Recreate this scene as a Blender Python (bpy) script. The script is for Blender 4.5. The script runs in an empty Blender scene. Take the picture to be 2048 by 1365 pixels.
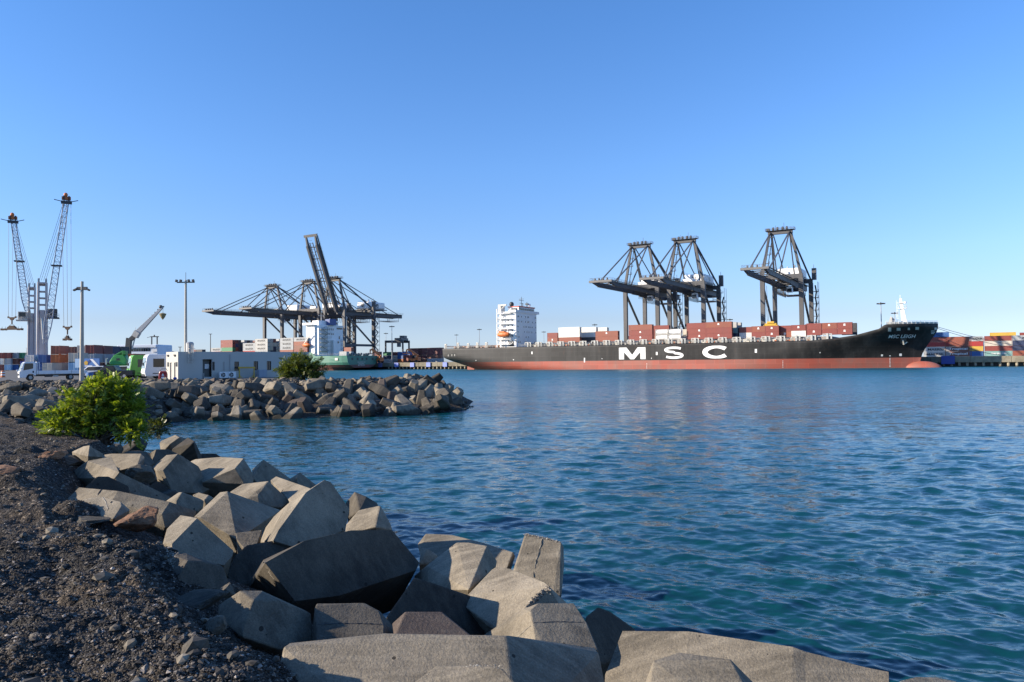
import bpy, bmesh, math, random
import numpy as np
from mathutils import Vector, Matrix
from mathutils.geometry import convex_hull_2d
rnd = random.Random(7)
nrs = np.random.RandomState(11)
SC = bpy.context.scene
COL = SC.collection
PI = math.pi

# ---------------------------------------------------------------- camera
F = 1500.0                                   # focal length in photograph pixels (2048 wide)
EYE = Vector((0.0, 0.0, 4.7))                # 1.7 m above the shore, 4.7 m above the water
cam_d = bpy.data.cameras.new('camera')
cam_d.sensor_width = 36.0
cam_d.lens = F / 2048.0 * 36.0
cam_d.clip_start = 0.1
cam_d.clip_end = 30000.0
cam = bpy.data.objects.new('camera', cam_d)
COL.objects.link(cam)
CAMR = Matrix.Rotation(math.radians(90 + 1.527), 3, 'X') @ Matrix.Rotation(math.radians(-0.64), 3, 'Z')
cam.matrix_world = Matrix.Translation(EYE) @ CAMR.to_4x4()
SC.camera = cam

# ---------------------------------------------------------------- sun, sky, exposure
SUN_EL = math.radians(20.0)
SUN_AZ = math.radians(-102.0)                # measured from +Y towards +X
SUN = Vector((math.sin(SUN_AZ) * math.cos(SUN_EL), math.cos(SUN_AZ) * math.cos(SUN_EL), math.sin(SUN_EL)))
sun_d = bpy.data.lights.new('sun', 'SUN')
sun_d.energy = 5.0
sun_d.angle = math.radians(0.5)
sun_d.color = (1.0, 0.86, 0.68)
sun = bpy.data.objects.new('sun', sun_d)
sun.rotation_euler = SUN.to_track_quat('Z', 'Y').to_euler()
sun.location = SUN * 400
COL.objects.link(sun)
world = bpy.data.worlds.new('World')
SC.world = world
world.use_nodes = True
wn = world.node_tree
wn.nodes.clear()
w_out = wn.nodes.new('ShaderNodeOutputWorld')
w_bg = wn.nodes.new('ShaderNodeBackground')
w_sky = wn.nodes.new('ShaderNodeTexSky')
w_sky.sky_type = 'NISHITA'
w_sky.sun_disc = False
w_sky.sun_elevation = SUN_EL
w_sky.sun_rotation = SUN_AZ
w_sky.altitude = 0
w_sky.air_density = 1.0
w_sky.dust_density = 0.35
w_sky.ozone_density = 1.0
w_bg.inputs['Strength'].default_value = 0.087
# clear tropical air: the sky is bluer and its horizon whiter than the model's; one correction by height all round
w_geo = wn.nodes.new('ShaderNodeTexCoord')
w_sep = wn.nodes.new('ShaderNodeSeparateXYZ')
wn.links.new(w_geo.outputs['Generated'], w_sep.inputs[0])
w_ramp = wn.nodes.new('ShaderNodeValToRGB')
SKYF = [(0.010, (0.705, 0.949, 1.807)), (0.053, (0.656, 0.790, 1.306)), (0.127, (0.721, 0.937, 1.401)), (0.249, (0.684, 1.039, 1.607)), (0.420, (0.596, 1.046, 1.665))]
while len(w_ramp.color_ramp.elements) < len(SKYF): w_ramp.color_ramp.elements.new(0.5)
for e_, (z_, c_) in zip(w_ramp.color_ramp.elements, SKYF):
    e_.position = z_; e_.color = (c_[0], c_[1], c_[2], 1)
wn.links.new(w_sep.outputs['Z'], w_ramp.inputs['Fac'])
w_mul = wn.nodes.new('ShaderNodeMixRGB'); w_mul.blend_type = 'MULTIPLY'; w_mul.inputs[0].default_value = 1.0
wn.links.new(w_sky.outputs['Color'], w_mul.inputs[1]); wn.links.new(w_ramp.outputs['Color'], w_mul.inputs[2])
wn.links.new(w_mul.outputs['Color'], w_bg.inputs['Color'])
wn.links.new(w_bg.outputs['Background'], w_out.inputs['Surface'])
SC.view_settings.view_transform = 'Standard'
SC.view_settings.look = 'None'
SC.view_settings.gamma = 1.0
SC.view_settings.exposure = 0.80
SC.view_settings.use_curve_mapping = False
SC.render.engine = 'CYCLES'
SC.cycles.max_bounces = 6
SC.cycles.diffuse_bounces = 3
SC.cycles.glossy_bounces = 3
SC.cycles.transparent_max_bounces = 6
SC.cycles.caustics_reflective = False
SC.cycles.caustics_refractive = False

# ---------------------------------------------------------------- pixel helpers (places read off the photograph)
def ray(px, py):
    return (CAMR @ Vector(((px - 1024.0) / F, -(py - 682.5) / F, -1.0)))
def at(px, py, Y):
    d = ray(px, py)
    return EYE + d * (Y / d.y)
def onz(px, py, z):
    d = ray(px, py)
    return EYE + d * ((z - EYE.z) / d.z)
def hz(px):
    return 722.5 - 0.01117 * (px - 1024.0)
def zat(py, px, Y):
    return EYE.z + (hz(px) - py) * Y / F
# harbour frame: t along the quay towards the right, v away from the water side of the big ship
HA = math.radians(30.3)
HO = Vector((-38.0, 426.0, 0.0))
HU = Vector((math.cos(HA), -math.sin(HA), 0.0))
HV = Vector((math.sin(HA), math.cos(HA), 0.0))
def W(t, v, z=0.0):
    p = HO + HU * t + HV * v
    return Vector((p.x, p.y, z))
def tpx(px, v):
    k = (px - 1024.0) / F
    p = HO + HV * v
    return (k * p.y - p.x) / (HU.x - k * HU.y)

# ---------------------------------------------------------------- object helpers
def tag(o, label=None, cat=None, group=None, kind=None):
    if label: o['label'] = label
    if cat: o['category'] = cat
    if group: o['group'] = group
    if kind: o['kind'] = kind
    return o
def thing(name, label, cat, loc=(0, 0, 0), rz=0.0, group=None):
    o = bpy.data.objects.new(name, None)
    o.empty_display_size = 0.2
    o.location = loc
    o.rotation_euler = (0, 0, rz)
    COL.objects.link(o)
    return tag(o, label, cat, group)
def link_mesh(name, me, parent=None):
    o = bpy.data.objects.new(name, me)
    COL.objects.link(o)
    if parent is not None: o.parent = parent
    return o
def copy_tree(o, parent=None):
    c = o.copy()
    COL.objects.link(c)
    if parent is not None: c.parent = parent
    for ch in o.children:
        copy_tree(ch, c)
    return c

class MB:
    def __init__(s):
        s.bm = bmesh.new()
        s.mi = 0
    def _fin(s, faces):
        for f in faces: f.material_index = s.mi
    def poly(s, pts):
        vs = [s.bm.verts.new(p) for p in pts]
        f = s.bm.faces.new(vs); f.material_index = s.mi
        return f
    def box(s, c, size, rz=0.0, rot=None):
        x, y, z = size[0] / 2, size[1] / 2, size[2] / 2
        R = rot if rot is not None else Matrix.Rotation(rz, 3, 'Z')
        c = Vector(c)
        v = [s.bm.verts.new(c + R @ Vector((a * x, b * y, d * z))) for a in (-1, 1) for b in (-1, 1) for d in (-1, 1)]
        fs = [(0, 1, 3, 2), (4, 6, 7, 5), (0, 4, 5, 1), (2, 3, 7, 6), (0, 2, 6, 4), (1, 5, 7, 3)]
        s._fin([s.bm.faces.new([v[i] for i in f]) for f in fs])
        return s
    def bb(s, x0, x1, y0, y1, z0, z1):
        return s.box(((x0 + x1) / 2, (y0 + y1) / 2, (z0 + z1) / 2), (abs(x1 - x0), abs(y1 - y0), abs(z1 - z0)))
    def beam(s, p, q, w, h=None, w2=None, h2=None, up=(0, 0, 1)):
        # rectangular bar from p to q, w across, h along "up"
        h = w if h is None else h
        w2 = w if w2 is None else w2
        h2 = h if h2 is None else h2
        p, q = Vector(p), Vector(q)
        d = (q - p).normalized()
        u = Vector(up)
        if abs(d.dot(u)) > 0.98: u = Vector((0, 1, 0))
        a = d.cross(u).normalized()
        b = a.cross(d).normalized()
        r = []
        for (o, ww, hh) in ((p, w, h), (q, w2, h2)):
            r.append([s.bm.verts.new(o + a * (i * ww / 2) + b * (j * hh / 2)) for i, j in ((-1, -1), (1, -1), (1, 1), (-1, 1))])
        fs = [s.bm.faces.new(r[0][::-1]), s.bm.faces.new(r[1])]
        for i in range(4):
            j = (i + 1) % 4
            fs.append(s.bm.faces.new((r[0][i], r[0][j], r[1][j], r[1][i])))
        s._fin(fs)
        return s
    def tube(s, p, q, r, r2=None, n=8, caps=True):
        r2 = r if r2 is None else r2
        p, q = Vector(p), Vector(q)
        d = (q - p).normalized()
        u = Vector((0, 0, 1)) if abs(d.z) < 0.95 else Vector((1, 0, 0))
        a = d.cross(u).normalized(); b = a.cross(d)
        k0 = [s.bm.verts.new(p + (a * math.cos(2 * PI * i / n) + b * math.sin(2 * PI * i / n)) * r) for i in range(n)]
        k1 = [s.bm.verts.new(q + (a * math.cos(2 * PI * i / n) + b * math.sin(2 * PI * i / n)) * r2) for i in range(n)]
        fs = [s.bm.faces.new((k0[i], k0[(i + 1) % n], k1[(i + 1) % n], k1[i])) for i in range(n)]
        if caps:
            fs += [s.bm.faces.new(k0[::-1]), s.bm.faces.new(k1)]
        s._fin(fs)
        return s
    def path(s, pts, r, n=6):
        for a, b in zip(pts[:-1], pts[1:]): s.tube(a, b, r, n=n)
        return s
    def prism(s, pts, off):
        # polygon pts swept by vector off
        off = Vector(off)
        a = [s.bm.verts.new(Vector(p)) for p in pts]
        b = [s.bm.verts.new(Vector(p) + off) for p in pts]
        n = len(pts)
        fs = [s.bm.faces.new(a[::-1]), s.bm.faces.new(b)]
        for i in range(n): fs.append(s.bm.faces.new((a[i], a[(i + 1) % n], b[(i + 1) % n], b[i])))
        s._fin(fs)
        return s
    def lathe(s, prof, c=(0, 0, 0), n=20):
        c = Vector(c); rings = []
        for r, z in prof:
            rings.append([s.bm.verts.new(c + Vector((r * math.cos(2 * PI * i / n), r * math.sin(2 * PI * i / n), z))) for i in range(n)])
        for a, b in zip(rings[:-1], rings[1:]):
            s._fin([s.bm.faces.new((a[i], a[(i + 1) % n], b[(i + 1) % n], b[i])) for i in range(n)])
        s._fin([s.bm.faces.new(rings[0][::-1]), s.bm.faces.new(rings[-1])])
        return s
    def ell(s, c, r, seg=14, rings=8):
        m = Matrix.Translation(Vector(c)) @ Matrix.Diagonal((r[0], r[1], r[2], 1))
        ret = bmesh.ops.create_uvsphere(s.bm, u_segments=seg, v_segments=rings, radius=1.0, matrix=m)
        for v in ret['verts']:
            for f in v.link_faces: f.material_index = s.mi
        return s
    def hull(s, pts):
        vs = [s.bm.verts.new(p) for p in pts]
        before = set(s.bm.faces)
        r = bmesh.ops.convex_hull(s.bm, input=vs)
        dead = [g for g in set(r['geom_interior']) | set(r['geom_unused']) if isinstance(g, bmesh.types.BMVert) and g.is_valid]
        bmesh.ops.delete(s.bm, geom=list(set(dead)), context='VERTS')
        s._fin([f for f in s.bm.faces if f not in before])
        return s
    def mesh(s, name, mats, bevel=0.0, segs=1, smooth=False, dissolve=0.0):
        bm = s.bm
        if dissolve:
            bmesh.ops.dissolve_limit(bm, angle_limit=dissolve, verts=bm.verts[:], edges=bm.edges[:])
        bmesh.ops.recalc_face_normals(bm, faces=bm.faces[:])
        if bevel:
            es = [e for e in bm.edges if len(e.link_faces) == 2 and e.calc_face_angle(0) > 0.2]
            bmesh.ops.bevel(bm, geom=es, offset=bevel, segments=segs, profile=0.5, affect='EDGES', clamp_overlap=True)
            bmesh.ops.recalc_face_normals(bm, faces=bm.faces[:])
        me = bpy.data.meshes.new(name)
        bm.to_mesh(me); bm.free()
        for m in (mats if isinstance(mats, (list, tuple)) else [mats]): me.materials.append(m)
        if smooth:
            for p in me.polygons: p.use_smooth = True
        return me
    def build(s, name, mats, parent=None, **k):
        return link_mesh(name, s.mesh(name, mats, **k), parent)

def grid_mesh(name, V, nx, ny, mat, smooth=True):
    # V: (ny, nx, 3)
    me = bpy.data.meshes.new(name)
    n = nx * ny
    me.vertices.add(n)
    me.vertices.foreach_set('co', V.reshape(-1).astype(np.float32))
    i = np.arange(ny - 1)[:, None] * nx + np.arange(nx - 1)[None, :]
    q = np.stack([i, i + 1, i + nx + 1, i + nx], -1).reshape(-1, 4)
    me.loops.add(q.size)
    me.loops.foreach_set('vertex_index', q.reshape(-1).astype(np.int32))
    me.polygons.add(len(q))
    me.polygons.foreach_set('loop_start', (np.arange(len(q)) * 4).astype(np.int32))
    me.polygons.foreach_set('loop_total', np.full(len(q), 4, np.int32))
    me.update(calc_edges=True)
    me.materials.append(mat)
    me.polygons.foreach_set('use_smooth', np.full(len(q), smooth, bool))
    return me
def soup_mesh(name, V, Fc, mats, midx=None, smooth=False):
    # V (n,3), Fc (m,k) constant k
    me = bpy.data.meshes.new(name)
    me.vertices.add(len(V)); me.vertices.foreach_set('co', np.asarray(V, np.float32).reshape(-1))
    m, k = Fc.shape
    me.loops.add(m * k); me.loops.foreach_set('vertex_index', Fc.reshape(-1).astype(np.int32))
    me.polygons.add(m)
    me.polygons.foreach_set('loop_start', (np.arange(m) * k).astype(np.int32))
    me.polygons.foreach_set('loop_total', np.full(m, k, np.int32))
    if midx is not None: me.polygons.foreach_set('material_index', midx.astype(np.int32))
    me.polygons.foreach_set('use_smooth', np.full(m, smooth, bool))
    me.update(calc_edges=True)
    for q in (mats if isinstance(mats, (list, tuple)) else [mats]): me.materials.append(q)
    return me

# value noise in numpy
_perm = nrs.rand(256, 256)
def vnoise(x, y):
    xi = np.floor(x).astype(int); yi = np.floor(y).astype(int)
    fx = x - xi; fy = y - yi
    fx = fx * fx * (3 - 2 * fx); fy = fy * fy * (3 - 2 * fy)
    a = _perm[xi % 256, yi % 256]; b = _perm[(xi + 1) % 256, yi % 256]
    c = _perm[xi % 256, (yi + 1) % 256]; d = _perm[(xi + 1) % 256, (yi + 1) % 256]
    return (a * (1 - fx) + b * fx) * (1 - fy) + (c * (1 - fx) + d * fx) * fy - 0.5
def fbm(x, y, s, oct=4, g=0.5):
    o = 0; a = 1.0
    for k in range(oct):
        o = o + a * vnoise(x / s + 17.3 * k, y / s + 5.1 * k); a *= g; s *= 0.5
    return o

# lettering: built-in font turned into flat mesh geometry; map(x, y) -> point, height 1 unit = capital height
_tcache = {}
def text_geo(txt, shear=0.0, bold=0.0):
    k = (txt, shear, bold)
    if k not in _tcache:
        cu = bpy.data.curves.new('lettering', 'FONT')
        cu.body = txt; cu.size = 1.0; cu.shear = shear; cu.offset = bold; cu.resolution_u = 3
        o = bpy.data.objects.new('lettering', cu)
        COL.objects.link(o)
        dg = bpy.context.evaluated_depsgraph_get()
        dg.update()
        me = bpy.data.meshes.new_from_object(o.evaluated_get(dg))
        vs = [v.co.copy() for v in me.vertices]
        fs = [tuple(p.vertices) for p in me.polygons]
        bpy.data.objects.remove(o); bpy.data.curves.remove(cu); bpy.data.meshes.remove(me)
        x0 = min(v.x for v in vs); x1 = max(v.x for v in vs)
        y0 = min(v.y for v in vs); y1 = max(v.y for v in vs)
        _tcache[k] = ([((v.x - x0) / (x1 - x0), (v.y - y0) / (y1 - y0)) for v in vs], fs)
    return _tcache[k]
def lettering(txt, fn, mat, parent, name='lettering', shear=0.0, bold=0.01):
    # fn maps (0..1 across, 0..1 up) to a point
    vs, fs = text_geo(txt, shear, bold)
    me = bpy.data.meshes.new(name)
    me.from_pydata([tuple(fn(x, y)) for x, y in vs], [], fs)
    me.materials.append(mat)
    return link_mesh(name, me, parent)
# ---------------------------------------------------------------- materials
MATS = {}
def nt(name):
    m = bpy.data.materials.new(name); m.use_nodes = True
    t = m.node_tree; t.nodes.clear()
    o = t.nodes.new('ShaderNodeOutputMaterial'); b = t.nodes.new('ShaderNodeBsdfPrincipled')
    t.links.new(b.outputs['BSDF'], o.inputs['Surface'])
    return m, t, b
def N(t, typ, **k):
    n = t.nodes.new(typ)
    for a, v in k.items():
        if a in n.inputs: n.inputs[a].default_value = v
        else: setattr(n, a, v)
    return n
def ramp(t, src, stops):
    r = t.nodes.new('ShaderNodeValToRGB')
    e = r.color_ramp.elements
    while len(e) < len(stops): e.new(0.5)
    for q, (p, c) in zip(e, stops):
        q.position = p; q.color = (c[0], c[1], c[2], 1) if isinstance(c, (tuple, list)) else (c, c, c, 1)
    t.links.new(src, r.inputs['Fac'])
    return r.outputs['Color']
def _mix(t, fac, a, b, mode='MIX'):
    n = t.nodes.new('ShaderNodeMixRGB'); n.blend_type = mode
    for i, v in enumerate((fac, a, b)):
        s = n.inputs[i]
        if hasattr(v, 'is_linked'): t.links.new(v, s)
        elif isinstance(v, (int, float)): s.default_value = v if i == 0 else (v, v, v, 1)
        else: s.default_value = (v[0], v[1], v[2], 1)
    return n.outputs['Color']
def paint(name, c, rough=0.5, wear=0.25, wear_c=None, scale=0.6, metal=0.0, streak=True, spec=0.5, bump=0.0, seams=False):
    """painted steel or plaster: base colour broken up by soft stains and vertical streaks"""
    if name in MATS: return MATS[name]
    m, t, b = nt(name)
    g = N(t, 'ShaderNodeTexCoord')
    src = g.outputs['Object']
    n1 = N(t, 'ShaderNodeTexNoise', Scale=scale, Detail=6.0, Roughness=0.65)
    t.links.new(src, n1.inputs['Vector'])
    wc = wear_c or tuple(x * 0.55 for x in c)
    f = ramp(t, n1.outputs['Fac'], [(0.38, 0.0), (0.75, 1.0)])
    mul = N(t, 'ShaderNodeMath', operation='MULTIPLY'); t.links.new(f, mul.inputs[0]); mul.inputs[1].default_value = wear
    col = _mix(t, mul.outputs[0], c, wc)
    if streak:
        mp = N(t, 'ShaderNodeMapping'); mp.inputs['Scale'].default_value = (1.3, 1.3, 0.12)
        t.links.new(src, mp.inputs['Vector'])
        n2 = N(t, 'ShaderNodeTexNoise', Scale=scale * 1.6, Detail=4.0, Roughness=0.7)
        t.links.new(mp.outputs['Vector'], n2.inputs['Vector'])
        f2 = ramp(t, n2.outputs['Fac'], [(0.45, 0.0), (0.8, 1.0)])
        m2 = N(t, 'ShaderNodeMath', operation='MULTIPLY'); t.links.new(f2, m2.inputs[0]); m2.inputs[1].default_value = wear * 0.9
        col = _mix(t, m2.outputs[0], col, tuple(0.6 * x + 0.05 for x in wc))
    if seams:     # plate seams and rust runs on a ship's side
        sx = N(t, 'ShaderNodeSeparateXYZ'); t.links.new(src, sx.inputs[0]); cx = N(t, 'ShaderNodeCombineXYZ'); t.links.new(sx.outputs['X'], cx.inputs[0]); t.links.new(sx.outputs['Z'], cx.inputs[1])
        if seams == 2:   # mostly flare shading put into the paint colour, lighter towards the stern
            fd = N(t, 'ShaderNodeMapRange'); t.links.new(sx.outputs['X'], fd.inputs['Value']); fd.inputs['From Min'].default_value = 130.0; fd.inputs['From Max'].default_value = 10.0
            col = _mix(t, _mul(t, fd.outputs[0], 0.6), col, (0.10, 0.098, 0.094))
        bk = N(t, 'ShaderNodeTexBrick', Scale=1.0); bk.inputs['Brick Width'].default_value = 9.0; bk.inputs['Row Height'].default_value = 2.3; bk.inputs['Mortar Size'].default_value = 0.07; bk.inputs['Mortar Smooth'].default_value = 0.6
        bk.inputs['Color1'].default_value = (0.85, 0.85, 0.85, 1); bk.inputs['Color2'].default_value = (1.15, 1.15, 1.15, 1); bk.inputs['Mortar'].default_value = (1.7, 1.65, 1.6, 1)
        t.links.new(cx.outputs[0], bk.inputs['Vector']); col = _mix(t, 0.7, col, _mix(t, 1.0, col, bk.outputs['Color'], 'MULTIPLY'))
        mp = N(t, 'ShaderNodeMapping'); mp.inputs['Scale'].default_value = (0.55, 1.0, 0.05); t.links.new(src, mp.inputs['Vector'])
        rn = N(t, 'ShaderNodeTexNoise', Scale=1.4, Detail=5.0, Roughness=0.75); t.links.new(mp.outputs['Vector'], rn.inputs['Vector'])
        col = _mix(t, _mul(t, ramp(t, rn.outputs['Fac'], [(0.60, 0.0), (0.78, 1.0)]), 0.55), col, (0.15, 0.075, 0.045))
    t.links.new(col, b.inputs['Base Color'])
    b.inputs['Roughness'].default_value = rough
    b.inputs['Metallic'].default_value = metal
    b.inputs['Specular IOR Level'].default_value = spec
    if bump:
        n3 = N(t, 'ShaderNodeTexNoise', Scale=scale * 12, Detail=4.0)
        t.links.new(src, n3.inputs['Vector'])
        bp = N(t, 'ShaderNodeBump', Strength=bump, Distance=0.02)
        t.links.new(n3.outputs['Fac'], bp.inputs['Height']); t.links.new(bp.outputs['Normal'], b.inputs['Normal'])
    MATS[name] = m
    return m
def glass(name, c=(0.015, 0.02, 0.025), rough=0.08):
    if name in MATS: return MATS[name]
    m, t, b = nt(name)
    b.inputs['Base Color'].default_value = (*c, 1); b.inputs['Roughness'].default_value = rough
    b.inputs['Specular IOR Level'].default_value = 0.6
    MATS[name] = m
    return m
def concrete(name, c1, c2, c3, pits=1.0, sc=1.0, rough=0.9):
    """cast concrete: blotches, brushed weathering, sand grain and blow holes"""
    if name in MATS: return MATS[name]
    m, t, b = nt(name)
    g = N(t, 'ShaderNodeTexCoord'); oi = N(t, 'ShaderNodeObjectInfo')
    ad = N(t, 'ShaderNodeVectorMath', operation='ADD')
    cm = N(t, 'ShaderNodeVectorMath', operation='SCALE'); cm.inputs['Scale'].default_value = 37.0
    cb = N(t, 'ShaderNodeCombineXYZ')
    for i in range(3): t.links.new(oi.outputs['Random'], cb.inputs[i])
    t.links.new(cb.outputs[0], cm.inputs[0]); t.links.new(g.outputs['Object'], ad.inputs[0]); t.links.new(cm.outputs[0], ad.inputs[1])
    src = ad.outputs[0]
    def noise(s, d=5.0, r=0.6, mp=None):
        n = N(t, 'ShaderNodeTexNoise', Scale=s * sc, Detail=d, Roughness=r)
        if mp:
            q = N(t, 'ShaderNodeMapping'); q.inputs['Scale'].default_value = mp[0]; q.inputs['Rotation'].default_value = mp[1]
            t.links.new(src, q.inputs['Vector']); t.links.new(q.outputs['Vector'], n.inputs['Vector'])
        else: t.links.new(src, n.inputs['Vector'])
        return n.outputs['Fac']
    col = _mix(t, ramp(t, noise(1.3, 6, 0.62), [(0.36, 0.0), (0.62, 1.0)]), c1, tuple(x * 0.85 for x in c2))
    st = ramp(t, noise(0.55, 7, 0.7), [(0.5, 0.0), (0.72, 1.0)])
    col = _mix(t, _mul(t, st, 0.6), col, tuple(x * 0.5 for x in c2))
    br = ramp(t, noise(5.0, 5, 0.7, ((0.35, 3.0, 1.0), (0.4, 0.9, 0.7))), [(0.44, 0.0), (0.74, 1.0)])
    col = _mix(t, _mul(t, br, 0.62), col, c3)
    gr = ramp(t, noise(75.0, 3, 0.7), [(0.3, 0.72), (0.7, 1.22)])
    col = _mix(t, 1.0, col, gr, 'MULTIPLY')
    fl = ramp(t, noise(140.0, 1, 0.5), [(0.70, 0.0), (0.76, 1.0)])
    col = _mix(t, _mul(t, fl, 0.4), col, tuple(min(1, x * 1.9) for x in c1))
    tone = N(t, 'ShaderNodeMapRange'); t.links.new(oi.outputs['Random'], tone.inputs['Value'])
    tone.inputs['To Min'].default_value = 0.78; tone.inputs['To Max'].default_value = 1.15
    col = _mix(t, 1.0, col, tone.outputs[0], 'MULTIPLY')
    vo = N(t, 'ShaderNodeTexVoronoi', Scale=8.5 * sc, Randomness=1.0); t.links.new(src, vo.inputs['Vector'])
    sel = N(t, 'ShaderNodeSeparateColor'); t.links.new(vo.outputs['Color'], sel.inputs[0])
    rad = N(t, 'ShaderNodeMath', operation='MULTIPLY'); t.links.new(sel.outputs[0], rad.inputs[0]); rad.inputs[1].default_value = 0.19
    pit = N(t, 'ShaderNodeMath', operation='LESS_THAN'); t.links.new(vo.outputs['Distance'], pit.inputs[0]); t.links.new(rad.outputs[0], pit.inputs[1])
    keep = N(t, 'ShaderNodeMath', operation='GREATER_THAN'); t.links.new(sel.outputs[1], keep.inputs[0]); keep.inputs[1].default_value = 0.72
    pp = N(t, 'ShaderNodeMath', operation='MULTIPLY'); t.links.new(pit.outputs[0], pp.inputs[0]); t.links.new(keep.outputs[0], pp.inputs[1])
    col = _mix(t, _mul(t, pp.outputs[0], 0.85 * pits), col, (0.02, 0.018, 0.015))
    gp = N(t, 'ShaderNodeNewGeometry'); sz = N(t, 'ShaderNodeSeparateXYZ'); t.links.new(gp.outputs['Position'], sz.inputs[0])
    wz = N(t, 'ShaderNodeMath', operation='MULTIPLY_ADD'); t.links.new(noise(2.0, 4, 0.6), wz.inputs[0]); wz.inputs[1].default_value = -0.7; t.links.new(sz.outputs['Z'], wz.inputs[2])
    wet = ramp(t, wz.outputs[0], [(0.0, 1.0), (0.22, 0.0)])
    col = _mix(t, _mul(t, wet, 0.8), col, (0.022, 0.021, 0.016))
    t.links.new(col, b.inputs['Base Color'])
    b.inputs['Roughness'].default_value = rough; b.inputs['Specular IOR Level'].default_value = 0.25
    h1 = noise(38.0, 5, 0.7)
    h2 = N(t, 'ShaderNodeMath', operation='MULTIPLY_ADD'); t.links.new(pp.outputs[0], h2.inputs[0]); h2.inputs[1].default_value = -1.2 * pits; t.links.new(h1, h2.inputs[2])
    h4 = noise(4.0, 4, 0.6)
    h3 = N(t, 'ShaderNodeMath', operation='MULTIPLY_ADD'); t.links.new(h4, h3.inputs[0]); h3.inputs[1].default_value = 1.5; t.links.new(h2.outputs[0], h3.inputs[2])
    bp = N(t, 'ShaderNodeBump', Strength=0.55, Distance=0.018); t.links.new(h3.outputs[0], bp.inputs['Height']); t.links.new(bp.outputs['Normal'], b.inputs['Normal'])
    MATS[name] = m
    return m
def _mul(t, s, k):
    n = N(t, 'ShaderNodeMath', operation='MULTIPLY'); t.links.new(s, n.inputs[0]); n.inputs[1].default_value = k
    return n.outputs[0]

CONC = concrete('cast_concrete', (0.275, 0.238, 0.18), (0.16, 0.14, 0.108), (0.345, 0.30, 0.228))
CONC_GREY = concrete('grey_weathered_shaded_concrete', (0.125, 0.109, 0.085), (0.075, 0.066, 0.054), (0.17, 0.148, 0.114))  # grey tone holds weathering and also the shade on the blocks
CONC_DARK = concrete('dark_weathered_shaded_concrete', (0.075, 0.067, 0.055), (0.047, 0.043, 0.037), (0.115, 0.102, 0.08))  # weathering and the shade in the hollows both put into this colour
CONC_BROWN = concrete('brown_stained_concrete', (0.125, 0.098, 0.08), (0.09, 0.07, 0.06), (0.16, 0.135, 0.11), pits=0.3)
CONC_QUAY = concrete('quay_concrete', (0.36, 0.32, 0.24), (0.26, 0.23, 0.17), (0.42, 0.38, 0.29), pits=0.0, sc=0.12)
ROCK = concrete('grey_rock', (0.13, 0.115, 0.09), (0.065, 0.06, 0.05), (0.19, 0.165, 0.125), pits=0.0, sc=1.6)
ROCK_RED = concrete('rust_coloured_rock', (0.30, 0.155, 0.085), (0.15, 0.085, 0.055), (0.40, 0.25, 0.15), pits=0.0, sc=1.8)

def ground_mat():
    m, t, b = nt('dark_gravel')
    g = N(t, 'ShaderNodeNewGeometry'); src = g.outputs['Position']
    def noise(s, d=5.0, r=0.6):
        n = N(t, 'ShaderNodeTexNoise', Scale=s, Detail=d, Roughness=r); t.links.new(src, n.inputs['Vector']); return n.outputs['Fac']
    col = _mix(t, ramp(t, noise(0.7, 6, 0.65), [(0.42, 0.0), (0.68, 1.0)]), (0.040, 0.037, 0.033), (0.075, 0.058, 0.041))
    vo = N(t, 'ShaderNodeTexVoronoi', Scale=30.0, Randomness=1.0); t.links.new(src, vo.inputs['Vector'])
    sp = N(t, 'ShaderNodeSeparateColor'); t.links.new(vo.outputs['Color'], sp.inputs[0])
    col = _mix(t, 1.0, col, ramp(t, sp.outputs[0], [(0.0, 0.45), (0.6, 1.0), (0.9, 1.6), (1.0, 4.0)]), 'MULTIPLY')
    vo2 = N(t, 'ShaderNodeTexVoronoi', Scale=85.0, Randomness=1.0); t.links.new(src, vo2.inputs['Vector'])
    sp2 = N(t, 'ShaderNodeSeparateColor'); t.links.new(vo2.outputs['Color'], sp2.inputs[0])
    col = _mix(t, 1.0, col, ramp(t, sp2.outputs[1], [(0.0, 0.6), (0.7, 1.1), (1.0, 2.2)]), 'MULTIPLY')
    t.links.new(col, b.inputs['Base Color']); b.inputs['Roughness'].default_value = 0.95; b.inputs['Specular IOR Level'].default_value = 0.2
    h = N(t, 'ShaderNodeMath', operation='MULTIPLY_ADD'); t.links.new(vo2.outputs['Distance'], h.inputs[0]); h.inputs[1].default_value = -0.5; 
    h0 = N(t, 'ShaderNodeMath', operation='MULTIPLY'); t.links.new(vo.outputs['Distance'], h0.inputs[0]); h0.inputs[1].default_value = -1.0
    t.links.new(h0.outputs[0], h.inputs[2])
    bp = N(t, 'ShaderNodeBump', Strength=0.9, Distance=0.03); t.links.new(h.outputs[0], bp.inputs['Height']); t.links.new(bp.outputs['Normal'], b.inputs['Normal'])
    return m
GROUND = ground_mat()
def stone_mat(name, stops, rough=0.85):
    m, t, b = nt(name)
    g = N(t, 'ShaderNodeNewGeometry')
    isl = g.outputs['Random Per Island']
    col = ramp(t, isl, stops)
    n = N(t, 'ShaderNodeTexNoise', Scale=30.0, Detail=4.0); t.links.new(g.outputs['Position'], n.inputs['Vector'])
    col = _mix(t, 1.0, col, ramp(t, n.outputs['Fac'], [(0.3, 0.65), (0.7, 1.25)]), 'MULTIPLY')
    t.links.new(col, b.inputs['Base Color']); b.inputs['Roughness'].default_value = rough; b.inputs['Specular IOR Level'].default_value = 0.3
    return m
GRAVEL = stone_mat('gravel_stones', [(0.0, (0.034, 0.031, 0.028)), (0.55, (0.06, 0.053, 0.045)), (0.75, (0.085, 0.073, 0.06)), (0.9, (0.15, 0.13, 0.108)), (1.0, (0.36, 0.32, 0.28))])
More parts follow.
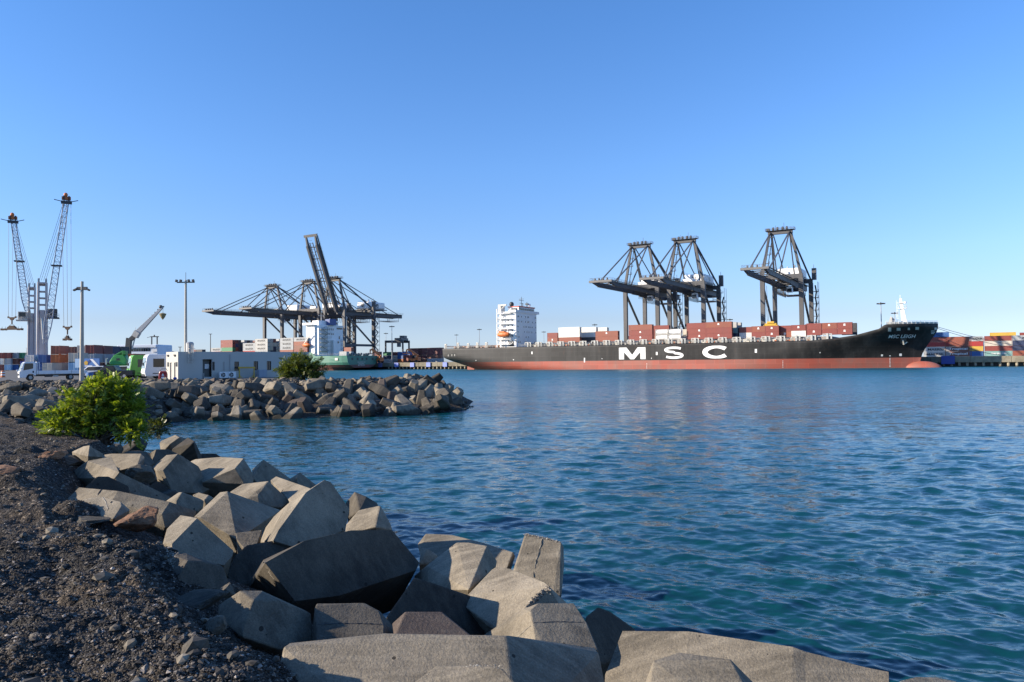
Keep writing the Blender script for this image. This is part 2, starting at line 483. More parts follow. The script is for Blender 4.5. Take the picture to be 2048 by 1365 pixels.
RUBBLE = stone_mat('rubble_stones', [(0.0, (0.045, 0.04, 0.034)), (0.5, (0.10, 0.088, 0.07)), (0.85, (0.18, 0.155, 0.118)), (1.0, (0.27, 0.23, 0.17))])

def water_mat():
    m, t, b = nt('sea_water')
    g = N(t, 'ShaderNodeNewGeometry'); src = g.outputs['Position']
    def vm(op, *ins):
        n = N(t, 'ShaderNodeVectorMath', operation=op)
        for i, v in enumerate(ins):
            if hasattr(v, 'is_linked'): t.links.new(v, n.inputs[i])
            elif isinstance(v, tuple): n.inputs[i].default_value = v
            else: n.inputs['Scale'].default_value = v
        return n.outputs[0]
    # base colour darker near the shore, brighter towards the harbour
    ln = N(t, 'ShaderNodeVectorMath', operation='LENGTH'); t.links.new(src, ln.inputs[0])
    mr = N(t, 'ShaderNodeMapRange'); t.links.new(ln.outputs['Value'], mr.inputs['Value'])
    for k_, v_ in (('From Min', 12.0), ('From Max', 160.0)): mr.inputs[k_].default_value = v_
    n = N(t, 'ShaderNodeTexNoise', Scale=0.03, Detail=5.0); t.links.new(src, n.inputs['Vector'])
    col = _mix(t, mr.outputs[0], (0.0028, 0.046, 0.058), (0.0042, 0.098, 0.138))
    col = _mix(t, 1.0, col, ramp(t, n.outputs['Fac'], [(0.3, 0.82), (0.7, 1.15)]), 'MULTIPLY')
    t.links.new(col, b.inputs['Base Color'])
    b.inputs['IOR'].default_value = 1.333
    m2 = N(t, 'ShaderNodeMapRange'); t.links.new(ln.outputs['Value'], m2.inputs['Value'])
    for k_, v_ in (('From Min', 40.0), ('From Max', 260.0), ('To Min', 0.10), ('To Max', 0.34)): m2.inputs[k_].default_value = v_
    t.links.new(m2.outputs[0], b.inputs['Roughness'])     # ripples too small to model far out
    # wind ripples, longer along their crests than across, as slopes added to the modelled waves
    tot_ = None
    for sc_, k, rot, d in ((7.0, 0.55, -0.45, 3.0), (2.4, 0.80, -0.40, 4.0), (3.2, 0.5, 0.55, 3.0), (0.55, 0.42, -0.3, 5.0)):
        mp = N(t, 'ShaderNodeMapping'); mp.inputs['Rotation'].default_value = (0, 0, -rot); mp.inputs['Scale'].default_value = (0.42, 1.25, 1.0); t.links.new(src, mp.inputs['Vector'])
        q = N(t, 'ShaderNodeTexNoise', Scale=sc_, Detail=d, Roughness=0.62); t.links.new(mp.outputs['Vector'], q.inputs['Vector'])
        v = vm('SCALE', vm('SUBTRACT', q.outputs['Color'], (0.5, 0.5, 0.5)), k)
        tot_ = v if tot_ is None else vm('ADD', tot_, v)
    gu = N(t, 'ShaderNodeTexNoise', Scale=0.06, Detail=4.0); mg = N(t, 'ShaderNodeMapping'); mg.inputs['Scale'].default_value = (0.5, 1.6, 1.0); t.links.new(src, mg.inputs['Vector']); t.links.new(mg.outputs['Vector'], gu.inputs['Vector'])
    gs = N(t, 'ShaderNodeMapRange'); t.links.new(gu.outputs['Fac'], gs.inputs['Value']); gs.inputs['From Min'].default_value = 0.3; gs.inputs['From Max'].default_value = 0.7; gs.inputs['To Min'].default_value = 0.65; gs.inputs['To Max'].default_value = 1.3
    m3 = N(t, 'ShaderNodeMapRange'); t.links.new(ln.outputs['Value'], m3.inputs['Value'])
    for k_, v_ in (('From Min', 15.0), ('From Max', 200.0), ('To Min', 0.70), ('To Max', 2.3)): m3.inputs[k_].default_value = v_
    g2 = N(t, 'ShaderNodeMath', operation='MULTIPLY'); t.links.new(gs.outputs[0], g2.inputs[0]); t.links.new(m3.outputs[0], g2.inputs[1]); gs = g2
    sl = N(t, 'ShaderNodeVectorMath', operation='SCALE'); t.links.new(tot_, sl.inputs[0]); t.links.new(gs.outputs[0], sl.inputs['Scale'])
    fl = vm('MULTIPLY', sl.outputs[0], (1.0, 1.0, 0.0))
    nn = vm('NORMALIZE', vm('ADD', g.outputs['Normal'], fl))
    t.links.new(nn, b.inputs['Normal'])
    return m
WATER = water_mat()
def leaf_mat(name, stops):
    m, t, b = nt(name)
    g = N(t, 'ShaderNodeNewGeometry')
    col = ramp(t, g.outputs['Random Per Island'], stops)
    t.links.new(col, b.inputs['Base Color']); b.inputs['Roughness'].default_value = 0.45
    tr = N(t, 'ShaderNodeBsdfTranslucent'); t.links.new(_mix(t, 1.0, col, (1.6, 1.5, 0.5), 'MULTIPLY'), tr.inputs['Color'])
    mx = N(t, 'ShaderNodeMixShader'); mx.inputs[0].default_value = 0.35
    o = [q for q in t.nodes if q.type == 'OUTPUT_MATERIAL'][0]
    t.links.new(b.outputs[0], mx.inputs[1]); t.links.new(tr.outputs[0], mx.inputs[2]); t.links.new(mx.outputs[0], o.inputs['Surface'])
    return m
LEAF_BRIGHT = leaf_mat('bright_leaves', [(0.0, (0.06, 0.11, 0.010)), (0.5, (0.15, 0.225, 0.022)), (0.85, (0.24, 0.31, 0.04)), (1.0, (0.36, 0.38, 0.07))])
LEAF_DARK = leaf_mat('dark_leaves', [(0.0, (0.022, 0.036, 0.008)), (0.6, (0.055, 0.072, 0.014)), (1.0, (0.11, 0.12, 0.03))])
LEAF_OLIVE = leaf_mat('olive_leaves', [(0.0, (0.045, 0.07, 0.012)), (0.6, (0.095, 0.13, 0.022)), (1.0, (0.16, 0.185, 0.045))])
BARK = paint('bark', (0.09, 0.07, 0.05), 0.9, 0.5, scale=6)

CRANE = paint('crane_charcoal_steel', (0.062, 0.064, 0.070), 0.6, 0.45, (0.13, 0.12, 0.115), scale=0.15)
CRANE_L = paint('crane_light_platform_steel', (0.16, 0.155, 0.15), 0.6, 0.4, scale=0.2)
CABLE = paint('steel_cable', (0.05, 0.05, 0.055), 0.5, 0.0, streak=False)
WHITE = paint('white_paint', (0.80, 0.80, 0.79), 0.45, 0.13, (0.5, 0.47, 0.42), scale=0.25)
OFFWHITE = paint('cream_paint', (0.62, 0.60, 0.54), 0.6, 0.3, (0.34, 0.29, 0.22), scale=0.3)
GREYP = paint('deck_grey_paint', (0.46, 0.47, 0.45), 0.6, 0.4, (0.26, 0.20, 0.15), scale=0.3)
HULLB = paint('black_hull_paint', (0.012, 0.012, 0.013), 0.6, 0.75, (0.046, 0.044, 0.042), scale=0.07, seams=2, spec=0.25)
HULLR = paint('red_boot_topping', (0.33, 0.075, 0.05), 0.6, 0.75, (0.24, 0.12, 0.09), scale=0.11, seams=True)
HULLG = paint('green_hull_paint', (0.055, 0.20, 0.145), 0.5, 0.45, (0.09, 0.16, 0.12), scale=0.15)
LETTERW = paint('white_lettering', (0.82, 0.82, 0.80), 0.5, 0.08, scale=0.4)
LETTERK = paint('black_lettering', (0.02, 0.02, 0.025), 0.5, 0.0, streak=False)
ORANGE = paint('orange_paint', (0.62, 0.16, 0.035), 0.5, 0.3, scale=0.5)
YELLOW = paint('yellow_paint', (0.60, 0.36, 0.03), 0.5, 0.35, scale=0.6)
REDP = paint('red_paint', (0.42, 0.03, 0.03), 0.4, 0.2, scale=0.8)
BLUEP = paint('blue_paint', (0.03, 0.07, 0.36), 0.5, 0.25, scale=0.5)
LBLUE = paint('light_blue_paint', (0.30, 0.46, 0.66), 0.5, 0.2, scale=0.4)
GREENP = paint('green_machine_paint', (0.05, 0.27, 0.05), 0.4, 0.3, scale=0.6)
LIME = paint('lime_bus_paint', (0.16, 0.46, 0.05), 0.35, 0.1, scale=0.4)
TRUCKW = paint('white_vehicle_paint', (0.78, 0.79, 0.80), 0.3, 0.06, scale=0.6)
PLASTER = paint('painted_wall', (0.47, 0.46, 0.42), 0.8, 0.18, (0.40, 0.38, 0.34), scale=0.5, bump=0.3)
POLE = paint('concrete_pole', (0.44, 0.41, 0.35), 0.85, 0.3, scale=1.2)
RUST = paint('rusty_steel', (0.13, 0.075, 0.045), 0.8, 0.5, (0.06, 0.04, 0.03), scale=1.0)
BLACKP = paint('black_rubber', (0.018, 0.018, 0.018), 0.7, 0.1, streak=False)
DARKM = paint('dark_metal', (0.04, 0.042, 0.045), 0.5, 0.2, scale=1.0)
GALV = paint('galvanised_steel', (0.36, 0.37, 0.38), 0.45, 0.2, scale=0.8, metal=0.3)
ASPH = paint('asphalt', (0.085, 0.083, 0.08), 0.95, 0.35, (0.13, 0.125, 0.115), scale=0.08, streak=False, bump=0.2)
YARD = paint('concrete_yard', (0.20, 0.19, 0.17), 0.95, 0.35, scale=0.05, streak=False)
GLASS = glass('dark_glass')
PANE_L = glass('pale_windscreen', (0.18, 0.24, 0.27), 0.06)
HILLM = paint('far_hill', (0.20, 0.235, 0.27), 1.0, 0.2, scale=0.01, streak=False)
CC = {}
for n_, c_ in dict(red=(0.24, 0.055, 0.042), rust=(0.27, 0.08, 0.047), maroon=(0.17, 0.05, 0.045), brown=(0.22, 0.085, 0.055), orange=(0.42, 0.12, 0.03),
                   white=(0.74, 0.72, 0.66), beige=(0.55, 0.50, 0.42), grey=(0.45, 0.45, 0.43), silver=(0.36, 0.38, 0.39), blue=(0.04, 0.12, 0.32), navy=(0.03, 0.045, 0.10),
                   sky=(0.30, 0.48, 0.66), teal=(0.20, 0.36, 0.34), green=(0.05, 0.24, 0.11), yellow=(0.58, 0.38, 0.06), charcoal=(0.06, 0.06, 0.065), bright=(0.36, 0.035, 0.03)).items():
    CC[n_] = paint('container_' + n_, c_, 0.55, 0.28, tuple(0.5 * x + 0.03 for x in c_), scale=0.35)
# ---------------------------------------------------------------- sea
def build_water():
    ys = np.concatenate([np.arange(430, 40, -0.85), np.arange(40, 6, -0.5), np.geomspace(6, 0.25, 40)])
    r = 4.7 * 750.0 / ys
    th = np.radians(np.linspace(-62, 70, 1000))
    R, T = np.meshgrid(r, th, indexing='ij')
    X = R * np.sin(T); Y = R * np.cos(T)
    cell = np.gradient(r)[:, None]
    Z = np.zeros_like(X); DX = np.zeros_like(X); DY = np.zeros_like(X)
    rr = np.random.RandomState(3)
    for k in range(80):
        lam = 0.20 * (3.0 / 0.20) ** rr.rand()
        a = math.radians((58 if k % 3 else 118) + rr.randn() * 20)
        amp = 0.0046 * lam ** 0.60 * (0.5 + rr.rand())
        w = np.clip(lam / (2.2 * cell) - 0.6, 0, 1)
        K = 2 * PI / lam
        ph = K * (X * math.cos(a) + Y * math.sin(a)) + rr.rand() * 6.28
        Z += amp * w * np.sin(ph)
        q = 0.85
        DX += q * amp * w * math.cos(a) * np.cos(ph); DY += q * amp * w * math.sin(a) * np.cos(ph)
    gust = 0.75 + 0.8 * np.clip(fbm(X, Y, 26.0, 3) + 0.35, 0, 1)
    V = np.stack([X + DX * gust, Y + DY * gust, Z * gust], -1)
    o = link_mesh('water', grid_mesh('water', V, len(th), len(r), WATER))
    tag(o, 'rippled teal harbour water', kind='structure')
build_water()

# ---------------------------------------------------------------- shore
EDGE = [(-0.9, -6.0), (-0.95, 2.0)]
for px, py in ((525, 1345), (455, 1290), (345, 1230), (270, 1130), (250, 1080), (185, 1050), (95, 1012), (70, 962), (70, 925), (130, 893), (200, 880)):
    q = onz(px, py, 3.0); EDGE.append((q.x, q.y))
EDGE += [(-13.2, 21.5), (-18.5, 27.0), (-28, 33), (-60, 40), (-120, 44)]
HEAPS = []
for px, py, hh in ((280, 1085, 0.16), (300, 1165, 0.08), (480, 1310, 0.10), (140, 990, 0.14), (115, 1035, 0.12), (225, 1065, 0.08), (60, 900, 0.25), (20, 960, 0.22)):
    q = onz(px, py, 3.0); HEAPS.append((q.x, q.y, hh, 0))
CREST = [(-150, 76), (-60, 78), (-44, 78), (-30, 74), (-20, 75), (-12.5, 78.5), (-8.2, 84)]
def seg_dist(X, Y, P):
    best = np.full(X.shape, 1e9); sgn = np.ones(X.shape)
    for (ax, ay), (bx, by) in zip(P[:-1], P[1:]):
        dx, dy = bx - ax, by - ay
        t = np.clip(((X - ax) * dx + (Y - ay) * dy) / (dx * dx + dy * dy), 0, 1)
        d = np.hypot(X - ax - t * dx, Y - ay - t * dy)
        s = np.sign(dx * (Y - ay) - dy * (X - ax))
        m = d < best
        best = np.where(m, d, best); sgn = np.where(m, s, sgn)
    return best, sgn
def sst(a, b, x):
    t = np.clip((x - a) / (b - a), 0, 1); return t * t * (3 - 2 * t)
def terrain(X, Y, fine=True):
    dA, sA = seg_dist(X, Y, EDGE)
    inA = np.where(sA > 0, dA, -dA)          # left of the edge = on the plateau
    zA = 3.0 + np.where(inA > 0, 0, np.where(inA > -0.5, inA * 0.85, inA * 1.3 + 0.225))
    dB, sB = seg_dist(X, Y, CREST)
    inB = np.where(sB > 0, dB, -dB)
    zB = 2.85 - np.where(inB > 0, 0, -inB * 0.30)
    zB = np.where((inB > 0) & (X > -0.285 * Y), np.minimum(zB, 2.75 - 0.5 * np.clip(inB - 0.2, 0, 60)), zB)
    # land closes again behind the head of the breakwater
    head = np.hypot(X + 8.2, Y - 84.0)
    back = np.clip((X + 9.0) * 0.30, 0, 30)
    zB = np.minimum(zB, 2.9 - 0.6 * np.clip(X + 9.5, 0, 40))
    zH = np.where(X < -10, 1.7 + 0.4 * sst(-35, -60, X), -5) - 9.0 * sst(-31.0, -25.5, X) * sst(20, 30, Y)
    zH = np.where(Y > 20, zH, -5.0)
    zH = np.where(inB > 0, -5, zH)
    z = np.maximum(np.maximum(zA, zB), zH)
    for hx, hy, hh, hr in HEAPS: z = np.maximum(z, 3.0 + hh - 0.75 * np.sqrt((X - hx) ** 2 + (Y - hy) ** 2 + 0.012))
    R = np.hypot(X, Y)
    n = 0.12 * fbm(X, Y, 3.1, 3) + 0.075 * fbm(X + 31, Y, 0.9, 3)
    ridge = 0.07 * (1 - np.abs(2 * fbm(X * 0.45 + Y * 0.25, Y * 1.3 + 9, 1.6, 3))) - 0.035
    n = n + ridge
    if fine: n = n + 0.065 * fbm(X, Y + 7, 0.20, 3) + 0.045 * fbm(X, Y + 3, 0.07, 2) * np.clip(1.4 - R / 22, 0, 1)
    flat = 1 - sst(-0.5, 3.0, inB) * (Y > 55)
    # a low heap of loose gravel pushed against the blocks
    lip = -0.09 * np.exp(-((inA - 0.1) / 0.9) ** 2) * (Y > 4.6) + 0.10 * np.exp(-((inA - 0.2) / 0.35) ** 2) * (Y < 7.5)
    return z + n * flat + lip * flat
def ter1(x, y):
    return float(terrain(np.array([x]), np.array([y]))[0])
def build_ground():
    r = np.geomspace(1.6, 140, 640); th = np.radians(np.linspace(-82, 40, 640))
    R, T = np.meshgrid(r, th, indexing='ij')
    X = R * np.sin(T); Y = R * np.cos(T)
    Z = np.maximum(terrain(X, Y), -2.5)
    o = link_mesh('ground', grid_mesh('ground', np.stack([X, Y, Z], -1), len(th), len(r), GROUND))
    tag(o, 'dark gravel shore and rubble core of the breakwater', kind='structure')
build_ground()

def slab(name, poly, z0, z1, mat, label):
    b = MB(); b.prism([(x, y, z0) for x, y in poly], (0, 0, z1 - z0))
    return tag(b.build(name, mat), label, kind='structure')
# parking ground behind the breakwater, reaching back to the terminal
AX = [(-31.2, 79.0), (-25.5, 80.5), (-27.5, 96), (-195, 560), (-1600, 900), (-1600, 86), (-60, 80.2), (-41, 79.8)]
slab('parking_ground', AX, 2.4, 3.03, ASPH, 'grey asphalt yard behind the breakwater')
Q0, Q1 = -420.0, 330.0
qv = 34.0
tp = [W(Q0, qv + 14), W(Q1, qv + 14), W(1400, qv + 14), W(2600, 3500), W(-2600, 3500), W(-1500, qv + 14)]
slab('terminal_yard', [(p.x, p.y) for p in tp], 0.5, 4.46, YARD, 'concrete container yard behind the quay')
b = MB()
def quay_piece(t0, t1, z0, z1, v0, v1):
    b.prism([W(t0, v0, z0), W(t1, v0, z0), W(t1, v1, z0), W(t0, v1, z0)], (0, 0, z1 - z0))
tt = Q0
while tt < 700:
    quay_piece(tt + 0.06, tt + 14.94, 1.9, 4.5, qv, qv + 16); tt += 15
quay = tag(b.build('quay', CONC_QUAY), 'pale concrete quay edge on piles above the water', kind='structure')
b = MB(); quay_piece(Q0, 700, -2, 1.88, qv + 3.5, qv + 15); b.build('quay_back_wall', DARKM, quay)
pile_b = MB(); pile_b.tube((0, 0, -2), (0, 0, 1.9), 0.55, n=10); pile_me = pile_b.mesh('pile', CONC_QUAY, smooth=True)
for t in list(np.arange(-70, 26, 3.0)) + list(np.arange(233, 330, 3.0)):
    p = link_mesh('pile', pile_me, quay); p.location = W(t, qv + 0.9, 0)
# fender panels
fb = MB(); fb.box((0, -0.55, 3.0), (2.6, 0.35, 2.8)); fb.box((0, -0.2, 3.4), (0.8, 0.4, 0.8)); fb.box((0, -0.2, 2.4), (0.8, 0.4, 0.6))
fmA = fb.mesh('fender_panel', BLUEP, bevel=0.06)
fmB = fmA.copy(); fmB.materials[0] = paint('pale_fender_blue', (0.20, 0.26, 0.62), 0.6, 0.3, scale=0.5)
ords = ['first', 'second', 'third', 'fourth', 'fifth', 'sixth']
for i, (px, me) in enumerate(((761, fmB), (793.5, fmB), (825, fmB), (857.5, fmB), (890.5, fmB), (1895, fmA))):
    f = link_mesh('quay_fender', me)
    f.location = W(tpx(px, qv), qv, 0); f.rotation_euler = (0, 0, -HA); f.scale = (1.25, 1, 1) if i < 5 else (2.0, 1, 1.3)
    if i == 5: f.location.z -= 0.9
    tag(f, 'dark blue fender panel on the quay beyond the bulbous bow' if i == 5 else ('%s pale blue fender panel on the quay counted from the green ship' % ords[i]), 'fender', 'fenders along the quay')
# far hill on the horizon
gx = np.linspace(-1, 1, 60); gy = np.linspace(-1, 1, 20)
GX, GY = np.meshgrid(gx, gy)
c0 = at(352, 727, 3000)
HX = c0.x + GX * 210; HY = 3000 + GY * 260
HZ = 66 * np.clip(1 - GX ** 2, 0, 1) * np.clip(1 - GY ** 2, 0, 1) ** 0.5 * (0.9 + 0.9 * fbm(HX, HY, 130.0, 4)) - 2
tag(link_mesh('hill', grid_mesh('hill', np.stack([HX, HY, HZ], -1), 60, 20, HILLM)), 'low hazy hill behind the port', kind='structure')
# ---------------------------------------------------------------- the black container ship
SHIP = thing('container_ship', 'long black container ship with huge white letters and red waterline, moored at the quay', 'ship', (HO.x, HO.y, 0), -HA)
SL, BEAM = 243.5, 32.0
def ztop(u): return float(np.interp(u, [0, 195, 204, 213, 222, 224.5, 244], [12.2, 12.2, 12.8, 14.1, 16.5, 18.3, 18.5]))
def us_(z): return float(np.interp(z, [-1, 0, 1.5, 3.4, 4.8, 6.5, 8], [15, 11, 8, 3.6, 0.2, -2.6, -3.5]))
def ub_(z): return float(np.interp(z, [-1, 4.3, 7, 15.2, 16, 19], [235.5, 236.9, 237.8, 243.0, 243.4, 243.5]))
def hb_(u, z):
    s = us_(z); Ls = float(np.interp(z, [-1, 0, 4, 8, 12], [70, 60, 36, 16, 10])); w0 = float(np.interp(z, [-1, 0, 4, 7, 12], [0.02, 0.04, 0.45, 0.82, 0.86]))
    k = min(1, max(0, (u - s) / Ls)); a = w0 + (1 - w0) * (1 - (1 - k) ** 2.2)
    e = ub_(z); Lb = float(np.interp(z, [-1, 4.3, 12, 18], [78, 70, 46, 24])); pw = float(np.interp(z, [0, 10, 18], [1.7, 2.0, 2.6]))
    k2 = min(1, max(0, (e - u) / Lb)); c = 1 - (1 - k2) ** pw
    return 16.0 * min(a, c) * (1 if a < c else 1)
stn = np.concatenate([[-3.5, -3.2, -2.6, -1.5, 0, 1, 2, 3, 4, 6, 8, 11, 15, 20, 26, 34, 44, 56, 70], np.arange(85, 160, 15), np.arange(160, 195, 5), np.arange(195, 213, 3), np.arange(213, 244.1, 1.0)])
def zb_(u):   # lowest point of the counter at station u
    return float(np.interp(u, [-3.5, -2.6, 0.2, 3.6, 8, 11, 15], [7.6, 6.5, 4.8, 3.4, 1.5, 0, -1]))
def hull_side(z_list, b, flip):
    rows = []
    for u in stn:
        row = []
        for f in z_list(u):
            z = max(f, zb_(u)); ue = min(u, ub_(z))
            h = max(0.12, hb_(ue, z))
            row.append((ue, 16 - flip * h, z))
        rows.append(row)
    for r0, r1 in zip(rows[:-1], rows[1:]):
        for i in range(len(r0) - 1):
            p = [r0[i], r1[i], r1[i + 1], r0[i + 1]]
            q = []
            for x in p:
                if not q or (Vector(x) - Vector(q[-1])).length > 1e-4: q.append(x)
            if len(q) > 2 and (Vector(q[0]) - Vector(q[-1])).length < 1e-4: q.pop()
            if len(q) > 2: b.poly(q)
    return rows
def finish(b, name, mat, smooth=True):
    bmesh.ops.remove_doubles(b.bm, verts=b.bm.verts[:], dist=0.02)
    o = b.build(name, mat, SHIP, smooth=smooth)
    return o
up = lambda u: [4.3 + (ztop(u) - 4.3) * k / 8 for k in range(9)]
lo = lambda u: [-1, 0.2, 1.5, 2.9, 4.3]
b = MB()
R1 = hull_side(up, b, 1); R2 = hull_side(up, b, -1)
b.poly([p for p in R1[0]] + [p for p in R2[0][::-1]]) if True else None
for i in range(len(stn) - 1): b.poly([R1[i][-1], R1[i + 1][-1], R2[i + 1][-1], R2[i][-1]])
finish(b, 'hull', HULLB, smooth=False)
me = SHIP.children[-1].data
for p in me.polygons: p.use_smooth = abs(p.normal.z) < 0.9 and p.normal.x > -0.9
b = MB(); hull_side(lo, b, 1); hull_side(lo, b, -1)
finish(b, 'boot_topping', HULLR)
b = MB(); b.ell((237.0, 16, -0.5), (7.6, 2.9, 3.2), 24, 14); b.build('bulbous_bow', HULLR, SHIP, smooth=True)
b = MB(); b.bb(4.5, 9.5, 15.6, 16.4, -2, 2.6); b.build('rudder', HULLR, SHIP, bevel=0.1)
def side_pt(u, z, off=0.06):
    e = 0.3
    n = Vector((-(hb_(u + e, z) - hb_(u - e, z)) / (2 * e), -1, (hb_(u, z + e) - hb_(u, z - e)) / (2 * e) * -1)).normalized()
    n = Vector((n.x, n.y, n.z))
    return Vector((u, 16 - hb_(u, z), z)) + Vector((0, -1, 0)) * off
def ship_w(p):
    return W(p[0], p[1], p[2])
def to_px(P):
    c = CAMR.transposed() @ (Vector(P) - EYE)
    return 1024 + F * c.x / -c.z, 682.5 - F * c.y / -c.z
def u_at(px, z):
    a, c = 0.0, 243.0
    for _ in range(40):
        m = (a + c) / 2
        if to_px(ship_w(side_pt(m, z)))[0] < px: a = m
        else: c = m
    return (a + c) / 2
# big letters on the side
zl0, zl1 = 4.9, 10.7
def flat_letter(name, px0, px1, polys):
    u0, u1 = u_at(px0, 8), u_at(px1, 8)
    bb = MB()
    for pl in polys:
        bb.poly([(u0 + x * (u1 - u0), -0.07, zl0 + y * (zl1 - zl0)) for x, y in pl])
    bb.build(name, LETTERW, SHIP)
flat_letter('letter', 1238.0, 1291.0, [
    [(0, 0), (0.19, 0), (0.19, 1), (0, 1)],
    [(0.81, 0), (1, 0), (1, 1), (0.81, 1)],
    [(0.19, 0.62), (0.43, 0), (0.57, 0), (0.5, 0.36), (0.29, 1), (0.19, 1)],
    [(0.81, 0.62), (0.81, 1), (0.71, 1), (0.5, 0.36), (0.57, 0)]])
def stroke(path, wid):
    # path of (x, y), wid in units of letter height; x is stretched by the letter aspect
    out = []
    for (p, w0), (q, w1) in zip(zip(path[:-1], wid[:-1]), zip(path[1:], wid[1:])):
        pass
    L = []; Rr = []
    for i, p in enumerate(path):
        a = path[max(0, i - 1)]; c = path[min(len(path) - 1, i + 1)]
        d = Vector((c[0] - a[0], c[1] - a[1])).normalized(); n = Vector((-d.y, d.x)) * wid[i] / 2
        L.append((p[0] + n.x, p[1] + n.y)); Rr.append((p[0] - n.x, p[1] - n.y))
    for i in range(len(path) - 1): out.append([L[i], L[i + 1], Rr[i + 1], Rr[i]])
    return out
asp = 1.75
th_ = np.radians(np.linspace(38, 322, 30))
cp = [(asp / 2 + (asp / 2 - 0.17) * math.cos(a), 0.5 + (0.5 - 0.09) * math.sin(a)) for a in th_]
cw = [0.19 + 0.14 * abs(math.cos(a)) for a in th_]
flat_letter('letter', 1404.5, 1461.5, [[(x / asp, y) for x, y in pl] for pl in stroke(cp, cw)])
sp = []
for a in np.radians(np.linspace(32, 268, 18)): sp.append((asp / 2 + (asp / 2 - 0.19) * math.cos(a), 0.735 + 0.175 * math.sin(a)))
for a in np.radians(np.linspace(80, -150, 18)): sp.append((asp / 2 + (asp / 2 - 0.17) * math.cos(a), 0.275 + 0.185 * math.sin(a)))
flat_letter('letter', 1326.0, 1369.0, [[(x / asp, y) for x, y in pl] for pl in stroke(sp, [0.19] * len(sp))])
# ship's name on the bow
def bow_map(px0, px1, z0, z1, sh=0.0):
    return lambda x, y: side_pt(u_at(px0 + (px1 - px0) * x, z0 + (z1 - z0) * y), z0 + (z1 - z0) * y, 0.10)
lettering('MSC LEIGH', bow_map(1776.5, 1832, 12.55, 13.95), LETTERW, SHIP, 'name_lettering', shear=0.35, bold=0.012)
# draught marks, plimsoll squares and scuffs along the side
def mark(px0, px1, z0, z1, mat=LETTERW, name='hull_mark', off=0.09):
    b = MB(); b.poly([side_pt(u_at(px0, z0), z0, off), side_pt(u_at(px1, z0), z0, off), side_pt(u_at(px1, z1), z1, off), side_pt(u_at(px0, z1), z1, off)])
    return b.build(name, mat, SHIP)
for px, z, w, h in ((1169, 3.6, 2.2, 2.3), (1064, 8.2, 2.2, 1.4), (1313.5, 6.8, 3.4, 1.5), (1511.8, 7.2, 4.2, 1.7), (1764, 4.95, 4, 0.8), (1780, 4.95, 3, 0.3), (1801, 5.0, 5.0, 1.0), (1204, 5.2, 1.5, 0.3), (1303, 5.1, 1.6, 0.4), (1640, 6.6, 1.8, 0.5), (952, 5.0, 2, 0.4), (1027, 5.2, 2, 0.4)):
    mark(px - w / 2, px + w / 2, z, z + h)
for k in range(7): mark(1779.2, 1780.8, 0.3 + k * 0.6, 0.6 + k * 0.6)
for k in range(5): mark(1565.3, 1566.3, 0.4 + k * 0.7, 0.75 + k * 0.7)
for k in range(4): mark(1293.2, 1294, 0.4 + k * 0.7, 0.75 + k * 0.7)
for z in (14.2, 14.75, 15.3): mark(1862, 1870.0, z, z + 0.18)
# mooring openings in the forecastle
for px0, px1, z0, z1 in ((1776, 1782.5, 15.3, 16.9), (1793.5, 1801, 15.6, 16.7), (1815.5, 1820, 15.8, 16.7), (1831, 1838, 15.9, 17.0), (1869, 1874.0, 15.9, 16.8)):
    o = mark(px0 - 0.8, px1 + 0.8, z0 - 0.2, z1 + 0.2, DARKM, 'mooring_port', 0.07)
    mark(px0, px1, z0, z1, OFFWHITE, 'port_plate', 0.16)
for px0, px1, z0, z1 in ((889, 894, 7.9, 9.1), (894.8, 900.2, 7.3, 9.2), (902, 907, 7.4, 9.4), (907.6, 912.3, 7.4, 9.3)):
    mark(px0, px1, z0, z1, DARKM, 'mooring_port', 0.08)
    mark(px0 + 1.2, px0 + 2.6, z0 + 0.5, z1 - 0.4, GREYP, 'port_plate', 0.14)
# anchor in its pocket
mark(1801, 1813, 10.2, 12.2, paint('anchor_pocket', (0.10, 0.085, 0.075), 0.8, 0.5, scale=1.0), 'anchor_pocket', 0.08)
b = MB(); ua = u_at(1806, 11); pa = side_pt(ua, 11.6, 0.5); pb = side_pt(ua + 0.3, 9.9, 0.5)
b.beam(pa, pb, 0.45); b.beam(pb + Vector((-1.2, 0, 1.1)), pb, 0.4); b.beam(pb + Vector((1.3, 0, 1.0)), pb, 0.4); b.build('anchor', OFFWHITE, SHIP)
# deck edge: lashing posts, rails, hatch coamings
dz = 12.2
p1 = MB()
p1.bb(-0.45, 0.45, 0.3, 1.4, 0, 2.45); p1.bb(-1.9, 1.9, 0.5, 1.0, 1.95, 2.35); p1.bb(-0.2, 0.2, 1.4, 4.2, 1.2, 2.2); p1.bb(1.3, 1.9, 0.35, 0.7, 0.0, 1.9); p1.bb(-1.9, -1.5, 0.35, 0.7, 0.9, 1.9)
p1.bb(-0.45, -0.1, 0.25, 0.3, 0.5, 1.4)
post_me = p1.mesh('lashing_post', GREYP, bevel=0.04)
for u in np.arange(53.5, 203, 6.45):
    o = link_mesh('lashing_post', post_me, SHIP); o.location = (u, 0, dz + (0 if u < 196 else 0.5))
p2 = MB()
for k in range(12):
    u0 = 52.5 + k * 12.6
    p2.bb(u0 + 0.6, u0 + 12.0, 2.2, 29.8, dz, dz + 1.75)
p2.build('hatch_coaming', paint('hatch_grey', (0.30, 0.30, 0.28), 0.7, 0.5, (0.2, 0.1, 0.07), scale=0.3), SHIP)
p3 = MB()
for z in (0.55, 1.1):
    p3.path([(48, 0.12, dz + z), (195, 0.12, dz + z)], 0.05, 4)
for u in np.arange(48, 196, 1.9): p3.tube((u, 0.12, dz), (u, 0.12, dz + 1.1), 0.045, n=4)
p3.build('side_rail', OFFWHITE, SHIP)
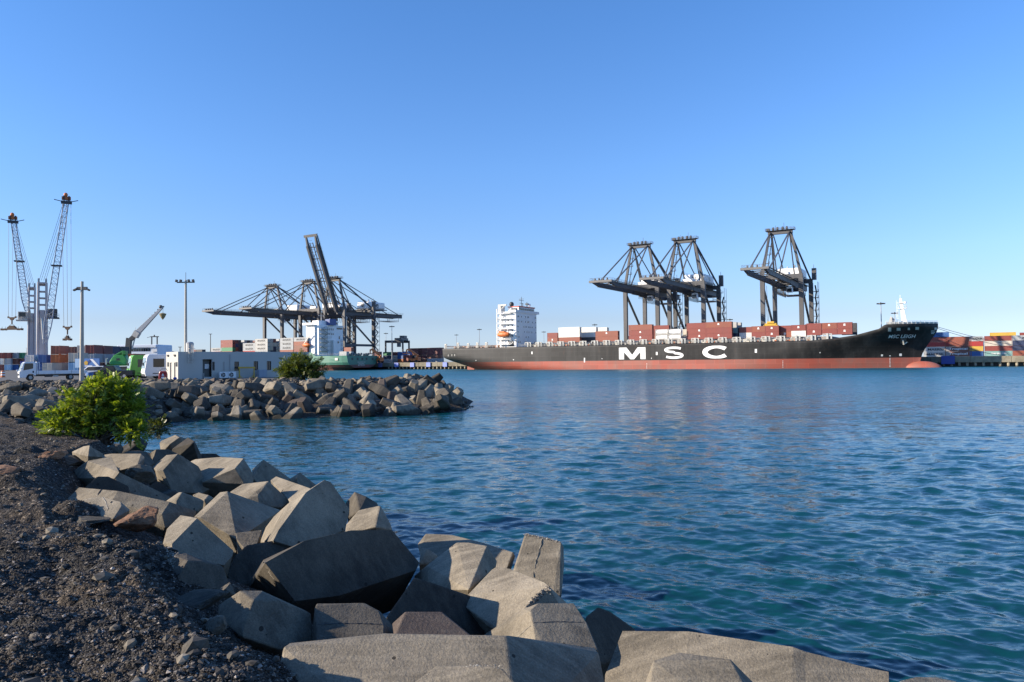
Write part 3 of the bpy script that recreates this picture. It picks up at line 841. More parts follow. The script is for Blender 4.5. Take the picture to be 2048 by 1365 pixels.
# small clutter along the walkway: lockers, pipes, gear
p4 = MB()
for k in range(70):
    u = rnd.uniform(50, 198); s = rnd.uniform(0.4, 1.3)
    p4.bb(u, u + s, 1.2, 1.8, dz, dz + rnd.uniform(0.5, 1.5))
p4.build('deck_locker', OFFWHITE, SHIP); SHIP.children[-1]['kind'] = 'stuff'
p4 = MB()
for k in range(30):
    u = rnd.uniform(50, 198); s = rnd.uniform(0.3, 0.9)
    p4.bb(u, u + s, 0.9, 1.2, dz + 0.1, dz + rnd.uniform(0.4, 1.1))
p4.build('lashing_gear', ORANGE, SHIP); SHIP.children[-1]['kind'] = 'stuff'
# after deck: fairlead posts, cranes, empty lashing bridges
for u, h in ((-2.0, 2.6), (6.5, 3.2), (13.5, 2.7), (19.5, 3.0), (25.5, 3.0)):
    b = MB(); b.bb(u - 0.55, u - 0.15, 3.0, 3.6, dz, dz + h); b.bb(u + 0.35, u + 0.75, 3.0, 3.6, dz, dz + h); b.bb(u - 0.55, u + 0.75, 2.9, 3.7, dz + h - 0.5, dz + h); b.bb(u - 0.2, u + 0.2, 3.6, 28, dz + 0.8, dz + 1.6)
    b.build('stern_post', OFFWHITE, SHIP, bevel=0.04)
b = MB()
for z in (0.55, 1.1): b.path([(-3, 3.2, dz + z), (6, 1.6, dz + z), (33, 0.3, dz + z)], 0.05, 4)
for u in np.arange(1, 33, 1.6): b.tube((u, float(np.interp(u, [0.5, 6, 33], [3.2, 1.6, 0.3])), dz), (u, float(np.interp(u, [0.5, 6, 33], [3.2, 1.6, 0.3])), dz + 1.1), 0.05, n=4)
b.build('stern_rail', OFFWHITE, SHIP)
b = MB()
for k in range(26):
    u = rnd.uniform(3, 31); b.bb(u, u + rnd.uniform(0.5, 1.8), rnd.uniform(3.5, 8), rnd.uniform(9, 14), dz, dz + rnd.uniform(0.6, 1.5))
b.build('hatch_gear', paint('hatch_brown', (0.36, 0.22, 0.16), 0.7, 0.4, scale=0.4), SHIP); SHIP.children[-1]['kind'] = 'stuff'
# ---- superstructure
s0, s1, v0, v1 = 37.2, 45.4, 2.2, 25.4
b = MB(); b.bb(s0, s1, v0, v1, dz, 31.2); b.build('deckhouse', WHITE, SHIP, bevel=0.05)
b = MB(); b.bb(s0 + 0.5, s1 + 0.35, 1.2, 28.0, 31.0, 31.35); b.bb(s1 + 0.2, s1 + 0.4, 1.2, 28.0, 31.35, 32.4); b.bb(s0 + 4, s1 + 0.2, 1.2, 1.4, 31.35, 32.4); b.build('bridge_wing', WHITE, SHIP)
b = MB(); b.bb(s0 + 1.2, s1 - 0.4, 6.0, 23.8, 31.35, 34.2); b.build('wheelhouse', WHITE, SHIP, bevel=0.05)
b = MB()
for k in range(8): b.bb(s1 - 0.4, s1 - 0.33, 6.4 + k * 2.1, 8.2 + k * 2.1, 32.4, 33.6)
b.bb(s0 + 3, s1 - 1.2, 5.93, 6.0, 32.4, 33.6)
b.build('bridge_window', GLASS, SHIP)
b = MB(); b.bb(s1 - 0.7, s1 - 0.15, 5.6, 24.2, 34.2, 34.75); b.bb(s0 + 1.0, s1 - 0.7, 5.6, 5.95, 34.2, 34.6); b.build('roof_edge', paint('vermilion_paint', (0.62, 0.10, 0.045), 0.5, 0.1), SHIP)
win = MB(); win.bb(0, 0.05, -0.3, 0.3, -0.42, 0.42); win_me = win.mesh('window', GLASS)
fw = [(28.9, [2, 3, 6, 10.5, 13, 14, 21.6, 22.4]), (26.2, [2.2, 3.2, 6, 10.5, 13, 14, 18.5, 22.3]), (23.4, [2, 8.5, 10, 11.5, 14, 15.5, 18, 22.3]), (20.6, [2, 9, 12, 14.2, 17.5, 22.3]), (17.8, [2, 3.2, 11, 13.5]), (15.0, [2, 3, 4.4, 10, 11.5, 20.5, 21.5, 22.6])]
for z, vs in fw:
    for v in vs:
        o = link_mesh('window', win_me, SHIP); o.location = (s1 + 0.01, v0 + v, z)
wins = MB(); wins.bb(-0.3, 0.3, -0.05, 0, -0.42, 0.42); wins_me = wins.mesh('window', GLASS)
for z in (15.5, 18.3, 21.1, 23.9, 26.7):
    for u in (40.5, 43.0, 45.2):
        if rnd.random() < 0.75:
            o = link_mesh('window', wins_me, SHIP); o.location = (u, v0 - 0.01, z)
# open stair tower and galleries on the near and after sides
b = MB()
for k in range(7):
    z = 13.6 + k * 2.8
    b.bb(34.2, 43.0, v0 - 2.0, v0 + 10, z, z + 0.22)
    for u in np.arange(34.3, 43.0, 1.4): b.bb(u, u + 0.1, v0 - 2.0, v0 - 1.9, z, z + 1.15)
    b.bb(34.2, 43.0, v0 - 2.0, v0 - 1.92, z + 1.05, z + 1.15); b.bb(34.2, 43.0, v0 - 2.0, v0 - 1.92, z + 0.55, z + 0.63)
    b.beam((34.2 if k % 2 else 37.9, v0 - 1.2, z + 0.2), (37.9 if k % 2 else 34.2, v0 - 1.2, z + 2.9), 0.9, 0.12)
for u in (34.4, 36.9): b.bb(u - 0.2, u + 0.2, v0 - 2, v0 - 1.6, dz, 33.0); 
b.bb(34.6, 37.2, v0 + 0.5, v0 + 20, dz, 30.4)
b.build('stair_gallery', WHITE, SHIP)
b = MB(); b.bb(33.2, 35.0, 3.5, 8.0, 30.4, 35.2); b.bb(33.2, 38.5, 3.5, 4.2, 35.0, 35.8); b.tube((34.8, 4, 33), (38, 4, 35.5), 0.25); b.build('funnel_frame', OFFWHITE, SHIP, bevel=0.05)
b = MB(); b.tube((s0 + 5, 14, 34.2), (s0 + 5, 14, 40.4), 0.22, 0.1, 8); b.bb(s0 + 4.9, s0 + 5.1, 11.2, 16.8, 38.2, 38.4); b.bb(s0 + 4.9, s0 + 5.1, 12, 16, 36.6, 36.8); b.bb(s0 + 3.6, s0 + 6.4, 13.9, 14.1, 39.0, 39.2)
b.tube((s0 + 3, 19, 34.2), (s0 + 3, 19, 37.2), 0.2); b.tube((s0 + 4, 22, 34.2), (s0 + 4, 22, 38.0), 0.3, 0.15); b.tube((s0 + 2, 10, 34.2), (s0 + 2, 10, 36.6), 0.18); b.bb(s0 + 3.2, s0 + 4.8, 21.4, 22.6, 36.4, 37.2)
b.build('mast', DARKM, SHIP)
b = MB(); b.ell((s0 + 1.8, 8.6, 36.0), (1.3, 1.3, 1.4)); b.build('radar_dome', DARKM, SHIP, smooth=True)
b = MB(); b.ell((s0 + 5, 23.0, 36.2), (0.8, 0.8, 0.9)); b.tube((s0 + 5, 23.0, 34.2), (s0 + 5, 23.0, 35.5), 0.2); b.build('satellite_dome', WHITE, SHIP, smooth=True)
lb = MB()
prof = [(-4.0, 0.1), (-3.4, 0.85), (-2.0, 1.3), (0, 1.45), (2.0, 1.35), (3.4, 0.9), (4.0, 0.1)]
for (x0, r0), (x1, r1) in zip(prof[:-1], prof[1:]): lb.tube((38.9 + x0, v0 - 2.6, 19.1), (38.9 + x1, v0 - 2.6, 19.1), r0, r1, 12, caps=False)
lb.bb(36.4, 39.8, v0 - 3.4, v0 - 1.8, 20.0, 20.9)
lb.build('lifeboat', ORANGE, SHIP, smooth=False)
b = MB(); b.beam((35.8, v0 - 0.5, 17.0), (35.8, v0 - 3.0, 21.8), 0.4); b.beam((41.8, v0 - 0.5, 17.0), (41.8, v0 - 3.0, 21.8), 0.4); b.build('davit', WHITE, SHIP)
b = MB(); b.bb(40.5, 44.0, v0 - 0.08, v0, 12.6, 15.4); b.build('deckhouse_door', DARKM, SHIP)
b = MB(); b.beam((41, v0 - 0.2, 12.8), (43.7, v0 - 0.2, 15.2), 0.2); b.build('ladder', WHITE, SHIP)
# ---- forecastle
b = MB()
ft = ztop(230)
pts = [(224.8 + i * 1.55, ) for i in range(12)]
edge = [Vector((min(u, ub_(18.2)), 16 - hb_(min(u, ub_(18.2) - 0.2), 18.2), 18.35)) for u in np.arange(224.8, 243.8, 1.55)]
for z in (0.4, 0.8, 1.25): b.path([e + Vector((0, 0.15, z)) for e in edge], 0.06, 4)
for e in edge: b.tube(e + Vector((0, 0.15, 0)), e + Vector((0, 0.15, 1.25)), 0.07, n=4)
b.build('bow_rail', WHITE, SHIP)
b = MB()
for e0, e1 in zip(edge[:-1], edge[1:]):
    a, c = e0.lerp(e1, 0.08) + Vector((0, 0.3, 0.1)), e0.lerp(e1, 0.9) + Vector((0, 0.3, 0.1))
    b.poly([a, c, c + Vector((0, 0, 0.75)), a + Vector((0, 0, 0.75))])
b.build('rail_screen', OFFWHITE, SHIP)
b = MB(); b.beam((231.0, 16, 18.3), (229.6, 16, 29.8), 2.3, 1.5, 0.9, 0.7, up=(0, 1, 0)); b.tube((229.5, 16, 29.6), (229.5, 16, 31.4), 0.12, n=6); b.build('foremast', WHITE, SHIP, bevel=0.05)
b = MB(); b.bb(228.6, 231.9, 14.8, 17.2, 25.4, 25.6); b.bb(228.8, 230.9, 14.9, 17.1, 27.8, 27.95)
for x in (228.7, 231.8):
    for y in (14.9, 17.1): b.tube((x, y, 25.5), (x, y, 26.7), 0.07, n=4)
b.path([(228.7, 14.9, 26.7), (231.8, 14.9, 26.7), (231.8, 17.1, 26.7)], 0.07, 4)
for k in range(14): b.bb(228.0, 228.8, 14.6, 14.7, 19.0 + k * 0.7, 19.12 + k * 0.7)
b.bb(228.0, 228.1, 14.6, 14.7, 18.3, 29); b.tube((231.4, 14.6, 27.6), (231.4, 14.6, 28.4), 0.5, n=10)
b.build('mast_platform', WHITE, SHIP)
b = MB(); b.prism([(224.9, 8.0, 18.3), (226.6, 8.0, 18.3), (226.6, 8.0, 21.5), (226.0, 8.0, 22.0)], (0, 16, 0)); b.build('breakwater_plate', GREYP, SHIP)
b = MB(); b.bb(226.62, 226.7, 8.5, 10.5, 20.2, 21.6); b.build('breakwater_panel', REDP, SHIP)
b = MB()
for k in range(12): b.bb(227 + k * 1.1, 227.8 + k * 1.1, 9 + (k % 3), 11 + (k % 3), 18.3, 18.9 + 0.3 * (k % 2))
b.build('winch', GREYP, SHIP); SHIP.children[-1]['kind'] = 'stuff'
# hawse and mooring lines from the bow to the quay
for (a, c, w) in (((243, 16, 17.2), (300, 36, 4.7), 'longest and reaching furthest along'), ((243, 17, 16.6), (292, 36, 4.7), 'one under the longest'), ((240, 20, 16.0), (268, 36, 4.7), 'short steep one by the hull')):
    b = MB()
    p = [Vector(a).lerp(Vector(c), k / 10) - Vector((0, 0, 2.2 * 4 * (k / 10) * (1 - k / 10))) for k in range(11)]
    b.path([ship_w(q) for q in p], 0.09, 4)
    tag(b.build('mooring_line', CABLE), 'mooring line from the black bow to the quay, ' + w, 'rope', 'mooring lines of the black ship')
# ---------------------------------------------------------------- shipping containers
CH, CW_, C40, C20 = 2.62, 2.44, 12.19, 6.06
_cm = {}
def cont_meshes(col, L):
    k = (col, L)
    if k not in _cm:
        m = CC[col]
        b = MB()
        b.bb(-L / 2 + 0.1, L / 2 - 0.1, -CW_ / 2 + 0.07, CW_ / 2 - 0.07, 0.12, CH - 0.08)
        for x in (-L / 2 + 0.08, L / 2 - 0.08):
            for y in (-CW_ / 2 + 0.08, CW_ / 2 - 0.08): b.bb(x - 0.08, x + 0.08, y - 0.08, y + 0.08, 0.02, CH - 0.01)
        for y in (-CW_ / 2 + 0.05, CW_ / 2 - 0.05):
            b.bb(-L / 2 + 0.16, L / 2 - 0.16, y - 0.045, y + 0.045, 0.03, 0.2); b.bb(-L / 2 + 0.16, L / 2 - 0.16, y - 0.045, y + 0.045, CH - 0.14, CH - 0.02)
        n = int(L / 0.55)
        for i in range(n):     # corrugation of the long sides
            x = -L / 2 + 0.3 + i * (L - 0.6) / n
            for s in (-1, 1): b.bb(x, x + 0.22, s * (CW_ / 2 - 0.07), s * (CW_ / 2 - 0.035), 0.2, CH - 0.14)
        body = b.mesh('container_body', m)
        b = MB()
        b.bb(L / 2 - 0.1, L / 2 - 0.05, -CW_ / 2 + 0.17, -0.02, 0.2, CH - 0.15); b.bb(L / 2 - 0.1, L / 2 - 0.05, 0.02, CW_ / 2 - 0.17, 0.2, CH - 0.15)
        for y in (-0.75, -0.35, 0.35, 0.75): b.bb(L / 2 - 0.05, L / 2 - 0.01, y - 0.025, y + 0.025, 0.15, CH - 0.12)
        door = b.mesh('container_door', [m])
        _cm[k] = (body, door)
    return _cm[k]
NAMEC = dict(red='red', rust='rust red', maroon='maroon', brown='brown', orange='orange', white='white', beige='beige', grey='pale grey', silver='silver grey', blue='blue', navy='navy',
             sky='light blue', teal='teal grey', green='green', yellow='yellow', charcoal='charcoal', bright='bright red')
def container(col, L, p, rz, label, group, door=True, mark=None):
    body, dr = cont_meshes(col, L)
    o = link_mesh('shipping_container', body)
    o.location = p; o.rotation_euler = (0, 0, rz)
    if door: link_mesh('container_door', dr, o)
    tag(o, label, 'container', group)
    if mark:
        txt, x0, x1, z0, z1, mt = mark
        lettering(txt, lambda x, y: Vector((x0 + (x1 - x0) * x, -CW_ / 2 - 0.02, z0 + (z1 - z0) * y)), mt, o, 'logo_lettering', bold=0.02)
    return o
TIER = ['bottom', 'second', 'third', 'fourth', 'fifth']
ORD = ['first', 'second', 'third', 'fourth', 'fifth', 'sixth', 'seventh', 'eighth', 'ninth', 'tenth', 'eleventh', 'twelfth', 'thirteenth', 'fourteenth', 'fifteenth', 'sixteenth', 'seventeenth', 'eighteenth', 'nineteenth', 'twentieth']
def tier_word(i, n): return 'only' if n == 1 else 'bottom' if i == 0 else 'top' if i == n - 1 else TIER[i] + ' up'
SHIPG = 'containers stacked on the deck of the black ship'
# stacks along the near side of the black ship: left edge in the photograph, length, colours from the bottom up, distance in from the near side
ship_stacks = [
    (1094.5, C20, ['rust', 'red'], 2.2), (1117, C40, ['rust', 'white', 'white'], 2.2), (1150, C40, ['charcoal', 'white', 'white'], 9.6), (1172, C40, ['maroon', 'charcoal', 'white'], 17.0),
    (1191, C40, ['rust', 'rust'], 2.2),
    (1257.5, C40, ['red', 'red', 'rust'], 2.2), (1292, C40, ['brown', 'maroon', 'red'], 17.0),
    (1365.5, C20, ['beige', 'beige'], 9.6),
    (1373.6, C40, ['red', 'red', 'red'], 4.7), (1411.5, C40, ['red', 'red', 'rust'], 2.2), (1422, C40, ['navy', 'teal', 'grey'], 9.6), (1431, C40, ['charcoal', 'charcoal', 'grey'], 14.5),
    (1479, C20, ['white', 'red'], 7.1), (1503.5, C20, ['red', 'rust'], 2.2),
    (1530, C20, ['red', 'red'], 2.2), (1556, C20, ['rust', 'red'], 4.7), (1583, C20, ['white', 'red'], 2.2),
    (1611, C20, ['maroon', 'maroon'], 9.6), (1613.5, C20, ['red', 'red'], 2.2),
    (1644, C20, ['red', 'rust'], 2.2), (1674.5, C20, ['red', 'red'], 2.2), (1684, C20, ['charcoal', 'charcoal'], 12.0)]
for si, (px, L, cols, v) in enumerate(ship_stacks):
    zb = dz + 1.85 + (0.5 if px > 1600 else 0)
    t = tpx(px, v) + L / 2
    for i, c in enumerate(cols):
        jx = 0.0
        o = container(c, L, W(t + jx, v + CW_ / 2, zb + i * CH), -HA,
                      '%s %s container, %s of the %s stack from the black ship\'s bridge' % (NAMEC[c], 'long' if L == C40 else 'short', tier_word(i, len(cols)), ORD[si] if si < len(ORD) else 'last but one' if si == len(ship_stacks) - 2 else 'last'), SHIPG)
        if c in ('red', 'rust') and v < 5 and (i + si) % 3 != 1:
            b = MB(); b.bb(-0.45, 0.45, -CW_ / 2 - 0.03, -CW_ / 2 - 0.02, 1.2, 1.5); b.bb(-0.35, 0.35, -CW_ / 2 - 0.03, -CW_ / 2 - 0.02, 1.6, 2.0)
            b.build('logo_mark', LETTERW, o)
# tank containers: a white cylinder in a frame
def tank(p, rz, label, first=[None]):
    if first[0] is None:
        b = MB(); b.tube((-2.85, 0, 1.3), (2.85, 0, 1.3), 1.12, n=20); b.ell((-2.8, 0, 1.3), (0.25, 1.1, 1.1)); b.ell((2.8, 0, 1.3), (0.25, 1.1, 1.1)); tk = b.mesh('tank_shell', WHITE)
        b = MB()
        for x in (-2.95, 2.95):
            for y in (-1.15, 1.15): b.bb(x - 0.08, x + 0.08, y - 0.07, y + 0.07, 0, 2.6)
            b.beam((x, -1.15, 0.1), (x, 1.15, 0.1), 0.14); b.beam((x, -1.15, 2.5), (x, 1.15, 2.5), 0.14); b.beam((x, -1.15, 0.1), (x, 0, 1.2), 0.1); b.beam((x, 1.15, 0.1), (x, 0, 1.2), 0.1)
        for y in (-1.15, 1.15):
            b.beam((-2.95, y, 0.1), (2.95, y, 0.1), 0.12); b.beam((-2.95, y, 2.5), (2.95, y, 2.5), 0.1)
        fr = b.mesh('tank_frame', OFFWHITE)
        first[0] = (tk, fr)
    o = link_mesh('tank_container', first[0][0]); o.location = p; o.rotation_euler = (0, 0, rz)
    link_mesh('tank_frame', first[0][1], o)
    return tag(o, label, 'tank container', 'white tank containers on the black ship')
for px, i, lab in ((1311, 0, 'white tank container, left one of the lower pair on the ship'), (1311.5, 1, 'white tank container, left one of the upper pair on the ship'), (1337, 0, 'white tank container, right one of the lower pair on the ship'), (1337.5, 1, 'white tank container, right one of the upper pair on the ship')):
    tank(W(tpx(px, 2.2) + 3, 2.2 + 1.2, dz + 1.85 + i * CH), -HA, lab)

# containers on the yard behind the bow
TROP = ('Tropical', -4.4, 4.2, 0.55, 2.05, LETTERW)
def MK(x0=-4.6, x1=3.6): return ('MAERSK', x0, x1, 0.75, 1.9, LETTERK)
yard_cols = [
    (1846.5, C40, ['grey', 'grey', 'bright', 'red', 'blue'], {0: MK(), 1: MK(-4, 4.4)}),
    (1889.5, C40, ['brown', 'brown', 'rust', 'rust'], {0: TROP, 1: TROP}),
    (1939, C20, ['blue', 'yellow', 'bright', 'silver'], {3: ('MAERSK', -1.6, 2.9, 0.75, 1.9, LETTERK)}),
    (1969, C40, ['teal', 'red', 'beige', 'red'], {0: ('THAI SAMUDRA', -3.2, 3.4, 0.9, 1.7, LETTERW)}),
    (2023.5, C40, ['rust', 'navy', 'navy', 'silver'], {3: MK(-1.5, 5)}),
    (2078, C40, ['red', 'grey', 'rust'], {})]
YV = 115.0
YG = 'containers stacked on the quay beyond the bow'
cn = ['column touching the bow', 'column with the white lettering', 'short column right of the white lettering', 'column with the teal box at its foot', 'column at the far right', 'column outside the right edge']
for ci, (px, L, cols, marks) in enumerate(yard_cols):
    t = tpx(px, YV) + L / 2
    for i, c in enumerate(cols):
        container(c, L, W(t, YV + 1.2, 4.5 + i * CH), -HA, '%s container, %s of the %s' % (NAMEC[c], tier_word(i, len(cols)), cn[ci]), YG, mark=marks.get(i))
for k, (px, v, L, cols) in enumerate(((1980, 150, C40, ['grey', 'red', 'rust', 'rust', 'yellow']), (2018, 150, C40, ['beige', 'rust', 'rust', 'rust']), (1917, 150, C40, ['rust', 'blue', 'navy', 'rust']), (2040, 165, C40, ['blue', 'blue', 'navy', 'rust', 'red']))):
    t = tpx(px, v) + L / 2
    for i, c in enumerate(cols):
        container(c, L, W(t, v, 4.5 + i * CH), -HA, '%s container, %s of back row stack %s' % (NAMEC[c], tier_word(i, len(cols)), ['under a yellow one', 'with beige foot', 'showing above the white lettering', 'at the right end']
                  [k]), YG)
# containers on the yard between the two ships, in the shade of their own row
back = [(748, 60, C20, ['maroon', 'orange', 'maroon']), (768, 80, C20, ['grey', 'navy', 'green']), (785, 90, C40, ['silver', 'grey', 'maroon']), (797, 85, C20, ['orange', 'blue', 'blue']), (808, 75, C20, ['rust', 'red', 'blue']),
        (820, 95, C40, ['maroon', 'brown', 'maroon', 'maroon']), (838, 95, C40, ['brown', 'maroon', 'maroon', 'maroon']), (856, 92, C40, ['silver', 'brown', 'maroon', 'maroon']), (872, 95, C20, ['grey', 'beige', 'maroon', 'maroon'])]
for ci, (px, v, L, cols) in enumerate(back):
    t = tpx(px, v) + L / 2
    for i, c in enumerate(cols):
        container(c, L, W(t, v, 4.5 + i * CH), -HA, '%s container, %s of the %s stack from the green ship, far yard' % (NAMEC[c], tier_word(i, len(cols)), ORD[ci]), 'containers on the yard between the two ships')
# containers on the left yard; their ends face the camera
left = [  # px left edge, distance, colours bottom up, length, words
    (-6, 330, ['maroon', 'white', 'red'], C20, 'at the far left beside the traffic barrel'), (7.5, 330, ['sky', 'silver', 'red'], C20, 'second from the far left'), (21, 332, ['blue', 'brown', 'silver'], C20, 'third from the far left'), (32, 334, ['yellow', 'brown', 'green'], C20, 'fourth from the far left'),
    (47, 233, ['sky', 'white'], C40, 'painted as sunlit ends under the pale crane, left'), (72, 233, ['blue', 'blue'], C40, 'under the pale crane, right'),  # pale left stack carries the sunlit ends of the blue boxes in its colour
    (99.5, 226, ['silver', 'orange', 'rust'], C20, 'with the orange box'), (131, 240, ['navy', 'brown', 'brown'], C20, 'behind the orange box'),
    (83, 215, ['beige'], C20, 'behind the truck cab'), (134.5, 205, ['sky', 'beige'], C20, 'left of the near lamp post'), (152, 226, ['maroon', 'white', 'beige'], C20, 'behind the near lamp post'),
    (168.5, 222, ['brown', 'silver', 'red'], C20, 'right of the near lamp post'), (190, 232, ['maroon', 'silver', 'maroon'], C20, 'behind the blue signboard'), (206, 238, ['brown', 'silver', 'navy'], C20, 'with a navy top'), (226, 246, ['navy', 'navy', 'charcoal'], C20, 'with a charcoal top'),
    (247, 232, ['orange', 'orange'], C40, 'of orange boxes behind the green machine')]
for (px, Y, cols, L, w) in left:
    x = (px - 1024) / F * Y
    z0 = zat(741.5, px, Y) if Y > 300 else 3.04
    for i, c in enumerate(cols):
        container(c, L, (x + CW_ / 2, Y + L / 2, 3.04 + i * CH), -PI / 2 + 0.10, '%s container, %s of the stack %s' % (NAMEC[c], tier_word(i, len(cols)), w), 'containers on the left yard')
# ---------------------------------------------------------------- ship-to-shore gantry cranes
def rail(b, p, q, n, h=1.1, r=0.05):
    p, q = Vector(p), Vector(q)
    for z in (h * 0.5, h): b.tube(p + Vector((0, 0, z)), q + Vector((0, 0, z)), r, n=4, caps=False)
    for i in range(n + 1):
        a = p.lerp(q, i / n); b.tube(a, a + Vector((0, 0, h)), r, n=4, caps=False)
def gantry(label, group, t, zg=41.5, out=67.0, apex=66.0, back=58.0, hx=9.1, raised=None, festoon=True, logo=None, house=True, house_y=24):
    """local x along the quay, y inland, z up; origin on the waterside rail"""
    root = thing('gantry_crane', label, 'crane', W(t, 37.0, 4.46), -HA, group)
    zg = zg - 4.46; apex = apex - 4.46; gx = 4.2; G = 30.0
    for x in (-hx, hx):
        for y in (0, G):
            b = MB(); b.beam((x, y, 1.6), (x, y, zg + 1.6), 1.9, 1.7, 2.1, 1.9, up=(0, 1, 0)); b.build('leg', CRANE, root)
            b = MB()
            for k in (-2.6, -0.9, 0.9, 2.6):
                b.tube((x + k, y - 0.4, 0.5), (x + k, y + 0.4, 0.5), 0.5, n=10)
            b.bb(x - 3.4, x + 3.4, y - 0.7, y + 0.7, 0.7, 1.6); b.build('bogie', DARKM, root)
        b = MB(); b.beam((x, 0.9, 12.5), (x, G - 0.9, 12.5), 1.2, 1.6); b.build('portal_beam', CRANE, root)
        b = MB(); b.beam((x, 1.0, zg - 1.0), (x, G - 1.2, 13.6), 0.9); b.build('diagonal_brace', CRANE, root)
    for y in (0, G):
        b = MB(); b.beam((-hx + 0.95, y, 2.4), (hx - 0.95, y, 2.4), 1.3, 1.5); b.build('sill_beam', CRANE, root)
        b = MB(); b.beam((-hx - 0.9, y, zg + 2.6), (hx + 0.9, y, zg + 2.6), 1.8, 2.2); b.build('cross_beam', CRANE, root)
    # fixed girder
    for x in (-gx, gx):
        b = MB(); b.beam((x, -2.0, zg), (x, back, zg), 1.2, 2.8); b.build('girder', CRANE, root)
    b = MB()
    for y in np.arange(8, back, 9.0): b.beam((-gx + 0.6, y, zg + 0.8), (gx - 0.6, y, zg + 0.8), 0.5)
    b.beam((-gx, back - 0.5, zg), (gx, back - 0.5, zg), 1.0, 2.4)
    b.build('girder_tie', CRANE, root)
    b = MB()
    for x in (-gx - 1.3, gx + 1.3):
        b.bb(x - 0.6, x + 0.6, -2, back, zg + 1.2, zg + 1.3); rail(b, (x + (0.5 if x > 0 else -0.5), -2, zg + 1.3), (x + (0.5 if x > 0 else -0.5), back, zg + 1.3), 20)
    b.build('walkway', CRANE_L, root)
    # boom
    hinge = Vector((0, -2.4, zg))
    ang = 0.0 if raised is None else raised
    Rb = Matrix.Rotation(-ang, 3, 'X')
    def B(x, y, z): return hinge + Rb @ Vector((x, y, z))
    upb = Rb @ Vector((0, 0, 1))
    L = out - 2.4
    for x in (-gx, gx):
        b = MB(); b.beam(B(x, 0, 0), B(x, -L + 6, 0), 1.1 if raised is None else 1.6, 2.3, up=upb); b.beam(B(x, -L + 6, 0.2), B(x, -L, 0.75), 1.1, 2.0, 1.1, 0.9, up=upb); b.build('boom_girder', CRANE, root)
    b = MB()
    for y in np.arange(-6, -L + 2, -8.0): b.beam(B(-gx + 0.6, y, 0.9), B(gx - 0.6, y, 0.9), 0.5, up=upb)
    for y in np.arange(-6, -L + 10, -16.0): b.beam(B(-gx + 0.6, y, 0.9), B(gx - 0.6, y - 8, 0.9), 0.25, up=upb)
    if raised is not None:
        for y in np.arange(-5, -L + 2, -2.0): b.beam(B(-1.2, y, -0.4), B(1.2, y, -0.4), 0.18, up=upb)
        for x in (-1.3, 1.3): b.beam(B(x, -3, -0.4), B(x, -L + 4, -0.4), 0.35, 0.5, up=upb)
    b.build('boom_tie', CRANE, root)
    b = MB()
    for x in (-gx - 1.2, gx + 1.2):
        b.beam(B(x, 0, 1.3), B(x, -L, 1.3), 1.0, 0.1, up=upb)
        for z in (1.9, 2.45): b.tube(B(x, 0, z), B(x, -L, z), 0.05, n=4)
        for y in np.arange(0, -L, -3.0): b.tube(B(x, y, 1.3), B(x, y, 2.45), 0.05, n=4)
    b.build('boom_walkway', CRANE_L, root)
    b = MB(); b.beam(B(-gx - 1.7, -L - 0.4, 0.9), B(gx + 1.7, -L - 0.4, 0.9), 1.6, 1.0, up=upb)
    for x in (-3.2, -1.0, 1.0, 3.2): b.tube(B(x - 0.25, -L, 1.8), B(x + 0.25, -L, 1.8), 0.7, n=10)
    for x in np.arange(-5.4, 5.5, 1.5): b.tube(B(x, -L - 1.0, 1.3), B(x, -L - 1.0, 2.5), 0.06, n=4)
    b.tube(B(-5.4, -L - 1.0, 2.5), B(5.4, -L - 1.0, 2.5), 0.06, n=4)
    b.build('boom_tip', CRANE_L, root)
    # A-frame mast and stays
    ax, ay = 5.0, -0.6
    for x in (-1, 1):
        b = MB(); b.beam((x * hx, 0, zg + 3.4), (x * ax, ay, apex), 1.3, 1.2, 1.0, 1.0, up=(0, 1, 0)); b.build('mast_leg', CRANE, root)
        b = MB(); b.beam((x * hx, G, zg + 3.4), (x * (ax - 0.6), ay + 1.6, apex), 0.75, 0.75, up=(0, 1, 0)); b.build('back_stay', CRANE, root)
        b = MB(); b.beam((x * gx, back - 4, zg + 1.2), (x * (ax - 1.2), ay + 1.6, apex + 0.3), 0.42); b.build('back_tie', CRANE, root)
        b = MB(); b.beam((x * gx, 13.5, zg + 1.2), (x * (ax - 0.8), ay + 1.2, apex - 0.4), 0.5); b.build('inner_stay', CRANE, root)
        if raised is None:
            for f, w in ((0.45, 0.5), (0.86, 0.5)):
                b = MB(); b.beam(B(x * gx, -L * f, 1.3), (x * (ax - 0.5), ay - 0.8, apex), w); b.build('fore_stay', CRANE, root)
        else:
            b = MB()
            m = B(x * gx, -L * 0.45, 2.4)
            q = Vector((x * ax, ay, apex))
            b.beam(m, (m + q) / 2 + Vector((0, 6.5, 1.0)), 0.35); b.beam((m + q) / 2 + Vector((0, 6.5, 1.0)), q, 0.35); b.build('fore_stay', CRANE, root)
    b = MB(); b.beam((-ax - 0.8, ay, apex), (ax + 0.8, ay, apex), 1.6, 1.7); b.bb(-ax - 1.8, ax + 1.8, ay - 2.0, ay + 2.0, apex + 0.9, apex + 1.02)
    for x in (-3.2, -1.2, 1.2, 3.2):
        b.tube((x - 0.3, ay, apex + 1.9), (x + 0.3, ay, apex + 1.9), 0.95, n=12); b.bb(x - 0.5, x - 0.4, ay - 0.5, ay + 0.5, apex + 1, apex + 2.6)
    b.bb(-ax - 1.4, -ax, ay - 1, ay + 1, apex + 1.0, apex + 2.2); b.tube((1.8, ay, apex + 1), (1.8, ay, apex + 4.6), 0.1, n=5); b.tube((-2.2, ay, apex + 1), (-2.2, ay, apex + 3.6), 0.08, n=5)
    b.build('mast_head', CRANE, root)
    b = MB()
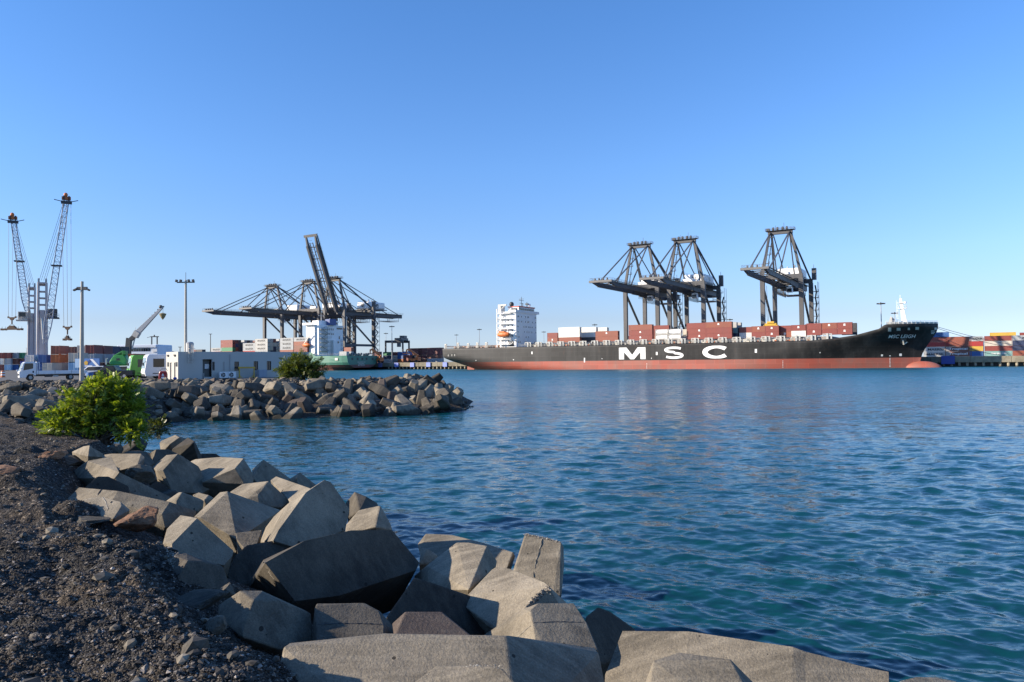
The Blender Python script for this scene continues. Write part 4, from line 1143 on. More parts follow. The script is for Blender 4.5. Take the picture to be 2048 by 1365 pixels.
    for s in (-1, 1):
        rail(b, (-ax - 1.8, ay + s * 2.0, apex + 1.0), (ax + 1.8, ay + s * 2.0, apex + 1.0), 8, r=0.06); rail(b, (s * (ax + 1.8), ay - 2, apex + 1.0), (s * (ax + 1.8), ay + 2, apex + 1.0), 2, r=0.06)
    b.build('head_rail', CRANE_L, root)
    # ladder with small landings up the left mast leg
    b = MB()
    p0, p1 = Vector((-hx + 1.0, 0.6, zg + 3.4)), Vector((-ax + 1.0, ay + 0.6, apex))
    for k in range(5):
        c = p0.lerp(p1, (k + 0.5) / 5); b.bb(c.x - 1.0, c.x + 1.2, c.y - 0.9, c.y + 0.9, c.z, c.z + 0.12); rail(b, (c.x + 1.2, c.y - 0.9, c.z), (c.x + 1.2, c.y + 0.9, c.z), 2)
    b.beam(p0 + Vector((0.9, 0, 0)), p1 + Vector((0.4, 0, 0)), 0.35, 0.1)
    b.build('mast_ladder', CRANE_L, root)
    # machinery house, electrical room, stacks
    if house:
        hy = house_y
        b = MB(); b.bb(-5.8, 5.8, hy - 9, hy + 9, zg + 4.0, zg + 9.2); hm = b.build('machinery_house', WHITE, root, bevel=0.9, segs=3)
        b = MB(); b.bb(-6.4, 6.4, hy - 9.8, hy + 10.5, zg + 3.4, zg + 3.9); rail(b, (-6.3, hy - 9.8, zg + 3.9), (-6.3, hy + 10.5, zg + 3.9), 10); rail(b, (6.3, hy - 9.8, zg + 3.9), (6.3, hy + 10.5, zg + 3.9), 10); b.build('house_platform', CRANE_L, root)
        b = MB(); b.tube((-3, hy + 4, zg + 9), (-3, hy + 4, zg + 11.4), 0.35, n=8); b.tube((2, hy - 5, zg + 9), (2, hy - 5, zg + 11), 0.5, n=8); rail(b, (-5, hy - 8, zg + 9.2), (-5, hy + 8, zg + 9.2), 7); b.build('exhaust', GALV, root)
        if logo:
            lettering(logo, lambda x, y: Vector((5.84, hy - 1.6 + 3.2 * x, zg + 5.2 + 2.8 * y)), LETTERK, hm, 'logo_lettering', bold=0.02)
            lettering(logo, lambda x, y: Vector((-1.6 + 3.2 * x, hy - 9.04, zg + 5.2 + 2.8 * y)), LETTERK, hm, 'logo_lettering', bold=0.02)
    b = MB(); b.bb(-3.0, 3.0, 3.0, 8.0, zg + 2.0, zg + 5.6); b.build('boom_hoist_room', WHITE, root, bevel=0.3)
    # trolley, cab, festoon loops, back platform
    ty = 12.0
    b = MB(); b.bb(-4.9, 4.9, ty - 3.2, ty + 3.2, zg - 1.9, zg - 1.5); b.bb(-2.4, 2.4, ty - 2.2, ty + 2.2, zg - 3.2, zg - 1.9)
    rail(b, (-4.9, ty - 3.2, zg - 3.2), (-4.9, ty + 3.2, zg - 3.2), 4); rail(b, (4.9, ty - 3.2, zg - 3.2), (4.9, ty + 3.2, zg - 3.2), 4); b.build('trolley', CRANE, root)
    b = MB(); b.bb(1.2, 3.9, ty - 6.4, ty - 3.4, zg - 4.6, zg - 1.9); b.build('operator_cab', WHITE, root, bevel=0.15)
    b = MB(); b.bb(1.4, 3.7, ty - 6.46, ty - 6.41, zg - 4.4, zg - 2.7); b.build('cab_window', GLASS, root)
    if festoon:
        b = MB()
        for k in range(11):
            y0 = ty + 4 + k * 2.2
            pts = [(-gx - 1.0, y0 + 2.2 * i / 6, zg - 1.3 - 3.4 * (1 - (2 * i / 6 - 1) ** 2)) for i in range(7)]
            b.path(pts, 0.11, 4)
        b.build('festoon_cable', DARKM, root)
    b = MB()
    by = back - 12
    b.bb(-4.6, 4.6, by - 5, by + 8, zg - 4.2, zg - 4.05)
    for s in (-1, 1):
        rail(b, (s * 4.5, by - 5, zg - 4.1), (s * 4.5, by + 8, zg - 4.1), 6, r=0.07)
        for y in (by - 5, by + 8): b.tube((s * 4.5, y, zg - 4.1), (s * 4.5, y, zg - 1.2), 0.14, n=5)
    b.build('hanging_platform', CRANE_L, root)
    # stair tower zig-zagging up the right landside leg
    b = MB(); x0, y0 = hx + 1.3, G + 0.4
    n = int((zg - 2) / 3.2)
    for k in range(n):
        z = 2.5 + k * 3.2; sgn = 1 if k % 2 else -1
        b.bb(x0 - 0.1, x0 + 2.2, y0 - 2.0, y0 + 2.0, z, z + 0.12)
        b.beam((x0 + 1.0, y0 - sgn * 1.8, z), (x0 + 1.0, y0 + sgn * 1.8, z + 3.2), 0.7, 0.2)
        rail(b, (x0 + 2.2, y0 - 2.0, z), (x0 + 2.2, y0 + 2.0, z), 2, r=0.07)
    for y in (y0 - 2, y0 + 2): b.tube((x0 + 2.2, y, 2), (x0 + 2.2, y, zg + 2), 0.1, n=5)
    b.build('stair_tower', CRANE, root)
    b = MB(); b.bb(hx + 0.9, hx + 3.0, G - 2.8, G - 0.8, zg + 3, zg + 9); b.tube((hx + 1.8, G - 1.8, zg + 9), (hx + 1.8, G - 1.8, zg + 11), 0.1); b.build('lift_head', CRANE, root)
    # hoist ropes
    return root
GL = 'charcoal gantry cranes on the left quay'; GR = 'charcoal gantry cranes over the black ship'
gantry('charcoal gantry crane with lowered boom reaching furthest left', GL, -180.0, 39.6, 55, 60.5, 62, house_y=27)
gantry('charcoal gantry crane with lowered boom, second behind the green ship', GL, -143.3, 39.6, 55, 61.5, 62, house_y=27)
gantry('charcoal gantry crane with its boom raised steeply over the green ship', GL, -119.6, 39.6, 56, 62.0, 68, raised=math.radians(67.5), logo='e', house_y=38)
gantry('charcoal gantry crane over the black ship nearest its white bridge', GR, 103.8, 41.5, 54, 66, 52)
gantry('charcoal gantry crane with lettered machinery house, middle one over the black ship', GR, 128.6, 41.5, 52, 66.5, 52, logo='J L')
G3 = gantry('charcoal gantry crane nearest the bow, with hanging cable loops under its girder', GR, 176.6, 42.0, 58, 66.6, 46, house_y=30)
# spreader hanging low under the crane nearest the bow
b = MB(); p = W(tpx(1543, 20), 20, 19.45)
b.bb(-3.0, 3.0, -1.1, -0.7, 0.3, 0.8); b.bb(-3.0, 3.0, 0.7, 1.1, 0.3, 0.8)
for x in (-3, 3): b.bb(x - 0.25, x + 0.25, -1.25, 1.25, 0.1, 0.9)
b.bb(-2.6, 2.6, -1.2, 1.2, 0.8, 1.7); b.bb(-1.6, 1.6, -1.6, 1.6, 1.7, 2.6)
for x in (-2.4, 2.4): b.bb(x - 0.4, x + 0.5, -0.6, 0.6, 0.8, 1.6)
sp_o = b.build('crane_spreader', YELLOW, bevel=0.03); sp_o.location = p; sp_o.rotation_euler = (0, 0, -HA)
tag(sp_o, 'yellow lifting spreader above the red containers under the crane nearest the bow', 'spreader')
b = MB()
for x in (-1.4, 1.4):
    for y in (-1.2, 1.2): b.tube((x, y, 2.6), (x * 1.6, y * 2.0, 20.0), 0.07, n=4)
b.build('hoist_rope', CABLE, sp_o)

# ---------------------------------------------------------------- mobile harbour cranes at the left
def lattice(b, P, Q, w0, w1, n, r=0.13):
    P, Q = Vector(P), Vector(Q); d = (Q - P).normalized(); a = d.cross(Vector((0, 1, 0))).normalized(); c = d.cross(a)
    prev = None
    for k in range(n + 1):
        f = k / n; w = (w0 + (w1 - w0) * f) / 2 * min(1.0, 0.45 + 4 * f)
        o = P.lerp(Q, f); cur = [o + a * (i * w) + c * (j * w) for i, j in ((-1, -1), (1, -1), (1, 1), (-1, 1))]
        if prev:
            for i in range(4):
                j = (i + 1) % 4
                b.tube(prev[i], cur[i], r * 1.6, n=5, caps=False)
                b.tube(prev[i] if k % 2 else prev[j], cur[j] if k % 2 else cur[i], r * 0.75, n=4, caps=False)
        for i in range(4): b.tube(cur[i], cur[(i + 1) % 4], r * 0.7, n=4, caps=False)
        prev = cur
TOWER = paint('crane_tower_paint', (0.54, 0.48, 0.45), 0.6, 0.35, (0.36, 0.27, 0.25), scale=0.25)
BOOMB = paint('lattice_blue_grey', (0.34, 0.39, 0.47), 0.5, 0.3, scale=0.4)
def mobile_crane(label, px_c, Y, w, py_top, boom0, boom1, cab_side, hook_px, hook_py, sp_w, sp_label):
    base = at(px_c, 741, Y); base.z = 3.05
    root = thing('harbour_crane', label, 'crane', base, 0.5, 'mobile harbour cranes at the left')
    inv = Matrix.Rotation(-0.5, 3, 'Z')
    L = lambda P: inv @ (P - base)
    zt = zat(py_top, px_c, Y) - base.z; z0 = 5.2
    hw = w / 2
    b = MB(); b.bb(-hw * 2.4, hw * 2.4, -hw * 3.2, hw * 3.2, 0.8, 3.4); b.bb(-hw * 1.5, hw * 1.5, -hw * 1.7, hw * 2.0, 3.4, 5.2)
    for x in (-1.5, 1.5):
        for y in (-1.8, -0.6, 0.6, 1.8): b.tube((x * hw - 0.3, y * hw, 0.8), (x * hw + 0.3, y * hw, 0.8), 0.8, n=10)
    b.build('undercarriage', BLUEP, root, bevel=0.05)
    b = MB()   # tower: two side plates, solid below, open slot with rungs above
    for s in (-1, 1): b.beam((s * hw * 0.78, 0, z0), (s * hw * 0.70, 0, zt), hw * 0.44, hw * 1.9, hw * 0.40, hw * 1.6, up=(0, 1, 0))
    b.beam((0, 0, z0), (0, 0, z0 + (zt - z0) * 0.62), hw * 1.12, hw * 1.7, hw * 0.95, hw * 1.4, up=(0, 1, 0))
    for k in range(4):
        z = z0 + (zt - z0) * (0.68 + 0.09 * k); b.bb(-hw * 0.5, hw * 0.5, -0.5, 0.5, z, z + 0.6)
    b.bb(-hw * 0.9, hw * 0.9, -hw * 0.8, hw * 0.8, zt - 0.6, zt)
    b.build('tower', TOWER, root, bevel=0.12)
    b = MB()
    for x in (-0.5, 0.5): b.tube((x * hw * 1.3 - 0.25, -0.3, zt + 0.5), (x * hw * 1.3 + 0.25, -0.3, zt + 0.5), 0.85, n=12)
    b.build('sheave', GREYP, root)
    # operator's cab part-way up
    cz = z0 + (zt - z0) * 0.52; s = cab_side
    b = MB(); b.bb(s * hw * 1.05, s * (hw * 1.05 + 2.6), -2.4, 0.6, cz, cz + 2.8); b.bb(s * hw * 0.9, s * (hw * 1.05 + 3.2), -2.9, 1.2, cz - 0.4, cz); cb = b.build('crane_cab', OFFWHITE if s < 0 else DARKM, root, bevel=0.06)
    b = MB(); b.bb(s * (hw * 1.05 + 0.3), s * (hw * 1.05 + 2.3), -2.46, -2.41, cz + 0.9, cz + 2.5); b.build('cab_window', GLASS, cb)
    b = MB(); rail(b, (s * hw * 0.9, -2.9, cz), (s * (hw * 1.05 + 3.2), -2.9, cz), 4); b.build('cab_rail', GREYP, root)
    P = L(at(boom0[0], boom0[1], Y - 5)); T = L(at(boom1[0], boom1[1], Y - 12))
    b = MB(); lattice(b, P, T, 2.2, 1.3, 26, 0.07); b.build('lattice_boom', BOOMB, root)
    b = MB(); m = P.lerp(T, 0.55); b.bb(m.x - 1.5, m.x + 1.5, m.y - 1.3, m.y + 1.3, m.z - 0.15, m.z + 0.15); b.build('boom_platform', DARKM, root)
    b = MB()
    for x in (-0.7, 0.7): b.tube(T + Vector((x - 0.2, 0, 0.6)), T + Vector((x + 0.2, 0, 0.6)), 0.85, n=12)
    b.bb(T.x - 1.5, T.x + 1.5, T.y - 0.7, T.y + 0.7, T.z - 1.1, T.z - 0.3); b.tube(T + Vector((-3.4, 0, 0)), T + Vector((-1, 0, -0.5)), 0.12); b.tube(T + Vector((3.2, 0, 0.2)), T + Vector((1, 0, -0.5)), 0.12)
    b.build('boom_head', DARKM, root)
    b = MB(); b.bb(T.x - 1.3, T.x + 1.2, T.y - 0.5, T.y + 0.5, T.z + 0.1, T.z + 1.1); b.ell(T + Vector((-0.2, 0, 1.7)), (0.6, 0.5, 0.7)); b.build('head_sheave', ORANGE, root)
    b = MB()
    for x in (-0.8, -0.3, 0.3, 0.8): b.tube(T + Vector((x, 0, -0.5)), Vector((x * hw * 0.7, -0.2, zt + 0.6)), 0.05, n=4)
    b.build('luffing_rope', CABLE, root)
    b = MB(); b.beam(P + Vector((-0.4 * s, 0, 1.5)), Vector((0, -hw, z0 + (zt - z0) * 0.5)), 0.6); b.build('luffing_cylinder', OFFWHITE, root)
    H = at(hook_px, hook_py, Y - 12)
    b = MB()
    for x in (-1.0, 0.0, 1.0):
        b.tube(L(H) + Vector((x, 0, 0.5)), Vector((T.x + x * 1.2, T.y, T.z)), 0.05, n=4)
    b.build('hoist_rope', CABLE, root)
    # hook block and spreader hang from the ropes
    b = MB(); b.bb(-2.6, 2.6, -0.5, 0.5, -0.2, 0.35); b.bb(-2.6, -1.9, -0.4, 0.4, 0.35, 0.9); b.bb(1.9, 2.6, -0.4, 0.4, 0.35, 0.9); b.prism([(-1.6, -0.5, -0.2), (1.6, -0.5, -0.2), (0.6, -0.5, -1.5), (-0.6, -0.5, -1.5)], (0, 1, 0)); b.tube((0, 0, -1.5), (0, 0, -4.0), 0.4, n=8)
    hb = b.build('hook_spreader', RUST); hb.location = H; hb.scale = (0.53, 0.53, 0.53)
    tag(hb, sp_label, 'spreader', 'spreaders hanging from the harbour cranes')
    b = MB(); h = sp_w / 2
    b.beam((0, 0, -3.8), (-h * 0.5, 0, -6.3), 0.18); b.beam((0, 0, -3.8), (h * 0.5, 0, -6.3), 0.18)
    b.prism([(-h * 0.45, -0.9, -6.9), (h * 0.45, -0.9, -6.9), (h * 0.18, -0.9, -5.0), (-h * 0.18, -0.9, -5.0)], (0, 1.8, 0))
    b.bb(-h, h, -1.2, -0.7, -7.6, -6.9); b.bb(-h, h, 0.7, 1.2, -7.6, -6.9)
    for x in (-h + 0.3, -h * 0.62, h * 0.62, h - 0.3): b.bb(x - 0.3, x + 0.3, -1.25, 1.25, -7.9, -6.7); b.tube((x, 0, -6.7), (x, 0, -5.6), 0.1, n=5)
    b.build('lifting_frame', RUST, hb)
mobile_crane('pale harbour crane whose shorter lattice boom leans left', 63, 262, 2.5, 574, (54, 622), (26, 440), -1, 24, 636, 13.0, 'rusty spreader seen broadside, hanging from the left harbour crane')
mobile_crane('pale harbour crane whose taller lattice boom leans right', 84, 248, 3.2, 565, (90, 688), (133, 401), 1, 135, 655, 4.4, 'rusty spreader seen end on, hanging from the right harbour crane')
# ---------------------------------------------------------------- green feeder ship, bow to the left
T0 = -74.9
GS = thing('feeder_ship', 'green container ship seen from its stern, white deckhouse, moored left of the black ship', 'ship', W(T0, 0, 0), -HA)
def gs_hull():
    b = MB(); st = [0, 0.3, 1.5, 4, 8, 14, 22, 34, 60, 100, 118, 124, 128]
    def half(u, z):
        a = np.interp(u, [0, 4, 14, 30], [np.interp(z, [0, 2, 4, 9], [2, 9, 13.2, 14.4]), np.interp(z, [0, 2, 4, 9], [5, 11, 14, 14.8]), np.interp(z, [0, 4], [11, 15]), 15])
        return float(min(a, np.interp(u, [100, 118, 128], [15, 9, 0.3])))
    zs = [-1, 0.6, 2.0, 3.5, 5.0, 7.0, 9.2]
    up_ = lambda u: 9.2 if u < 26 else 9.2
    P = {}
    for s in (-1, 1):
        for i, u in enumerate(st):
            for j, z in enumerate(zs):
                zz = max(z, float(np.interp(u, [0, 2, 8, 12], [1.6, 0.8, 0, -1])))
                P[s, i, j] = Vector((-u, 15 + s * half(u, zz), zz))
    return b, P, st, zs
for part, rng, mat in (('hull', (3, 6), HULLG), ('boot_topping', (0, 3), paint('dull_red_boot_topping', (0.22, 0.07, 0.055), 0.7, 0.6, (0.08, 0.06, 0.05), scale=0.2))):
    b, P, st, zs = gs_hull()
    for s in (-1, 1):
        for i in range(len(st) - 1):
            for j in range(*rng):
                q = [P[s, i, j], P[s, i + 1, j], P[s, i + 1, j + 1], P[s, i, j + 1]]
                r_ = [p for k, p in enumerate(q) if all((p - o).length > 1e-3 for o in q[:k])]
                if len(r_) > 2: b.poly(r_)
    for j in range(*rng):
        if (P[-1, 0, j] - P[-1, 0, j + 1]).length > 1e-3: b.poly([P[-1, 0, j], P[1, 0, j], P[1, 0, j + 1], P[-1, 0, j + 1]])
    if part == 'hull':
        for i in range(len(st) - 1): b.poly([P[-1, i, 6], P[-1, i + 1, 6], P[1, i + 1, 6], P[1, i, 6]])
    bmesh.ops.remove_doubles(b.bm, verts=b.bm.verts[:], dist=0.01)
    b.build(part, mat, GS)
for k, v in enumerate((4.8, 9.6, 14.0, 18.0, 23.8)):
    b = MB(); b.bb(-0.02, 0.06, v, v + 1.6, 6.4, 7.9); b.build('mooring_port', DARKM, GS)
for u in (7, 17, 27):
    b = MB(); b.bb(-u - 2.4, -u, 0.02, 0.22, 6.3, 7.8); b.build('mooring_port', DARKM if u == 27 else OFFWHITE, GS)
b = MB(); b.bb(-31, -29.5, 0.0, 0.5, 9.2, 11.4); b.prism([(-60, 0.05, 9.2), (-26, 0.05, 9.2), (-30, 0.05, 11.6), (-60, 0.05, 11.6)], (0, 0.4, 0)); b.build('bulwark', HULLG, GS)
for i, (txt, w, z) in enumerate((('ALLEGRO N', 7.2, 4.7), ('LIMASSOL', 5.6, 3.6), ('IMO 9261815', 6.4, 2.7))):
    lettering(txt, lambda x, y: Vector((0.12, 13.8 - w / 2 + w * x, z + 0.75 * y)), OFFWHITE, GS, 'stern_lettering', bold=0.02)
b = MB()
for v in np.arange(1, 29.5, 1.4): b.tube((-0.3, v, 9.2), (-0.3, v, 10.3), 0.06, n=4)
for z in (9.75, 10.3): b.tube((-0.3, 1, z), (-0.3, 29, z), 0.06, n=4)
for u in np.arange(0.5, 30, 1.6): b.tube((-u, 0.7, 9.2), (-u, 0.7, 10.3), 0.05, n=4)
b.tube((-0.3, 0.7, 10.3), (-30, 0.7, 10.3), 0.06, n=4)
b.build('stern_rail', OFFWHITE, GS)
du = tpx(629, 2.0) - T0      # deckhouse aft face (negative = forward)
b = MB(); b.bb(du - 7.5, du, 2.0, 28.0, 9.2, 29.4); b.build('deckhouse', WHITE, GS, bevel=0.05)
b = MB(); b.bb(du - 6, du - 0.5, 6.0, 24.0, 29.4, 32.3); b.build('wheelhouse', WHITE, GS, bevel=0.05)
b = MB(); b.bb(du - 8.5, du + 0.3, -0.3, 30.0, 29.2, 29.5); b.bb(du - 8.5, du + 0.3, -0.3, -0.1, 29.5, 30.6); b.build('bridge_wing', WHITE, GS)
b = MB(); b.bb(du - 0.49, du - 0.42, 14, 23.5, 30.2, 31.6); b.bb(du + 0.0, du + 0.07, 22.0, 27.5, 27.0, 28.2); b.build('bridge_window', GLASS, GS)
b = MB(); b.bb(du - 1.5, du + 2.6, 13.0, 19.0, 29.5, 33.4); b.build('funnel', paint('funnel_blue', (0.05, 0.09, 0.24), 0.5, 0.2), GS, bevel=0.1)
b = MB(); b.bb(du + 0.02, du + 2.4, 3.2, 11.0, 9.2, 29.3)
b.build('engine_casing', WHITE, GS)
wm = MB(); wm.bb(0, 0.06, -0.35, 0.35, -0.6, 0.6); wm_me = wm.mesh('window', GLASS)
for z in (26.8, 23.8):
    for v in (14.0, 15.6, 17.4, 18.8):
        o = link_mesh('window', wm_me, GS); o.location = (du + 0.02, v, z)
b = MB()
for k in range(6):
    z = 12.4 + k * 2.8
    b.bb(du + 2.4, du + 4.2, 3.6, 13.0, z, z + 0.2); rail(b, (du + 4.2, 3.6, z + 0.2), (du + 4.2, 13.0, z + 0.2), 6, r=0.06)
    b.beam((du + 3.4, 5 if k % 2 else 11, z + 0.2), (du + 3.4, 11 if k % 2 else 5, z + 2.9), 0.8, 0.15)
b.tube((du + 4.1, 9.2, 9.2), (du + 4.1, 9.2, 29), 0.14)
b.build('stair_gallery', GREYP, GS)
b = MB(); b.bb(du + 0.02, du + 2.0, 17.0, 23.5, 9.2, 19.6); b.build('stores_house', WHITE, GS)
b = MB(); b.bb(du + 2.0, du + 2.06, 20.8, 22.0, 17.6, 19.0); b.bb(du + 0.02, du + 0.08, 24.0, 25.0, 20.5, 22.5); b.build('deckhouse_door', GLASS, GS)
b = MB()
for k in range(4): b.bb(du + 0.3 + 0.0, du + 1.2, 24.2, 27.6, 11 + k * 2.7, 11.15 + k * 2.7); rail(b, (du + 1.2, 24.2, 11.1 + k * 2.7), (du + 1.2, 27.6, 11.1 + k * 2.7), 3, r=0.05)
b.build('side_gallery', GREYP, GS)
b = MB(); b.ell((du - 5.5, 0.2, 16.4), (3.2, 1.3, 1.3)); b.build('lifeboat', ORANGE, GS)
b = MB()
for k in range(5):
    for v in (0.6, 1.6): b.bb(du - 16 + k * 2, du - 15.4 + k * 2, v, v + 0.3, 11.6, 18.5)
for z in (13.5, 16, 18.4): b.bb(du - 16, du - 7.5, 0.6, 1.9, z, z + 0.3)
b.beam((du - 8, 0.5, 17), (du - 2, 0.5, 23), 0.5); b.build('boat_davit', OFFWHITE, GS)
b = MB(); b.tube((du - 4, 12, 32), (du - 4, 12, 38), 0.2, 0.1); b.bb(du - 4.1, du - 3.9, 9.5, 14.5, 35.6, 35.8); b.ell((du - 4, 20, 33.3), (0.8, 0.8, 0.9)); b.build('mast', OFFWHITE, GS)
b = MB()
for k in range(9): b.tube((-3.0 - 0.8 * (k % 3), 6 + k * 2.3, 9.2), (-3.0, 6 + k * 2.3, 10.6), 0.7, n=8)
b.build('winch', DARKM, GS); GS.children[-1]['kind'] = 'stuff'
GG = 'containers on the green ship'
container('silver', C20, W(tpx(677.5, 3) + 3, 4.5, 9.25), -HA, 'pale grey container on the after deck of the green ship, lower', GG)
container('rust', C20, W(tpx(687, 8) + 3, 9.5, 9.25 + CH), -HA, 'orange red container on the after deck of the green ship, upper', GG)
container('silver', C20, W(tpx(687, 8) + 3, 9.5, 9.25), -HA, 'pale grey container under the orange red one on the green ship', GG)
bays = [(420.5, ['bright', 'silver'], None), (441, ['rust', 'green', 'red', 'red'], 3), (485.5, ['bright', 'silver', 'silver'], None), (509.5, ['silver', 'grey', 'grey', 'grey'], None), (559.5, ['rust', 'silver', 'silver', 'silver'], None), (587, ['red', 'brown', 'rust', 'silver'], None)]
bw = ['furthest from the deckhouse', 'with the green box', 'with the short bright red foot', 'of four greys', 'second from the deckhouse', 'nearest the deckhouse']
zd = 9.2 + 1.8
for bi, (px, cols, _) in enumerate(bays):
    t = tpx(px, 0.3) + C40 / 2
    for i, c in enumerate(cols):
        mk = ('MAERSK', -3.5, 4.2, 0.7, 1.9, LETTERK) if c in ('silver', 'grey') else ('HAMBURG SUD', -4.5, 4.5, 0.9, 1.8, LETTERW) if c == 'bright' else None
        container(c, C40, W(t, 1.5, zd + i * CH), -HA, '%s container, %s of the green ship stack %s' % (NAMEC[c], tier_word(i, len(cols)), bw[bi]), GG, mark=mk)
    # the rows further in: only their shaded ends show, too small to tell apart
    b = MB(); keys = ['maroon', 'charcoal', 'brown', 'silver', 'navy', 'green', 'grey', 'rust']
    for r_ in range(1, 10):
        hgt = max(2, len(cols) - (0 if bi in (1, 3, 4, 5) else 0) - (1 if r_ % 4 == 3 else 0))
        for i in range(hgt):
            b.mi = rnd.randrange(len(keys)) if bi != 3 else rnd.choice([0, 3, 6, 3, 4])
            c0 = W(t, 1.5 + r_ * 2.52, zd + i * CH + CH / 2)
            b.box(c0, (C40 - 0.1, CW_ - 0.04, CH - 0.06), -HA)
            for y in (-0.8, -0.3, 0.3, 0.8):
                c1 = c0 + HU * (C40 / 2 - 0.03) + HV * y; b.box(c1, (0.06, 0.05, CH - 0.2), -HA)
    tag(b.build('container_rows', [CC[k] for k in keys]), 'shaded ends of inner container rows, green ship stack %s' % bw[bi], 'containers', kind='stuff')
for px, cols in ((386.5, ['charcoal', 'maroon', 'charcoal', 'maroon']), (398, ['charcoal', 'charcoal', 'maroon', 'charcoal'])):  # dark colours put the shade on these container ends into their paint
    for i, c in enumerate(cols):
        container(c, C20, W(tpx(px, -60) + 1.2, -60, 0) + Vector((0, 0, 3.04 + i * CH)), -HA, '%s container, %s in the shade-coloured stack %s behind the roof tank' % (NAMEC[c], tier_word(i, 4), 'directly' if px < 390 else 'right of the one'), 'dark containers behind the white building')

# ---------------------------------------------------------------- white ferry with windows, and its deck crane
FY = 330.0
x0, x1 = at(236, 700, FY).x, at(316, 700, FY).x
z0, z1 = zat(707, 276, FY), zat(690, 276, FY)
FER = thing('ferry_deckhouse', 'white and pale blue ferry deckhouse with a row of windows, behind the green bus', 'ship', ((x0 + x1) / 2, FY, 3.0), 0.0)
hx_ = (x1 - x0) / 2
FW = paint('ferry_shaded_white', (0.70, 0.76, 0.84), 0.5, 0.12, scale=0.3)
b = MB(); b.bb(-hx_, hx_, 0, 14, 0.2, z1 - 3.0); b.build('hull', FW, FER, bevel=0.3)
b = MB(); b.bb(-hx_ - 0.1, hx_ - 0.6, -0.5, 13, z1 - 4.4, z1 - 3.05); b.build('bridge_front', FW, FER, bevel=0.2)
for k in range(11):
    x = -hx_ + 3.2 + k * (2 * hx_ - 7) / 10
    b = MB(); b.bb(x - 0.45, x + 0.45, -0.08, -0.01, z1 - 5.9, z1 - 4.6); b.build('window', GLASS, FER)
b = MB(); b.bb(hx_ - 2.4, hx_ - 0.3, -0.3, -0.05, z1 - 6.2, z1 - 5.0); b.build('life_raft', WHITE, FER)
b = MB()
px0 = at(302, 690, FY).x - (x0 + x1) / 2
for x in (-1.2, 1.2): b.bb(px0 + x - 0.2, px0 + x + 0.2, 3, 3.4, z1 - 3, z1 + 0.4)
b.bb(px0 - 1.6, px0 + 1.8, 2.8, 3.6, z1 + 0.4, z1 + 0.8); b.tube((px0, 3, z1 + 0.8), (px0, 3, z1 + 1.4), 0.3); b.tube((px0 - 1.6, 3, z1 + 0.6), (px0 - 3.2, 3, z1 + 0.2), 0.1)
b.build('radar_gantry', DARKM, FER)
CRN = thing('deck_crane', 'grey knuckle crane with its jib raised to the right over the white ferry', 'crane', at(262, 689, 322), 0.0)
o0 = CRN.location.copy(); g = lambda px, py: at(px, py, 322) - o0
b = MB(); b.beam((-1.2, 0, -6), (-0.6, 0, 2.0), 1.6); b.beam((-2.5, 0.3, -5), (-1.8, 0.3, 2.8), 0.7); b.beam((-0.6, 0, 1.6), g(272, 670), 1.4, 1.6); b.build('crane_post', DARKM, CRN)
b = MB(); b.beam(g(270, 674) , g(276, 664), 2.0, 2.4); b.build('knuckle', GREYP, CRN)
b = MB(); b.beam(g(273, 668), g(325.5, 614.5), 1.3, 2.2, 0.7, 0.8); jib = b.build('jib', GALV, CRN, bevel=0.05)
b = MB(); b.beam(g(272, 665.5), g(325, 613), 0.7, 0.15); b.build('jib_walkway', OFFWHITE, CRN)
b = MB()
for k in range(9): c = g(277, 662).lerp(g(322, 616), k / 8); b.bb(c.x - 0.25, c.x + 0.25, -0.3, 0.3, c.z, c.z + 0.7)
b.ell(g(321.5, 614.2), (0.8, 0.6, 0.8)); b.beam(g(323, 614), g(328, 613.6), 0.5); b.build('jib_fitting', DARKM, CRN)
b = MB(); b.tube(g(326, 615), g(326, 629), 0.06, n=4); b.build('hoist_rope', CABLE, CRN)
b = MB(); hk = g(325.5, 629); b.lathe([(0.15, -2.3), (0.9, -1.2), (1.5, 0.2), (0.3, 0.6)], hk, 12); b.build('ball_hook', paint('dull_ochre', (0.30, 0.24, 0.12), 0.6, 0.3), CRN)
b = MB(); b.beam((0.5, 0, -2), g(272, 668), 0.4); b.tube(g(271, 655) , g(271, 668), 0.07); b.build('ram', OFFWHITE, CRN)

# ---------------------------------------------------------------- lamp posts and far masts
def lamp_post(px, py_top, Y, r0, label, arms, tilt):
    p = at(px, 755, Y); p.z = 3.03
    root = thing('lamp_post', label, 'lamp post', p, 0, 'floodlight posts on the parking ground')
    h = zat(py_top, px, Y) - 3.03
    b = MB(); b.tube((0, 0, 0), (0, 0, h), r0, r0 * 0.62, 12); b.build('pole', POLE, root, smooth=False)
    b = MB()
    if arms == 2:
        b.bb(-0.55, 0.55, -0.12, 0.12, h - 0.95, h - 0.6); b.beam((-0.5, 0, h - 0.75), (-0.62, -0.1, h - 0.86), 0.09); b.beam((0.5, 0, h - 0.75), (0.62, -0.1, h - 0.86), 0.09)
    else:
        b.bb(-1.05, 1.05, -0.06, 0.06, h - 0.35, h - 0.22); b.tube((0, 0, h), (0, 0, h + 0.9), 0.03, n=4)
    b.build('cross_arm', DARKM, root)
    xs = (-0.68, 0.68) if arms == 2 else (-1.05, -0.55, 0.42, 0.95)
    for x in xs:
        b = MB(); R = Matrix.Rotation(tilt if x < 0 else -tilt, 3, 'Y')
        if arms == 2: b.box((x, -0.1, h - 0.9), (0.46, 0.32, 0.18), rot=R)
        else: b.box((x, -0.15, h - 0.12), (0.26, 0.24, 0.32), rot=R)
        b.build('floodlight', DARKM, root, bevel=0.03)
lamp_post(163.5, 563, 82, 0.23, 'concrete lamp post with two floodlights, beside the flatbed truck', 2, -0.45)
